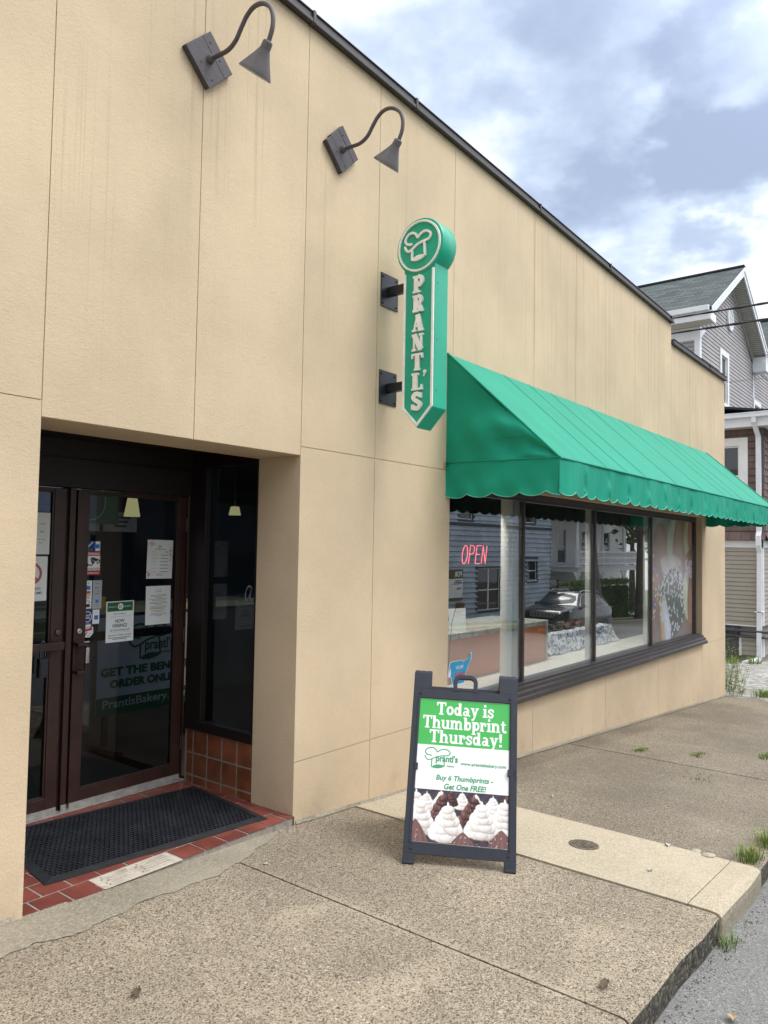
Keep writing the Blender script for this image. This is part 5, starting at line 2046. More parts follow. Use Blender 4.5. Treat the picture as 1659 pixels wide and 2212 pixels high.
def downlight(x, y, label, power):
    t = thing('ceiling_downlight', label, 'lamp', (x, y, 2.74), 'recessed downlights in the shop ceiling')
    b = MB()
    b.lathe([(.05, 0), (.05, .004)], (x, y, 2.744), (0, 0, 1), 18)
    b.build('lens', dlm, t)
    b = MB()
    b.lathe([(.052, .0), (.07, .0), (.07, .005)], (x, y, 2.744), (0, 0, 1), 18, caps=False)
    b.build('lamp_ring', m_white, t)
    ld = bpy.data.lights.new('downlight', 'AREA')
    ld.shape = 'DISK'
    ld.size = .10
    ld.energy = power
    ld.color = (1.0, 0.93, 0.82)
    lo = bpy.data.objects.new('downlight', ld)
    COL.objects.link(lo)
    lo.parent = t
    lo.location = (0, 0, -.005)


downlight(5.25, 3.2, 'small recessed ceiling downlight seen through the side window', 7)
for i, x in enumerate((6.0, 7.6, 9.2, 10.8)):
    downlight(x, .62, ['added fill downlight over the left end of the orange counter', 'added fill downlight over the right end of the orange counter', 'added fill downlight over the patterned cloth', 'added fill downlight in front of the doughnut print'][i], 24)  # added lamps that brighten the window display
downlight(3.0, 1.9, 'added fill downlight just inside the doors', 7)  # added lamp to lift the dim entrance
# back counter with boxes, price cards, hanging menu sign
t = thing('service_counter', 'long pale topped service counter deep inside the shop', 'counter', (4.6, 3.9, .05))
b = MB()
b.box(2.6, 6.6, 3.7, 4.3, .0505, 1.02)
b.build('counter_front', M('dark_panelling', (0.06, 0.05, 0.045), 0.6, 0, 0.3, 2), t)
b = MB()
b.box(2.55, 6.65, 3.65, 4.35, 1.021, 1.08)
b.build('counter_top', M('counter_cream', (0.36, 0.32, 0.22), 0.4), t)
rr = random.Random(8)
for i, (x, w0, h0, d0, c) in enumerate([(4.02, .16, .22, .2, (0.09, 0.055, 0.03)), (4.22, .14, .16, .2, (0.30, 0.02, 0.03)), (4.42, .12, .09, .15, (0.55, 0.42, 0.04))]):
    t = thing('bakery_box', ['brown box on the service counter', 'red box on the service counter', 'yellow box on the service counter'][i], 'box', (x, 3.9, 1.08))
    b = MB()
    b.box(x - w0 / 2, x + w0 / 2, 3.8, 3.8 + d0, 1.081, 1.08 + h0)
    b.build('carton', M('carton_%s' % ['brown', 'red', 'yellow'][i], c, 0.6), t, 0.004)
    b = MB()
    b.box(x - w0 / 2 - .004, x + w0 / 2 + .004, 3.796, 3.804 + d0, 1.0805 + h0, 1.10 + h0)
    b.build('lid', M('carton_%s' % ['brown', 'red', 'yellow'][i], c, 0.6), t, 0.004)
FP = F((0, 5.2, 0), (1, 0, 0), (0, 0, 1))
for x, lab in ((4.75, 'left of two grey menu cards on the back wall of the shop'), (5.28, 'right of two grey menu cards on the back wall of the shop')):
    t, fr, w_, h_ = sheet('menu_card', lab, x, x + .48, 1.90, 2.15, 'menu', M('menu_grey', (0.40, 0.38, 0.36), 0.7), 0, FP, 'menu cards on the back wall')
    b = MB()
    for k in range(3):
        bar2(b, fr, .10 + .03 * k, .38 - .03 * k, .17 - k * .055, .195 - k * .055, D1)
    b.build('menu_lettering', m_ink, t)
t, fr, w_, h_ = sheet('hanging_menu_sign', 'green bordered blue grey poster high inside the right door', 3.12, 4.02, 1.93, 2.62, 'poster', m_dgreen, 0, F((0, 2.9, 0), (1, 0, 0), (0, 0, 1)))
b = MB()
bar2(b, fr, .02, w_ - .26, .09, h_ - .02, D1)
b.build('poster_panel', M('slate_blue_print', (0.20, 0.22, 0.36), 0.6), t)
b = MB()
b.prism(arc(.62, .20, .13, .15, 0, 360, 30)[:-1], fr, D1 + .0004, D1 + .001)
b.build('poster_disc', M('dark_teal_print', (0.03, 0.06, 0.06), 0.6), t)
b = MB()
b.ribbon(arc(.62, .20, .145, .165, 0, 360, 30)[:-1], .008, fr, D1 + .0004, D1 + .001, closed=True)
b.build('poster_ring', m_greyp, t)

# =================================================================== pavement details
def spin(x, y, r, n=20):
    return [(x + r * math.cos(2 * math.pi * k / n), y + r * math.sin(2 * math.pi * k / n)) for k in range(n)]


t = thing('valve_cover', 'small round rusty iron valve cover set in the pale concrete', 'utility cover', (4.55, -1.475, gz(4.55) + .006))
slp = Vector((1, 0, -.0668)).normalized()
FV = F((4.55, -1.475, gz(4.55) + .0065), slp, (0, 1, 0))
b = MB()
b.lathe([(.092, 0), (.092, .004), (.080, .006), (.079, .003)], FV(0, 0), FV.n, 32)
b.build('ring', M('rusty_iron', (0.15, 0.125, 0.095), 0.75, 0.1, 0.4, 25, 0.5, 60), t)
b = MB()
b.lathe([(.077, 0), (.077, .004)], FV(0, 0), FV.n, 32)
for gx in range(-2, 3):
    for gy in range(-2, 3):
        if gx * gx + gy * gy < 7:
            b.box(gx * .027 - .009, gx * .027 + .009, gy * .027 - .009, gy * .027 + .009, .0041, .0062, 0, FV)
b.build('lid', M('dark_rusty_iron', (0.13, 0.105, 0.08), 0.8, 0.1, 0.4, 25, 0.5, 60), t)

m_grass = M('fresh_grass', (0.135, 0.235, 0.035), 0.7, 0, 0.3, 9, 0, 1, 0.3)
m_grass2 = M('yellow_grass', (0.26, 0.27, 0.075), 0.8, 0, 0.3, 9)


def tuft(name, label, x, y, z, n, spread, h, cat='grass', flat=0.5, seed=1, wid=.003, group=None, lean=(0, 0)):
    rr_ = random.Random(seed)
    t_ = thing(name, label, cat, (x, y, z), group)
    parts_ = (MB(), MB())
    for k in range(int(n * 1.5)):
        a = rr_.uniform(0, 6.283)
        q = rr_.random() ** .6 * spread * (1.25 if k % 5 == 0 else .9)
        p0 = Vector((x + q * math.cos(a), y + q * math.sin(a) * flat, z - .004 - (q * math.cos(a)) * .0668))
        hh = h * rr_.uniform(.2, 1.1)
        bend = rr_.uniform(.15, .9) * hh
        a2 = a + rr_.uniform(-.9, .9)
        dv = Vector((math.cos(a2) * bend + lean[0] * hh, math.sin(a2) * bend + lean[1] * hh, 0))
        p1 = p0 + dv * .35 + Vector((0, 0, hh * .62))
        p2 = p0 + dv + Vector((0, 0, hh * rr_.uniform(.75, 1.0)))
        sd = Vector((-math.sin(a2), math.cos(a2), 0)) * wid * rr_.uniform(.6, 1.2)
        b_ = parts_[0 if rr_.random() < .72 else 1]
        b_.add([p0 - sd, p0 + sd, p1 + sd * .8, p1 - sd * .8, p2], [(0, 1, 2, 3), (3, 2, 4)])
    parts_[0].build('green_blades', m_grass, t_)
    parts_[1].build('dry_blades', m_grass2, t_)
    return t_


tuft('grass_tuft', 'green grass tuft at the kerb corner of the pale concrete', 5.12, -2.30, gz(5.12), 110, .13, .09, seed=1)
tuft('grass_tuft', 'green grass tuft beyond the kerb corner, at the right edge of the photo', 5.55, -2.33, gz(5.55), 120, .16, .10, seed=2)
tuft('grass_tuft', 'small grass tuft growing from the gutter under the dark kerb', 4.05, -2.43, gz(4.05) - .12, 45, .09, .06, seed=3)
tuft('grass_tuft', 'flat grass strip in the pavement joint at the far right', 11.2, -1.55, gz(11.2), 90, .32, .05, flat=.25, seed=4)
tuft('grass_tuft', 'flat green patch in the far pavement joint nearest the shop', 7.9, -.66, gz(7.9), 110, .17, .03, flat=.4, seed=5)
tuft('grass_tuft', 'flat green patch in the middle of the far pavement joint', 8.2, -1.15, gz(8.2), 110, .19, .03, flat=.4, seed=6)
tuft('grass_tuft', 'flat green patch in the far pavement joint at the right edge', 8.75, -1.68, gz(8.75), 120, .22, .05, flat=.4, seed=7)
tuft('grass_tuft', 'thin grass growing along the kerb at the right edge of the photo', 6.7, -2.25, gz(6.7), 140, .35, .10, flat=.3, seed=8)
tuft('grass_tuft', 'sparse green sprigs in the worn patch of the far pavement', 7.1, -1.45, gz(7.1), 40, .28, .03, seed=9)
tuft('grass_tuft', 'low grass at the edge of the gravel alley', 14.5, -.55, gz(14.3), 160, .45, .18, flat=.5, seed=10, wid=.006)
tuft('grass_tuft', 'dry weeds along the foundation of the house beside the shop', 20.9, 1.5, gz(20.9) - .05, 120, .7, .16, flat=.3, seed=11, wid=.006)
tuft('grass_tuft', 'green creeper at the foot of the white downspout', 21.1, 1.05, gz(21.1) - .05, 60, .3, .22, flat=.5, seed=12, wid=.010)


def weed(label, x, y, z, n, h, sp, seed):
    rr_ = random.Random(seed)
    t_ = thing('weed_clump', label, 'weed', (x, y, z))
    st, lf = MB(), MB()
    for k in range(n):
        a = rr_.uniform(0, 6.28)
        p0 = Vector((x + rr_.gauss(0, sp * .35), y + rr_.gauss(0, sp * .3), z))
        hh = h * rr_.uniform(.4, 1.0)
        tip = p0 + Vector((math.cos(a) * hh * .35 + .10 * hh, math.sin(a) * hh * .3, hh))
        mid = (p0 + tip) / 2 + Vector((rr_.gauss(0, .02), rr_.gauss(0, .02), .03))
        P = smooth_path([tuple(p0), tuple(mid), tuple(tip)], 4)
        st.tube(P, [.0035 - .0028 * i / (len(P) - 1) for i in range(len(P))], 4)
        for i in range(1, len(P)):
            for s_ in range(2):
                q = Vector(P[i])
                b2 = rr_.uniform(0, 6.28)
                L_ = rr_.uniform(.04, .10) * (1.1 - .5 * i / len(P))
                d_ = Vector((math.cos(b2), math.sin(b2), rr_.uniform(.1, .7))).normalized()
                sd = d_.cross(Vector((0, 0, 1))).normalized() * L_ * .13
                lf.add([q, q + d_ * L_ * .5 + sd, q + d_ * L_ + Vector((0, 0, -.01)), q + d_ * L_ * .5 - sd], [(0, 1, 2, 3)])
    st.build('stem', m_grass2, t_)
    lf.build('foliage', m_grass, t_)
    return t_


weed('tall leafy weeds growing against the far corner of the shop', 14.22, -.02, gz(14.2), 46, .95, .42, 21)
weed('thin dry weeds just beyond the far corner of the shop', 14.75, .25, gz(14.7), 22, .8, .5, 22)
m_leaf = M('dead_leaf', (0.10, 0.07, 0.045), 0.8)
m_scrap = M('litter_paper', (0.62, 0.62, 0.60), 0.7)
m_pebble = M('pale_pebble', (0.42, 0.37, 0.28), 0.8)


def scrap(name, label, cat, x, y, L_, W_, rot, mat, curl=.012):
    t0 = Vector((math.cos(rot), math.sin(rot), 0))
    n0 = Vector((-math.sin(rot), math.cos(rot), 0))
    b_ = MB()
    z_ = gz(x) + .010

    def f(a, c):
        wv = W_ * math.sin(math.pi * (0.08 + a * .84)) * (c - .5)
        p = Vector((x, y, z_)) + t0 * (a - .5) * L_ + n0 * wv
        return (p.x, p.y, p.z - (a - .5) * L_ * t0.x * .0668 + curl * (4 * (c - .5) ** 2) * .6 + curl * math.sin(a * 5) * .35)
    b_.grid(8, 4, f)
    o = b_.build(name, mat, None, loc=(x, y, z_))
    return tag(o, label, cat)


scrap('dead_leaf', 'dark dead leaf on the pavement near the kerb edge', 'leaf', 3.02, -2.22, .10, .035, .2, m_leaf)
scrap('dead_leaf', 'dark curled leaf on the near pavement at the bottom of the photo', 'leaf', 1.75, -.90, .08, .03, .9, m_leaf)
scrap('paper_scrap', 'white paper scrap at the crumbled edge of the pale concrete', 'litter', 4.96, -1.86, .06, .035, .4, m_scrap)
scrap('paper_scrap', 'small white paper scrap on the dark pavement left of the joint', 'litter', 5.45, -.83, .06, .02, .7, m_scrap)
scrap('paper_scrap', 'tiny white paper scrap on the dark pavement nearest the sandwich board', 'litter', 5.75, -.62, .04, .015, .3, m_scrap)
scrap('bluish_scrap', 'small bluish scrap in the middle of the pale concrete', 'litter', 4.42, -1.93, .05, .025, .1, M('bluish_litter', (0.35, 0.42, 0.45), 0.6))
scrap('dead_leaf', 'tan leaf lying on the road beside the kerb', 'leaf', 3.35, -2.62, .05, .04, .3, M('tan_leaf', (0.42, 0.30, 0.15), 0.8)).location.z -= .118
for i, (x, y, q, lab) in enumerate([(4.965, -2.10, .045, 'broken stone at the kerb end of the pale concrete joint'), (4.99, -2.02, .032, 'smaller broken stone in the pale concrete joint'), (2.94, -.33, .018, 'single pale pebble at the end of the pavement joint')]):
    b = MB()
    rr = random.Random(i)
    b.lathe([(q * .25, .9 * q * .5), (q * .8, .7 * q * .5), (q, .35 * q * .5), (q * .85, 0)], (x, y, gz(x)), (rr.uniform(-.2, .2), rr.uniform(-.2, .2), 1), 7, smooth=False)
    tag(b.build('stone', m_pebble, None, loc=(x, y, gz(x))), lab, 'stone')

# grit and leaf bits gathered in the gutter
gr = MB()
rr = random.Random(77)
for _ in range(900):
    x = rr.uniform(2.3, 9.0)
    y = KY - .02 - abs(rr.gauss(0, .05)) - (.02 if 4.05 < x < 5.0 else 0)
    q = rr.uniform(.002, .0075)
    z = gz(x) - .124
    a = rr.uniform(0, 3.1)
    c, s = math.cos(a) * q, math.sin(a) * q
    gr.add([(x - c, y - s, z), (x + s * .7, y - c * .7, z), (x + c, y + s, z), (x - s * .7, y + c * .7, z), (x, y, z + q * .7)], [(0, 1, 4), (1, 2, 4), (2, 3, 4), (3, 0, 4)])
o = gr.build('gutter_grit', M('grit', (0.12, 0.10, 0.075), 0.95, 0, 0.6, 40))
o['kind'] = 'stuff'
# =================================================================== houses


def siding(mb, fr, z0, z1, span, ex=.11, lip=.022, mi=0, holes=()):
    """lapped boards: each course leans out at its foot; openings are cut out of the courses"""
    n = max(1, int(round((z1 - z0) / ex)))
    for i in range(n):
        a, b = z0 + (z1 - z0) * i / n, z0 + (z1 - z0) * (i + 1) / n
        l0, r0 = span(a)
        l1, r1 = span(b)
        if r1 - l1 < .02 and r0 - l0 < .02:
            continue
        segs = [(l0, l1, r0, r1)]
        for h0, h1, g0, g1 in holes:
            if (a + b) / 2 < g0 or (a + b) / 2 > g1:
                continue
            new = []
            for s in segs:
                if h1 <= s[0] or h0 >= s[2]:
                    new.append(s)
                    continue
                if h0 > s[0]:
                    new.append((s[0], s[1], h0, h0))
                if h1 < s[2]:
                    new.append((h1, h1, s[2], s[3]))
            segs = new
        for q0, q1, w0, w1 in segs:
            g_ = (b - a) * .10
            mb.quad(fr(q0, a + g_, lip), fr(w0, a + g_, lip), fr(w1, b, lip * .45), fr(q1, b, lip * .45), mi)
            mb.quad(fr(q0, a + g_, -.02), fr(w0, a + g_, -.02), fr(w0, a + g_, lip), fr(q0, a + g_, lip), mi)
            mb.quad(fr(q0, a, -.02), fr(w0, a, -.02), fr(w0, a + g_, -.02), fr(q0, a + g_, -.02), mi)
            mb.quad(fr(q1, b, lip * .45), fr(w1, b, lip * .45), fr(w1, b, -.02), fr(q1, b, -.02), mi)
    return mb


def sash_window(par, fr, x0, x1, z0, z1, tw=.11, mat_trim=None, mat_sash=None, panes=1, hdr=.0, blinds=False):
    """cased sash window as a part with its panes as sub-parts"""
    mt_ = mat_trim or m_white
    ms_ = mat_sash or m_white
    b = MB()
    b.box(x0 - tw, x0, z0 - tw * .6, z1 + tw + hdr, -.02, .045, 0, fr)
    b.box(x1, x1 + tw, z0 - tw * .6, z1 + tw + hdr, -.02, .045, 0, fr)
    b.box(x0, x1, z1, z1 + tw + hdr, -.02, .044, 0, fr)
    b.box(x0, x1, z0 - tw * .6, z0, -.02, .060, 0, fr)
    s = .04
    for k in range(panes):
        a, c = x0 + (x1 - x0) * k / panes, x0 + (x1 - x0) * (k + 1) / panes
        zm = z0 + (z1 - z0) * .48
        for q in ((a, a + s, z0, z1), (c - s, c, z0, z1), (a + s, c - s, z0, z0 + s), (a + s, c - s, z1 - s, z1), (a + s, c - s, zm - s / 2, zm + s / 2)):
            b.box(*q, -.05, -.012, 1, fr)
    o = b.build('window', [mt_, ms_], par, 0.004)
    for k in range(panes):
        a, c = x0 + (x1 - x0) * k / panes, x0 + (x1 - x0) * (k + 1) / panes
        g_ = MB()
        g_.box(a + s * .5, c - s * .5, z0 + s * .5, z1 - s * .5, -.040, -.034, 0, fr)
        g_.build('pane', m_hglass, o)
    if blinds:
        bl = MB()
        zz_ = z0 + .05
        while zz_ < z1 - .04:
            bl.box(x0 + .03, x1 - .03, zz_, zz_ + .016, -.075, -.06, 0, fr)
            zz_ += .03
        bl.build('blind', M('window_blind', (0.10, 0.105, 0.11), 0.6), o)
    return o


mh, th_, oh = new_mat('dark_house_glass')
principled(th_, oh, (0.02, 0.025, 0.032), 0.04, 0, 0.8)
m_hglass = mh
m_greysid = M('warm_grey_siding', (0.335, 0.315, 0.315), 0.6, 0, 0.07, 1.3)
m_beigesid = M('beige_siding', (0.34, 0.31, 0.265), 0.6, 0, 0.07, 1.3)
m_brown = M('brown_shingle', (0.155, 0.105, 0.092), 0.85, 0, 0.28, 2.2, 0.3, 30)
m_found = M('dark_painted_stone', (0.085, 0.085, 0.095), 0.8, 0, 0.35, 3, 1.0, 7)
m_shing = shingle_mat('grey_green_shingles', (0.15, 0.17, 0.165), (0.065, 0.08, 0.085), .16, .36)
m_soff = M('cream_soffit', (0.52, 0.51, 0.45), 0.7, 0, 0.05)
m_wtrim = M('white_trim', (0.74, 0.76, 0.79), 0.5, 0, 0.04)


def roof_plane(mb, a, b, c, d_, th=.10, mi=0, mi2=1):
    """quad a,b (eave) c,d (ridge) with UV along eave / up slope, plus thickness"""
    a, b, c, d_ = map(Vector, (a, b, c, d_))
    L = (b - a).length
    H = (d_ - a).length
    mb.quad(a, b, c, d_, mi, [(0, 0), (L, 0), (L, H), (0, H)])
    nn = (b - a).cross(d_ - a).normalized()
    if nn.z < 0:
        nn = -nn
    lo = [p - nn * th for p in (a, b, c, d_)]
    mb.quad(*lo, mi2)
    for p, q, r_, s in ((a, b, lo[1], lo[0]), (b, c, lo[2], lo[1]), (d_, a, lo[0], lo[3])):
        mb.quad(p, q, r_, s, mi2)


XH, YG, YE = 21.5, 2.5, 0.90
hs = thing('neighbour_house', 'grey sided gabled house with white trim and a brown shingled lower extension beyond the shop', 'house', (21.5, 0.9, -1.0))
m_redge = M('roof_edge', (0.02, 0.022, 0.03), 0.8)
# main gabled block: side wall faces -X, gable front faces -Y
FSIDE = F((XH, 14.0, 0), (0, -1, 0), (0, 0, 1))
assert FSIDE.n.x < 0
FFR = F((XH, YG, 0), (1, 0, 0), (0, 0, 1))
assert FFR.n.y < 0
b = MB()
siding(b, FSIDE, -.15, 8.02, lambda z: (0, 14.0 - YG), .115)
GW, GC, GT, GE = 6.4, 3.2, 10.28, 8.05


def gable_span(z):
    if z < GE - .35:
        return (0, 2 * GW)
    if z <= GE:
        return (0, 2 * GW)
    return (GC * (z - GE) / (GT - GE), GW - GC * (z - GE) / (GT - GE))


HOLES = [(23.72 - XH, 24.40 - XH, 6.25, 7.68), (27.95 - XH + .05, 28.75 - XH, 5.6, 6.85), (30.4 - XH, 31.2 - XH, 6.25, 7.68)]
siding(b, FFR, 5.2, GE, lambda z: (0, 2 * GW), .115, holes=HOLES)
siding(b, FFR, GE, GT, gable_span, .115)
siding(b, FFR, GE, GT, lambda z: (gable_span(z)[0] + GW, gable_span(z)[1] + GW), .115)
b.box(XH + .0, XH + 2 * GW, YG + .1, YG + .13, -.9, 5.2)
b.build('siding', m_greysid, hs)
b = MB()
for g0 in (0, GW):
    xl, xr, xc = XH + g0 - .55, XH + g0 + GW + .55, XH + g0 + GC
    if g0:
        xl = XH + g0 - .1
    else:
        xr = XH + GW + .1
    ze = 8.33
    rz = 10.55
    s_ = (rz - ze) / (GC + .55)
    zl = rz - s_ * (xc - xl)
    zr = rz - s_ * (xr - xc)
    roof_plane(b, (xl, 14.2, zl), (xl, YG - .46, zl), (xc, YG - .46, rz), (xc, 14.2, rz))
    roof_plane(b, (xr, YG - .46, zr), (xr, 14.2, zr), (xc, 14.2, rz), (xc, YG - .46, rz))
    b.box(xc - .09, xc + .09, YG - .47, 14.2, rz - .02, rz + .035, 1)
b.build('roof', [m_shing, m_redge], hs)
# white rakes, soffits, gutter and eave return
b = MB()
so = MB()
for g0 in (0, GW):
    xc = XH + g0 + GC
    rz = 10.55
    s_ = (10.55 - 8.33) / (GC + .55)
    for sg in (-1, 1):
        xe = xc + sg * (GC + (.50 if (g0 == 0) == (sg < 0) else .06))
        ze = rz - s_ * abs(xe - xc)
        P = [(xc, rz - .03), (xe, ze - .03), (xe, ze - .30), (xc, rz - .30)]
        for y0, y1, dz0 in ((YG - .45, YG - .41, 0), (YG - .475, YG - .4505, .12)):
            Q = [(x, z) for x, z in P]
            if dz0:
                Q = [P[0], P[1], (xe, ze - .14), (xc, rz - .14)]
            b.add([(x, y0, z) for x, z in Q] + [(x, y1, z) for x, z in Q], [(0, 1, 2, 3), (7, 6, 5, 4), (0, 4, 5, 1), (1, 5, 6, 2), (2, 6, 7, 3), (3, 7, 4, 0)])
        # sloping soffit boards with grooves
        for k in range(40):
            q0, q1 = k / 40, (k + 1) / 40 - .0035
            xa, xb = xc + (xe - xc) * q0, xc + (xe - xc) * q1
            za, zb_ = rz - .20 - s_ * abs(xa - xc), rz - .20 - s_ * abs(xb - xc)
            so.quad((xa, YG - .41, za), (xb, YG - .41, zb_), (xb, YG + .0, zb_), (xa, YG + .0, za))
        # frieze against the wall
        Q = [(xc, rz - .215), (xe, ze - .215), (xe, ze - .36), (xc, rz - .36)]
        so.add([(x, YG - .035, z) for x, z in Q] + [(x, YG + .01, z) for x, z in Q], [(0, 1, 2, 3), (0, 4, 5, 1), (1, 5, 6, 2), (2, 6, 7, 3)])
b.box(XH - .55, XH - .52, YG - .44, 14, 8.0, 8.22)
b.box(XH - .66, XH - .552, YG - .42, 14, 8.22, 8.36)
b.box(XH - .52, XH - .0, YG - .449, YG - .415, 7.98, 8.2)
b.box(XH - .012, XH + .16, YG - .025, YG - .0, 5.4, 7.98)
b.box(XH - .025, XH - .0, YG - .02, YG + .12, 5.4, 7.98)
b.box(XH - .03, XH - .0, YG + .121, 14, 7.62, 7.98)
b.prism([(XH - .03, 7.62), (XH + .55, 7.98), (XH - .03, 7.98)], F((0, YG - .03, 0), (1, 0, 0), (0, 0, 1)), -.02, .012)
b.box(XH + GW - .20, XH + GW + .30, YG - .449, YG - .03, 7.90, 8.22)
b.box(XH + GW - .10, XH + GW + .10, YG - .447, YG - .03, 8.2205, 8.42)
b.box(XH + GW - .07, XH + GW + .07, YG - .03, YG - .0, 5.4, 7.9)
b.build('white_trim', m_wtrim, hs, 0.006)
for k in range(60):
    y0 = YG - .41 + k * .2
    so.box(XH - .519, XH - .03, y0, y0 + .192, 7.985, 8.0)
so.build('soffit', m_soff, hs)
# gable vent: oval louvre
for vx in (24.72, 24.72 + GW):
    b = MB()
    FVn = F((vx, YG - .02, 8.98), (1, 0, 0), (0, 0, 1))
    b.ribbon(arc(0, 0, .30, .32, 0, 360, 28)[:-1], .07, FVn, 0, .05, closed=True)
    vv = b.build('gable_vent', m_wtrim, hs)
    b = MB()
    for k in range(-5, 6):
        w0 = .27 * math.sqrt(max(.02, 1 - (k * .052 / .30) ** 2))
        b.box(-w0, w0, k * .052 - .015, k * .052 + .015, .005, .035, 0, FVn)
    b.build('louvre', m_wtrim, vv)
    b = MB()
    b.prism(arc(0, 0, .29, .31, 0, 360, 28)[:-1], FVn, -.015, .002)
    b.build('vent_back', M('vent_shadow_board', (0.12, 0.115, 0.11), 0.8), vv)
sash_window(hs, FFR, 23.72 - XH, 24.40 - XH, 6.25, 7.68, .17)
sash_window(hs, FFR, 28.0 - XH, 28.75 - XH, 5.6, 6.85, .17)
# brown extension
FES = F((XH, 2.5, 0), (0, -1, 0), (0, 0, 1))
FEF = F((XH, YE, 0), (1, 0, 0), (0, 0, 1))
b = MB()
siding(b, FES, 2.14, 5.05, lambda z: (-.0, 2.5 - YE), .18, .02, holes=[(2.5 - 2.1, 2.5 - 1.46, 3.1, 4.62)])
siding(b, FEF, 2.14, 5.05, lambda z: (0, 11), .18, .02, holes=[(1.5, 2.6, 3.1, 4.62)])
rr = random.Random(6)
for k in range(16):
    z_ = 2.14 + k * (5.05 - 2.14) / 16
    for fr, w_ in ((FES, 2.5 - YE), (FEF, 6.0)):
        q = rr.uniform(.02, .2)
        while q < w_ - .03:
            if not (fr is FES and .25 < q < 1.3 and 2.9 < z_ < 4.9):
                b.box(q, q + .006, z_ + .004, z_ + .17, .0, .0195, 1, fr)
            q += rr.uniform(.16, .38)
# flared skirt course at the foot
for fr, w_ in ((FES, 2.5 - YE + .05), (FEF, 11)):
    b.quad(fr(0, 2.10, .11), fr(w_, 2.10, .11), fr(w_, 2.30, .021), fr(0, 2.30, .021))
    b.quad(fr(0, 2.10, 0), fr(w_, 2.10, 0), fr(w_, 2.10, .11), fr(0, 2.10, .11))
    q = .1
    while q < w_ - .05 and q < 6:
        b.add([fr(q, 2.10, .112), fr(q + .012, 2.10, .112), fr(q + .012, 2.28, .032), fr(q, 2.28, .032)], [(0, 1, 2, 3)], 1)
        q += rr.uniform(.2, .4)
b.box(XH + .12, XH + 11, YE + .12, 2.49, 2.1, 5.05)
b.build('shingled_wall', [m_brown, m_redge], hs)
b = MB()
b.box(XH - .012, XH + .07, YE - .012, YE + .07, 2.31, 5.04)
b.build('corner_board', M('slate_corner', (0.10, 0.105, 0.13), 0.6), hs)
sash_window(hs, FES, 2.5 - 2.1, 2.5 - 1.48, 3.05, 4.60, .21, blinds=True)
sash_window(hs, FEF, 1.5, 2.6, 3.05, 4.60, .2)
b = MB()
b.box(XH - .42, XH + 11.3, YE - .40, 2.5, 5.04, 5.06)
b.build('porch_soffit', m_soff, hs)
b = MB()
b.box(XH - .44, XH - .42, YE - .42, 2.5, 5.03, 5.26)
b.box(XH - .42, XH + 11.3, YE - .42, YE - .40, 5.03, 5.26)
for fr_b in ((XH - .56, XH - .441, YE - .54, 2.5), (XH - .44, XH + 11.3, YE - .54, YE - .421)):
    b.box(*fr_b, 5.26, 5.275)
b.box(XH - .56, XH - .548, YE - .54, 2.5, 5.275, 5.38)
b.box(XH - .548, XH + 11.3, YE - .54, YE - .528, 5.275, 5.38)
b.box(XH - .575, XH - .5605, YE - .555, 2.5, 5.36, 5.385)
b.build('gutter', m_wtrim, hs, 0.004)
b = MB()
roof_plane(b, (XH - .50, 2.49, 5.39), (XH - .50, YE - .48, 5.39), (XH + .6, YE - .48 + .9, 5.62), (XH + .6, 2.49, 5.62), .06)
roof_plane(b, (XH - .50, YE - .48, 5.392), (XH + 11.3, YE - .48, 5.392), (XH + 11.3, 2.49, 5.72), (XH - .50, 2.49, 5.72), .06)
b.build('extension_roof', [m_shing, m_redge], hs)
# lower clapboard storey, foundation and pipes
b = MB()
FLS = F((XH + .06, 2.5, 0), (0, -1, 0), (0, 0, 1))
FLF = F((XH + .06, YE + .06, 0), (1, 0, 0), (0, 0, 1))
siding(b, FLS, -.15, 1.90, lambda z: (0, 2.5 - YE - .06), .112)
siding(b, FLF, -.15, 1.90, lambda z: (0, 10.9), .112)
siding(b, FLS, -.92, -.42, lambda z: (1.02, 2.5 - YE - .06), .13)
siding(b, FLF, -.92, -.42, lambda z: (0, 10.9), .13)
b.box(XH + .12, XH + 10.9, YE + .12, 2.49, -1.3, 2.09)
b.build('lower_siding', m_beigesid, hs)
b = MB()
b.box(XH + .02, XH + .06, YE - .0, 2.5, 1.90, 2.09)
b.box(XH + .02, XH + 11, YE + .02, YE + .059, 1.90, 2.09)
b.box(XH + .03, XH + .14, YE + .025, YE + .14, -.13, 1.899)
b.box(XH + .03, XH + .14, YE + .025, YE + .14, -.93, -.44)
b.box(XH + .03, XH + .07, 1.46, 1.52, -.93, -.44)
b.box(XH + .03, XH + .059, YE + .14, 2.5, -.16, -.13)
b.build('lower_trim', m_wtrim, hs, 0.004)
b = MB()
n_ = 26
b.grid(40, 24, lambda a, c: (XH + .05 + .016 * math.sin(a * 37 + 3 * math.sin(c * 21)) * math.sin(c * 29), 14 - 12.5 * a, -1.35 + 1.2 * c))
b.box(XH + .10, XH + .2, 1.5, 14, -1.35, -.15)
b.build('foundation', m_found, hs)
b = MB()
for z_, r_ in ((-.27, .045), (-.42, .035)):
    b.tube([(XH - .05, 13, z_), (XH - .05, YE - .06, z_), (XH + 8, YE - .06, z_)], r_, 10)
for y_ in (1.9, 1.55, 3.2):
    b.box(XH - .08, XH + .04, y_, y_ + .03, -.47, -.22)
b.build('conduit_pipe', M('dark_pipe', (0.06, 0.06, 0.066), 0.5), hs)
b = MB()
dw = .055


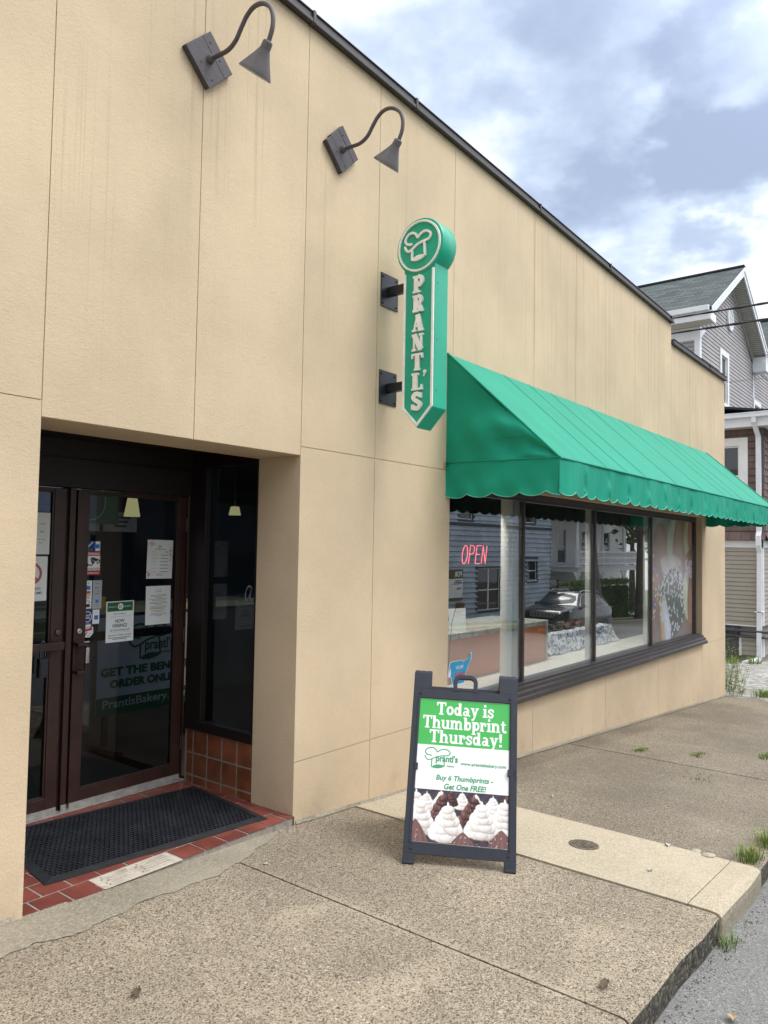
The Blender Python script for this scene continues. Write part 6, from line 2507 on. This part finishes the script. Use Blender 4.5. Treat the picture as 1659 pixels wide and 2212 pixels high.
def spout(P, w0=.06, w1=.045):
    for p, q in zip(P[:-1], P[1:]):
        p, q = Vector(p), Vector(q)
        b.hexa([p + Vector((sx * w1, sy * w0, 0)) for sx, sy in ((-1, -1), (1, -1), (1, 1), (-1, 1))] + [q + Vector((sx * w1, sy * w0, 0)) for sx, sy in ((-1, -1), (1, -1), (1, 1), (-1, 1))])


spout([(XH - .50, 1.02, 5.262), (XH - .49, 1.02, 5.12), (XH - .09, 1.00, 4.80), (XH - .075, 1.0, 2.33), (XH - .16, 1.0, 2.20), (XH - .16, 1.0, 1.95), (XH - .03, 1.0, 1.78), (XH - .03, 1.02, -.98)])
b.hexa([(XH - .08, .96, -1.03), (XH - .02, .96, -.93), (XH - .02, 1.08, -.93), (XH - .08, 1.08, -1.03), (XH - .55, 1.20, -1.10), (XH - .53, 1.20, -1.0), (XH - .53, 1.32, -1.0), (XH - .55, 1.32, -1.10)])
b.box(XH - .075, XH + .03, .90, 1.12, .22, .25)
b.build('downspout', m_wtrim, hs, 0.006)

# overhead cables crossing towards the house
for i, (z0, r_, lab) in enumerate([(7.26, .028, 'upper thick black cable crossing in front of the grey gable'), (6.90, .030, 'lower thick black cable crossing the round gable vent'), (5.60, .007, 'thin grey wire crossing below the two thick cables')]):
    b = MB()
    P = [(18.0, y, z0 + .0016 * (y - 1) ** 2 - .006 * (y - 1) * -1.0) for y in np.linspace(-14, 16, 60)]
    if r_ > .02:
        for ph in (0, math.pi):
            b.tube([(p[0] + .012 * math.cos(p[1] * 7 + ph), p[1], p[2] + .012 * math.sin(p[1] * 7 + ph)) for p in P], r_ * .62, 6)
    else:
        b.tube(P, r_, 5)
    o = b.build('power_cable', M('cable_black', (0.025, 0.022, 0.03), 0.6) if r_ > .02 else M('wire_grey', (0.2, 0.2, 0.2), 0.6), None, loc=(18.0, 0, z0))
    tag(o, lab, 'cable', 'overhead cables')

# =================================================================== across the street (seen in the glass)
m_bluesid = M('blue_grey_siding', (0.40, 0.475, 0.57), 0.7, 0, 0.15, 1.2)
m_bluedk = M('dark_blue_trim', (0.05, 0.065, 0.09), 0.6)
m_whitesid = M('white_clapboard', (0.78, 0.79, 0.80), 0.7, 0, 0.06, 1.2)
m_oroof = shingle_mat('dark_street_shingles', (0.05, 0.05, 0.055), (0.035, 0.035, 0.04), .14, .3)


def street_house(name, label, x0, x1, yf, dep, zg, ze, rise, mat, trim, wins, ex=.2, belt=None, ridge_x=True):
    t_ = thing(name, label, 'house', (x0, yf, zg))
    fr = F((x1, yf, 0), (-1, 0, 0), (0, 0, 1))              # front faces the street (+Y)
    assert fr.n.y > 0
    W_ = x1 - x0
    b_ = MB()
    holes = [(x1 - w[1], x1 - w[0], w[2], w[3]) for w in wins]
    siding(b_, fr, zg, ze, lambda z: (0, W_), ex, .055 if ex > .18 else .03, holes=holes)
    b_.box(x0 + .03, x1 - .03, yf - dep, yf - .12, zg, ze)
    siding(b_, F((x0, yf, 0), (0, -1, 0), (0, 0, 1)), zg, ze, lambda z: (0, dep), ex, .02)
    siding(b_, F((x1, yf - dep, 0), (0, 1, 0), (0, 0, 1)), zg, ze, lambda z: (0, dep), ex, .02)
    if not ridge_x:
        siding(b_, fr, ze, ze + rise, lambda z: (W_ / 2 * (z - ze) / rise, W_ - W_ / 2 * (z - ze) / rise), ex, .025)
    b_.build('siding', mat, t_)
    r_ = MB()
    o = .35
    if ridge_x:
        ym = yf - dep / 2
        roof_plane(r_, (x0 - o, yf + o, ze), (x1 + o, yf + o, ze), (x1 + o, ym, ze + rise), (x0 - o, ym, ze + rise))
        roof_plane(r_, (x1 + o, yf - dep - o, ze), (x0 - o, yf - dep - o, ze), (x0 - o, ym, ze + rise), (x1 + o, ym, ze + rise))
        for x_ in (x0, x1):
            r_.add([(x_, yf, ze), (x_, yf - dep, ze), (x_, ym, ze + rise * .98)], [(0, 1, 2)], 1)
    else:
        xm = (x0 + x1) / 2
        roof_plane(r_, (x0 - o, yf - dep, ze - .1), (x0 - o, yf + o, ze - .1), (xm, yf + o, ze + rise + .12), (xm, yf - dep, ze + rise + .12))
        roof_plane(r_, (x1 + o, yf + o, ze - .1), (x1 + o, yf - dep, ze - .1), (xm, yf - dep, ze + rise + .12), (xm, yf + o, ze + rise + .12))
    r_.build('roof', [m_oroof, trim], t_)
    c_ = MB()
    for x_ in (x0, x1):
        c_.box(x_ - .03, x_ + .12 if x_ == x0 else x_ + .03, yf + .0, yf + .035, zg, ze)
    if belt:
        c_.box(x0, x1, yf + .002, yf + .09, belt - .05, belt + .05)
    c_.build('trim', trim, t_)
    for w in wins:
        sash_window(t_, fr, x1 - w[1], x1 - w[0], w[2], w[3], .13, trim, m_wtrim, w[4] if len(w) > 4 else 1)
    return t_, fr


YB = -12.35
bh, bfr = street_house('blue_house', 'blue grey clapboard house across the street, mirrored in the first shop panes', 20.2, 33.3, YB, 8, -1.5, 6.2, 2.6, m_bluesid, m_bluedk,
                       [(26.6, 28.5, -.80, .95, 2), (30.85, 31.85, .3, 1.3), (25.2, 26.2, 2.9, 4.4), (30.7, 31.7, 2.95, 4.4), (22.0, 23.2, -.8, .95)], .21, 2.72)
# for-rent board fixed on the blue wall
t = thing('property_sign', 'olive and white property sign on the blue house wall, seen mirrored in the glass', 'sign', (24.9, YB + .06, .3))
fr = F((25.45, YB + .05, -.28), (-1, 0, 0), (0, 0, 1))
b = MB()
b.box(0, 1.15, 0, 1.2, 0, .02, 0, fr)
b.build('board', m_paper, t)
b = MB()
bar2(b, fr, 0, 1.15, .84, 1.2, .021)
bar2(b, fr, 0, 1.15, 0, .10, .021)
b.build('olive_band', M('olive_print', (0.10, 0.11, 0.03), 0.6), t)
b = MB()
put_text(b, "FOR", fr, .08, .62, .90, 1.12, .023, 0, .05)
b.build('band_lettering', m_paper, t)
b = MB()
put_text(b, "724-", fr, .08, .46, .40, .50, .022, 0, .03)
for k in range(3):
    bar2(b, fr, .08, .70 - .07 * k, .62 + .06 * k, .65 + .06 * k, .022)
b.build('sign_lettering', m_ink, t)
t = thing('wall_mailbox', 'small brown mailbox on the blue house wall below the property sign', 'mailbox', (25.2, YB + .1, -.55))
b = MB()
b.box(25.0, 25.4, YB + .026, YB + .20, -.75, -.40)
b.hexa([(24.97, YB + .026, -.395), (25.43, YB + .026, -.395), (25.43, YB + .24, -.43), (24.97, YB + .24, -.43), (24.97, YB + .026, -.36), (25.43, YB + .026, -.36), (25.43, YB + .24, -.40), (24.97, YB + .24, -.40)])
b.build('box', M('mailbox_brown', (0.22, 0.13, 0.06), 0.6), t, 0.01)

street_house('pale_house', 'pale grey gabled house across the street, left of the blue house, mirrored in the doors', 7.0, 17.0, -14.5, 9, -.9, 5.0, 3.2, m_whitesid, m_wtrim,
             [(8.4, 9.4, .4, 2.0), (11.2, 12.8, .4, 2.0, 2), (14.6, 15.6, .4, 2.0), (9.4, 10.4, 3.0, 4.4), (13.6, 14.6, 3.0, 4.4)], .13, None, False)

# white house with balcony porch
YW = -14.85
wh, wfr = street_house('porch_house', 'white clapboard house with a balustraded balcony porch, mirrored in the third shop pane', 36.0, 50.0, YW, 9, -2.6, 6.4, 3.0, m_whitesid, m_wtrim,
                       [(37.6, 38.5, 1.0, 2.9), (39.4, 40.5, 1.0, 2.9), (42.6, 43.7, 1.0, 2.9), (46, 47, 1.0, 2.9), (37.6, 39.6, -1.6, .1, 2), (42.6, 43.6, -2.1, .2)], .15)
b = MB()
PX0, PX1, PY = 36.6, 46.0, -12.35
b.box(PX0, PX1, YW + .04, PY, .62, .86)
b.box(PX0 - .1, PX1 + .1, YW + .04, PY + .1, .861, .91)
b.box(PX0, PX1, YW + .04, PY + .02, -2.2, -2.0)
b.build('porch_deck', m_wtrim, wh, 0.01)
b = MB()
b.box(PX0, PX1, PY - .08, PY, 1.62, 1.72)
b.box(PX0, PX1, PY - .07, PY - .01, .98, 1.05)
x = PX0 + .05
k = 0
while x < PX1 - .05:
    b.box(x, x + .075, PY - .06, PY - .025, 1.051, 1.619)
    b.box(x + .0755, x + .1695, PY - .058, PY - .03, 1.30, 1.40)
    x += .17
    k += 1
b.build('balustrade', m_wtrim, wh)
for x in (PX0 + .1, 40.0, 43.2, PX1 - .1):
    b = MB()
    b.lathe([(.09, -2.0), (.09, -1.6), (.06, -1.55), (.065, -.2), (.09, -.1), (.09, .62)], (x, PY - .1, 0), (0, 0, 1), 12)
    for sg in (-1, 1):
        b.prism([(x + sg * .09, .62), (x + sg * .55, .62), (x + sg * .40, .50), (x + sg * .2, .38), (x + sg * .09, .05)], F((0, PY - .06, 0), (1, 0, 0), (0, 0, 1)), 0, .06)
    b.lathe([(.10, .91), (.10, 1.9), (.07, 1.95), (.07, 3.5)], (x, PY - .1, 0), (0, 0, 1), 12)
    b.build('porch_post', m_wtrim, wh)
b = MB()
b.box(PX0 - .2, PX1 + .2, YW + .04, PY + .3, 3.5, 3.7)
b.build('porch_roof', m_wtrim, wh)


def leaves(mb, pts, size, rr_, mi=0):
    for p in pts:
        a = Vector((rr_.gauss(0, 1), rr_.gauss(0, 1), rr_.gauss(0, 1))).normalized()
        c = a.orthogonal().normalized()
        c = (c * math.cos(rr_.uniform(0, 6.28)) + a.cross(c) * math.sin(rr_.uniform(0, 6.28))).normalized()
        d_ = a.cross(c)
        s = size * rr_.uniform(.6, 1.3)
        p = Vector(p)
        mb.add([p - c * s, p + d_ * s * .5, p + c * s, p - d_ * s * .5], [(0, 1, 2, 3)], mi)


m_leafa = M('leaf_green', (0.060, 0.125, 0.022), 0.6, 0, 0.35, 0.8)
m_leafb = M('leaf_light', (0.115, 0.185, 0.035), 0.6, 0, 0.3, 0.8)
t = thing('hedge', 'clipped green hedge in front of the porch house, mirrored behind the parked car', 'hedge', (37.5, -11.7, -1.9))
rr = random.Random(31)
la, lb = MB(), MB()
pts, pts2 = [], []
for _ in range(9000):
    x, y, z = rr.uniform(33.6, 41.4), rr.uniform(-12.2, -11.2), rr.uniform(-2.0, .15)
    f_ = rr.random()
    if f_ < .4:
        y = -11.2 + rr.gauss(0, .05)
    elif f_ < .7:
        z = .12 + rr.gauss(0, .06)
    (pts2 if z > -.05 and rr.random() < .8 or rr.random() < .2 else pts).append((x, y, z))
leaves(la, pts, .055, rr)
leaves(lb, pts2, .055, rr)
la.build('foliage', m_leafa, t)
lb.build('paler_leaves', m_leafb, t)  # paler leaves, mostly near the top of the hedge
b = MB()
b.box(33.9, 41.1, -12.0, -11.4, -1.95, -.15)
for x in np.arange(34, 41.2, .45):
    b.tube([(x, -11.7, -2.05), (x + .1, -11.65, -1.2)], .025, 5)
b.build('branches', M('hedge_inside', (0.03, 0.045, 0.015), 0.9), t)
m_bark = M('bark', (0.10, 0.085, 0.07), 0.9, 0, 0.35, 3, 1.0, 12)


def tree(label, x, y, zg, h, r, cr, crz, n, seed, lsize=.11):
    t_ = thing('tree', label, 'tree', (x, y, zg))
    rr_ = random.Random(seed)
    b_ = MB()
    P = smooth_path([(x, y, zg - .1), (x + .05, y, zg + h * .3), (x - .08, y + .05, zg + h * .6), (x + .05, y, zg + h * .92)], 4)
    b_.tube(P, [r * (1.25 if i == 0 else 1 - .75 * i / (len(P) - 1)) for i in range(len(P))], 12)
    tips = []
    for k in range(11):
        a = k * 2.4 + rr_.uniform(-.3, .3)
        z0 = zg + h * rr_.uniform(.38, .8)
        L_ = cr * rr_.uniform(.6, .95)
        tip = (x + math.cos(a) * L_, y + math.sin(a) * L_, z0 + L_ * rr_.uniform(.35, .9))
        b_.tube(smooth_path([(x, y, z0), (x + math.cos(a) * L_ * .5, y + math.sin(a) * L_ * .5, z0 + L_ * .25), tip], 3), [r * .32 * (1 - .8 * i / 6) for i in range(7)], 6)
        tips.append(tip)
    b_.build('trunk', m_bark, t_)
    la_, lb_ = MB(), MB()
    pa, pb_ = [], []
    cl_ = [(q[0], q[1], q[2], cr * rr_.uniform(.28, .5)) for q in tips] + [(x + rr_.gauss(0, cr * .4), y + rr_.gauss(0, cr * .4), zg + h * rr_.uniform(.6, 1.08), cr * rr_.uniform(.25, .45)) for _ in range(12)]
    for _ in range(n):
        q = cl_[rr_.randrange(len(cl_))]
        d_ = Vector((rr_.gauss(0, 1), rr_.gauss(0, 1), rr_.gauss(0, .8)))
        d_ = d_.normalized() * q[3] * rr_.random() ** .45
        p = (q[0] + d_.x, q[1] + d_.y, q[2] + d_.z * crz)
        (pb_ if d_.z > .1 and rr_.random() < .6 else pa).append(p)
    leaves(la_, pa, lsize, rr_)
    leaves(lb_, pb_, lsize, rr_)
    cr_ = la_.build('crown', m_leafa, t_)
    lb_.build('sunlit_leaves', m_leafb, cr_)
    return t_


tree('broad street tree in front of the porch house, its trunk mirrored in the third pane', 40.4, -10.5, gz(40.4), 9.5, .30, 3.6, .8, 5200, 41, .14)
for i_, (x_, y_) in enumerate([(53, -15.5), (58, -12.8), (64, -15), (71, -13), (80, -16)]):
    tree(['leafy tree nearest the far end of the porch house', 'second leafy tree beyond the porch house', 'third leafy tree beyond the porch house', 'fourth leafy tree far along the opposite side of the street', 'last leafy tree far along the opposite side of the street'][i_], x_, y_, gz(x_), 9.5, .25, 4.6, 1.35, 3200, 60 + i_, .24)
tree('leafy tree in the gap between the pale and blue houses across the street', 18.6, -19.5, gz(18), 9.0, .25, 3.4, .9, 3200, 43, .15)
tree('leafy tree left of the pale house across the street', 2.0, -18.0, gz(2), 10, .3, 4.2, .9, 4200, 44, .15)
tree('tall leafy tree at the far left across the street', -9.0, -16.0, gz(-9), 11, .3, 4.6, .9, 4200, 45, .16)
t = thing('utility_pole', 'leaning grey utility pole with wires between the blue house and the porch house', 'utility pole', (35.3, -10.6, gz(35)))
b = MB()
b.tube([(35.3, -10.6, gz(35) - .2), (34.3, -10.75, 3.6), (33.6, -10.9, 8.2)], [.15, .13, .10], 12)
b.build('pole', M('grey_timber', (0.17, 0.165, 0.16), 0.9, 0, 0.25, 4, 0.6, 30), t)
b = MB()
b.tube([(32.7, -10.9, 7.6), (34.7, -10.85, 7.7)], .06, 8)
b.build('cross_arm', M('grey_timber', (0.17, 0.165, 0.16)), t)
b = MB()
for ex_, ez in ((20, 6.4), (20, 5.8), (60, 7.4), (60, 6.6)):
    z0 = 7.7 if ez in (6.4, 7.4) else 7.2
    b.tube([(33.7 + (ex_ - 33.7) * q, -10.88, z0 + (ez - z0) * q - 1.2 * 4 * q * (1 - q) * .4) for q in np.linspace(0, 1, 14)], .014, 5)
b.tube([(34.5, -10.7, 1.9), (35.45, -10.45, gz(35))], .012, 5)
b.build('wire', m_ink, t)

# parked dark sport-utility car
car = thing('parked_car', 'black sport utility car parked across the street, mirrored in the middle of the shop window', 'car', (25.25, -8.78, gz(27.4) - .123), local=True)
car.rotation_euler = (0, math.atan(.043), 0)
mpaint, tp, op = new_mat('black_car_paint')
principled(tp, op, (0.010, 0.011, 0.016), 0.22, 0.0, 0.5, None, Coat_Weight=0.8, Coat_Roughness=0.03)
m_trimb = M('car_black_trim', (0.012, 0.012, 0.013), 0.6)
ST = [  # x, sill z, bumper/hood top z, roof z, half width low, half width belt, half width roof
    (0.00, .42, .78, .78, .62, .66, .66), (0.08, .34, .92, .92, .78, .80, .74), (0.35, .26, 1.00, 1.00, .88, .90, .78), (0.75, .24, 1.05, 1.05, .91, .92, .78),
    (1.18, .24, 1.11, 1.12, .92, .93, .74), (1.50, .24, 1.10, 1.40, .92, .93, .68), (1.82, .24, 1.10, 1.60, .92, .93, .64), (2.30, .24, 1.10, 1.66, .92, .93, .63),
    (2.90, .24, 1.11, 1.665, .92, .93, .63), (3.50, .24, 1.12, 1.63, .92, .93, .62), (3.95, .26, 1.14, 1.56, .91, .92, .60), (4.28, .32, 1.14, 1.42, .89, .90, .58), (4.50, .40, 1.08, 1.12, .85, .86, .60), (4.58, .46, .84, .86, .80, .80, .60)]


def section(s):
    x, zs, zb, zr, w0, w1, w2 = s
    zr = max(zr, zb + .002)
    return [(x, -w0 * .9, zs), (x, -w0, zs + .10), (x, -w1, (zs + zb) / 2), (x, -w1 * .985, zb - .06), (x, -(w1 * .94), zb), (x, -(w2 + (w1 * .93 - w2) * .12), zb + (zr - zb) * .88), (x, -w2 * .86, zr), (x, 0, zr + .015),
            (x, w2 * .86, zr), (x, (w2 + (w1 * .93 - w2) * .12), zb + (zr - zb) * .88), (x, w1 * .94, zb), (x, w1 * .985, zb - .06), (x, w1, (zs + zb) / 2), (x, w0, zs + .10), (x, w0 * .9, zs)]


b = MB()
S_ = [section(s) for s in ST]
m_ = len(S_[0])
V = [p for s in S_ for p in s]
Fc = [(i * m_ + k, (i + 1) * m_ + k, (i + 1) * m_ + (k + 1) % m_, i * m_ + (k + 1) % m_) for i in range(len(S_) - 1) for k in range(m_)]
Fc += [tuple(range(m_)), tuple(range((len(S_) - 1) * m_, len(S_) * m_))[::-1]]
b.add(V, Fc, 0, True)
b.build('body', mpaint, car)


def on_side(sg, x, q):
    """point on the greenhouse side at length x, height share q"""
    for s0, s1 in zip(ST[:-1], ST[1:]):
        if s0[0] <= x <= s1[0]:
            k = (x - s0[0]) / (s1[0] - s0[0])
            s = [a + (c - a) * k for a, c in zip(s0, s1)]
            break
    lo = Vector((x, s[5] * .94, s[2]))
    hi = Vector((x, s[6] + (s[5] * .93 - s[6]) * .12, s[2] + (s[3] - s[2]) * .88))
    p = lo + (hi - lo) * q
    return Vector((p.x, sg * (p.y + .006), p.z))


for sg in (-1, 1):
    for xs_ in ([(1.42, .10), (2.36, .10), (2.36, .96), (1.98, .96)], [(2.44, .10), (3.36, .10), (3.30, .95), (2.44, .96)], [(3.44, .10), (4.02, .18), (3.86, .80), (3.38, .94)]):
        b = MB()
        b.add([on_side(sg, x, q) for x, q in xs_], [(0, 1, 2, 3)])
        b.build('side_window', m_hglass, car)
    b = MB()
    b.tube([on_side(sg, x, q) + Vector((0, sg * .004, 0)) for x, q in [(1.34, .04), (1.9, 1.0), (2.4, 1.02), (3.4, .99), (3.9, .86), (4.08, .14), (3.4, .03), (2.4, .03), (1.34, .04)]], .010, 6)
    b.build('window_chrome', m_chrome, car)
    b = MB()
    b.tube([(1.95, sg * .60, 1.63), (2.1, sg * .60, 1.71), (3.5, sg * .59, 1.705), (3.75, sg * .58, 1.62)], .018, 8)
    b.build('roof_rail', m_chrome, car)
    b = MB()
    b.add([(x_ + dx, sg * (y_ + .004), z_) for x_, y_, z_, dx in [(.10, .60, .86, -.03), (.40, .90, .93, 0), (.52, .91, .99, 0), (.18, .72, .95, -.03)]], [(0, 1, 2, 3)])
    b.box(.05, .16, sg * .60 - .09, sg * .60 + .09, .62, .70)
    b.build('headlight', M('headlight', (0.6, 0.6, 0.62), 0.15, 0.3), car)
    b = MB()
    b.add([(4.30, sg * .893, 1.0), (4.52, sg * .845, .95), (4.52, sg * .845, 1.06), (4.26, sg * .893, 1.12)], [(0, 1, 2, 3)])
    b.build('tail_light', M('tail_red', (0.35, 0.02, 0.02), 0.2), car)
    b = MB()
    b.hexa([(1.50, sg * .93, 1.08), (1.66, sg * .93, 1.08), (1.66, sg * 1.10, 1.08), (1.54, sg * 1.10, 1.08), (1.50, sg * .93, 1.20), (1.64, sg * .93, 1.22), (1.64, sg * 1.09, 1.22), (1.55, sg * 1.09, 1.20)])
    b.build('wing_mirror', mpaint, car, 0.02)
    for x in (2.28, 3.28):
        b = MB()
        b.box(x - .09, x + .09, sg * .935 - .012, sg * .935 + .012, .98, 1.0)
        b.build('door_handle', m_chrome, car, 0.004)
    for x in (.92, 3.62):
        b = MB()
        b.lathe([(.24, -.11), (.335, -.10), (.352, -.06), (.352, .06), (.335, .10), (.24, .11)], (x, sg * .82, .352), (0, sg, 0), 28)
        w0 = b.build('wheel', m_rubber, car)
        b = MB()
        b.lathe([(.235, .075), (.225, .112), (.19, .10), (.06, .085), (.05, .105), (0.001, .105)], (x, sg * .82, .352), (0, sg, 0), 24, caps=False)
        for k in range(5):
            a = k * 2 * math.pi / 5
            b.box(-.02, .02, .03, .21, .088, .114, 0, F((x, sg * .82, .352), (math.cos(a), 0, math.sin(a)), (-math.sin(a) , 0, math.cos(a))) if sg < 0 else F((x, sg * .82, .352), (-math.cos(a), 0, math.sin(a)), (math.sin(a), 0, math.cos(a))))
        b.build('rim', m_chrome, w0)
b = MB()
b.add([(1.20, -.80, 1.13), (1.20, .80, 1.13), (1.80, .60, 1.585), (1.80, -.60, 1.585)], [(0, 1, 2, 3)])
v_ = [Vector(p) + Vector((-.012, 0, .012)) for p in b.v]
b.v = [tuple(p) for p in v_]
b.build('windscreen', m_hglass, car)
b = MB()
for k in range(7):
    y = -.42 + k * .14
    b.ribbon([(y - .045, .72), (y + .045, .72), (y + .045, .88), (y - .045, .88)], .016, F((-.012, 0, 0), (0, -1, 0), (0, 0, 1)), 0, .012, closed=True)
b.build('grille', m_chrome, car)
b = MB()
b.box(-.02, .10, -.60, .60, .44, .58)
b.build('bumper_insert', m_trimb, car, 0.02)
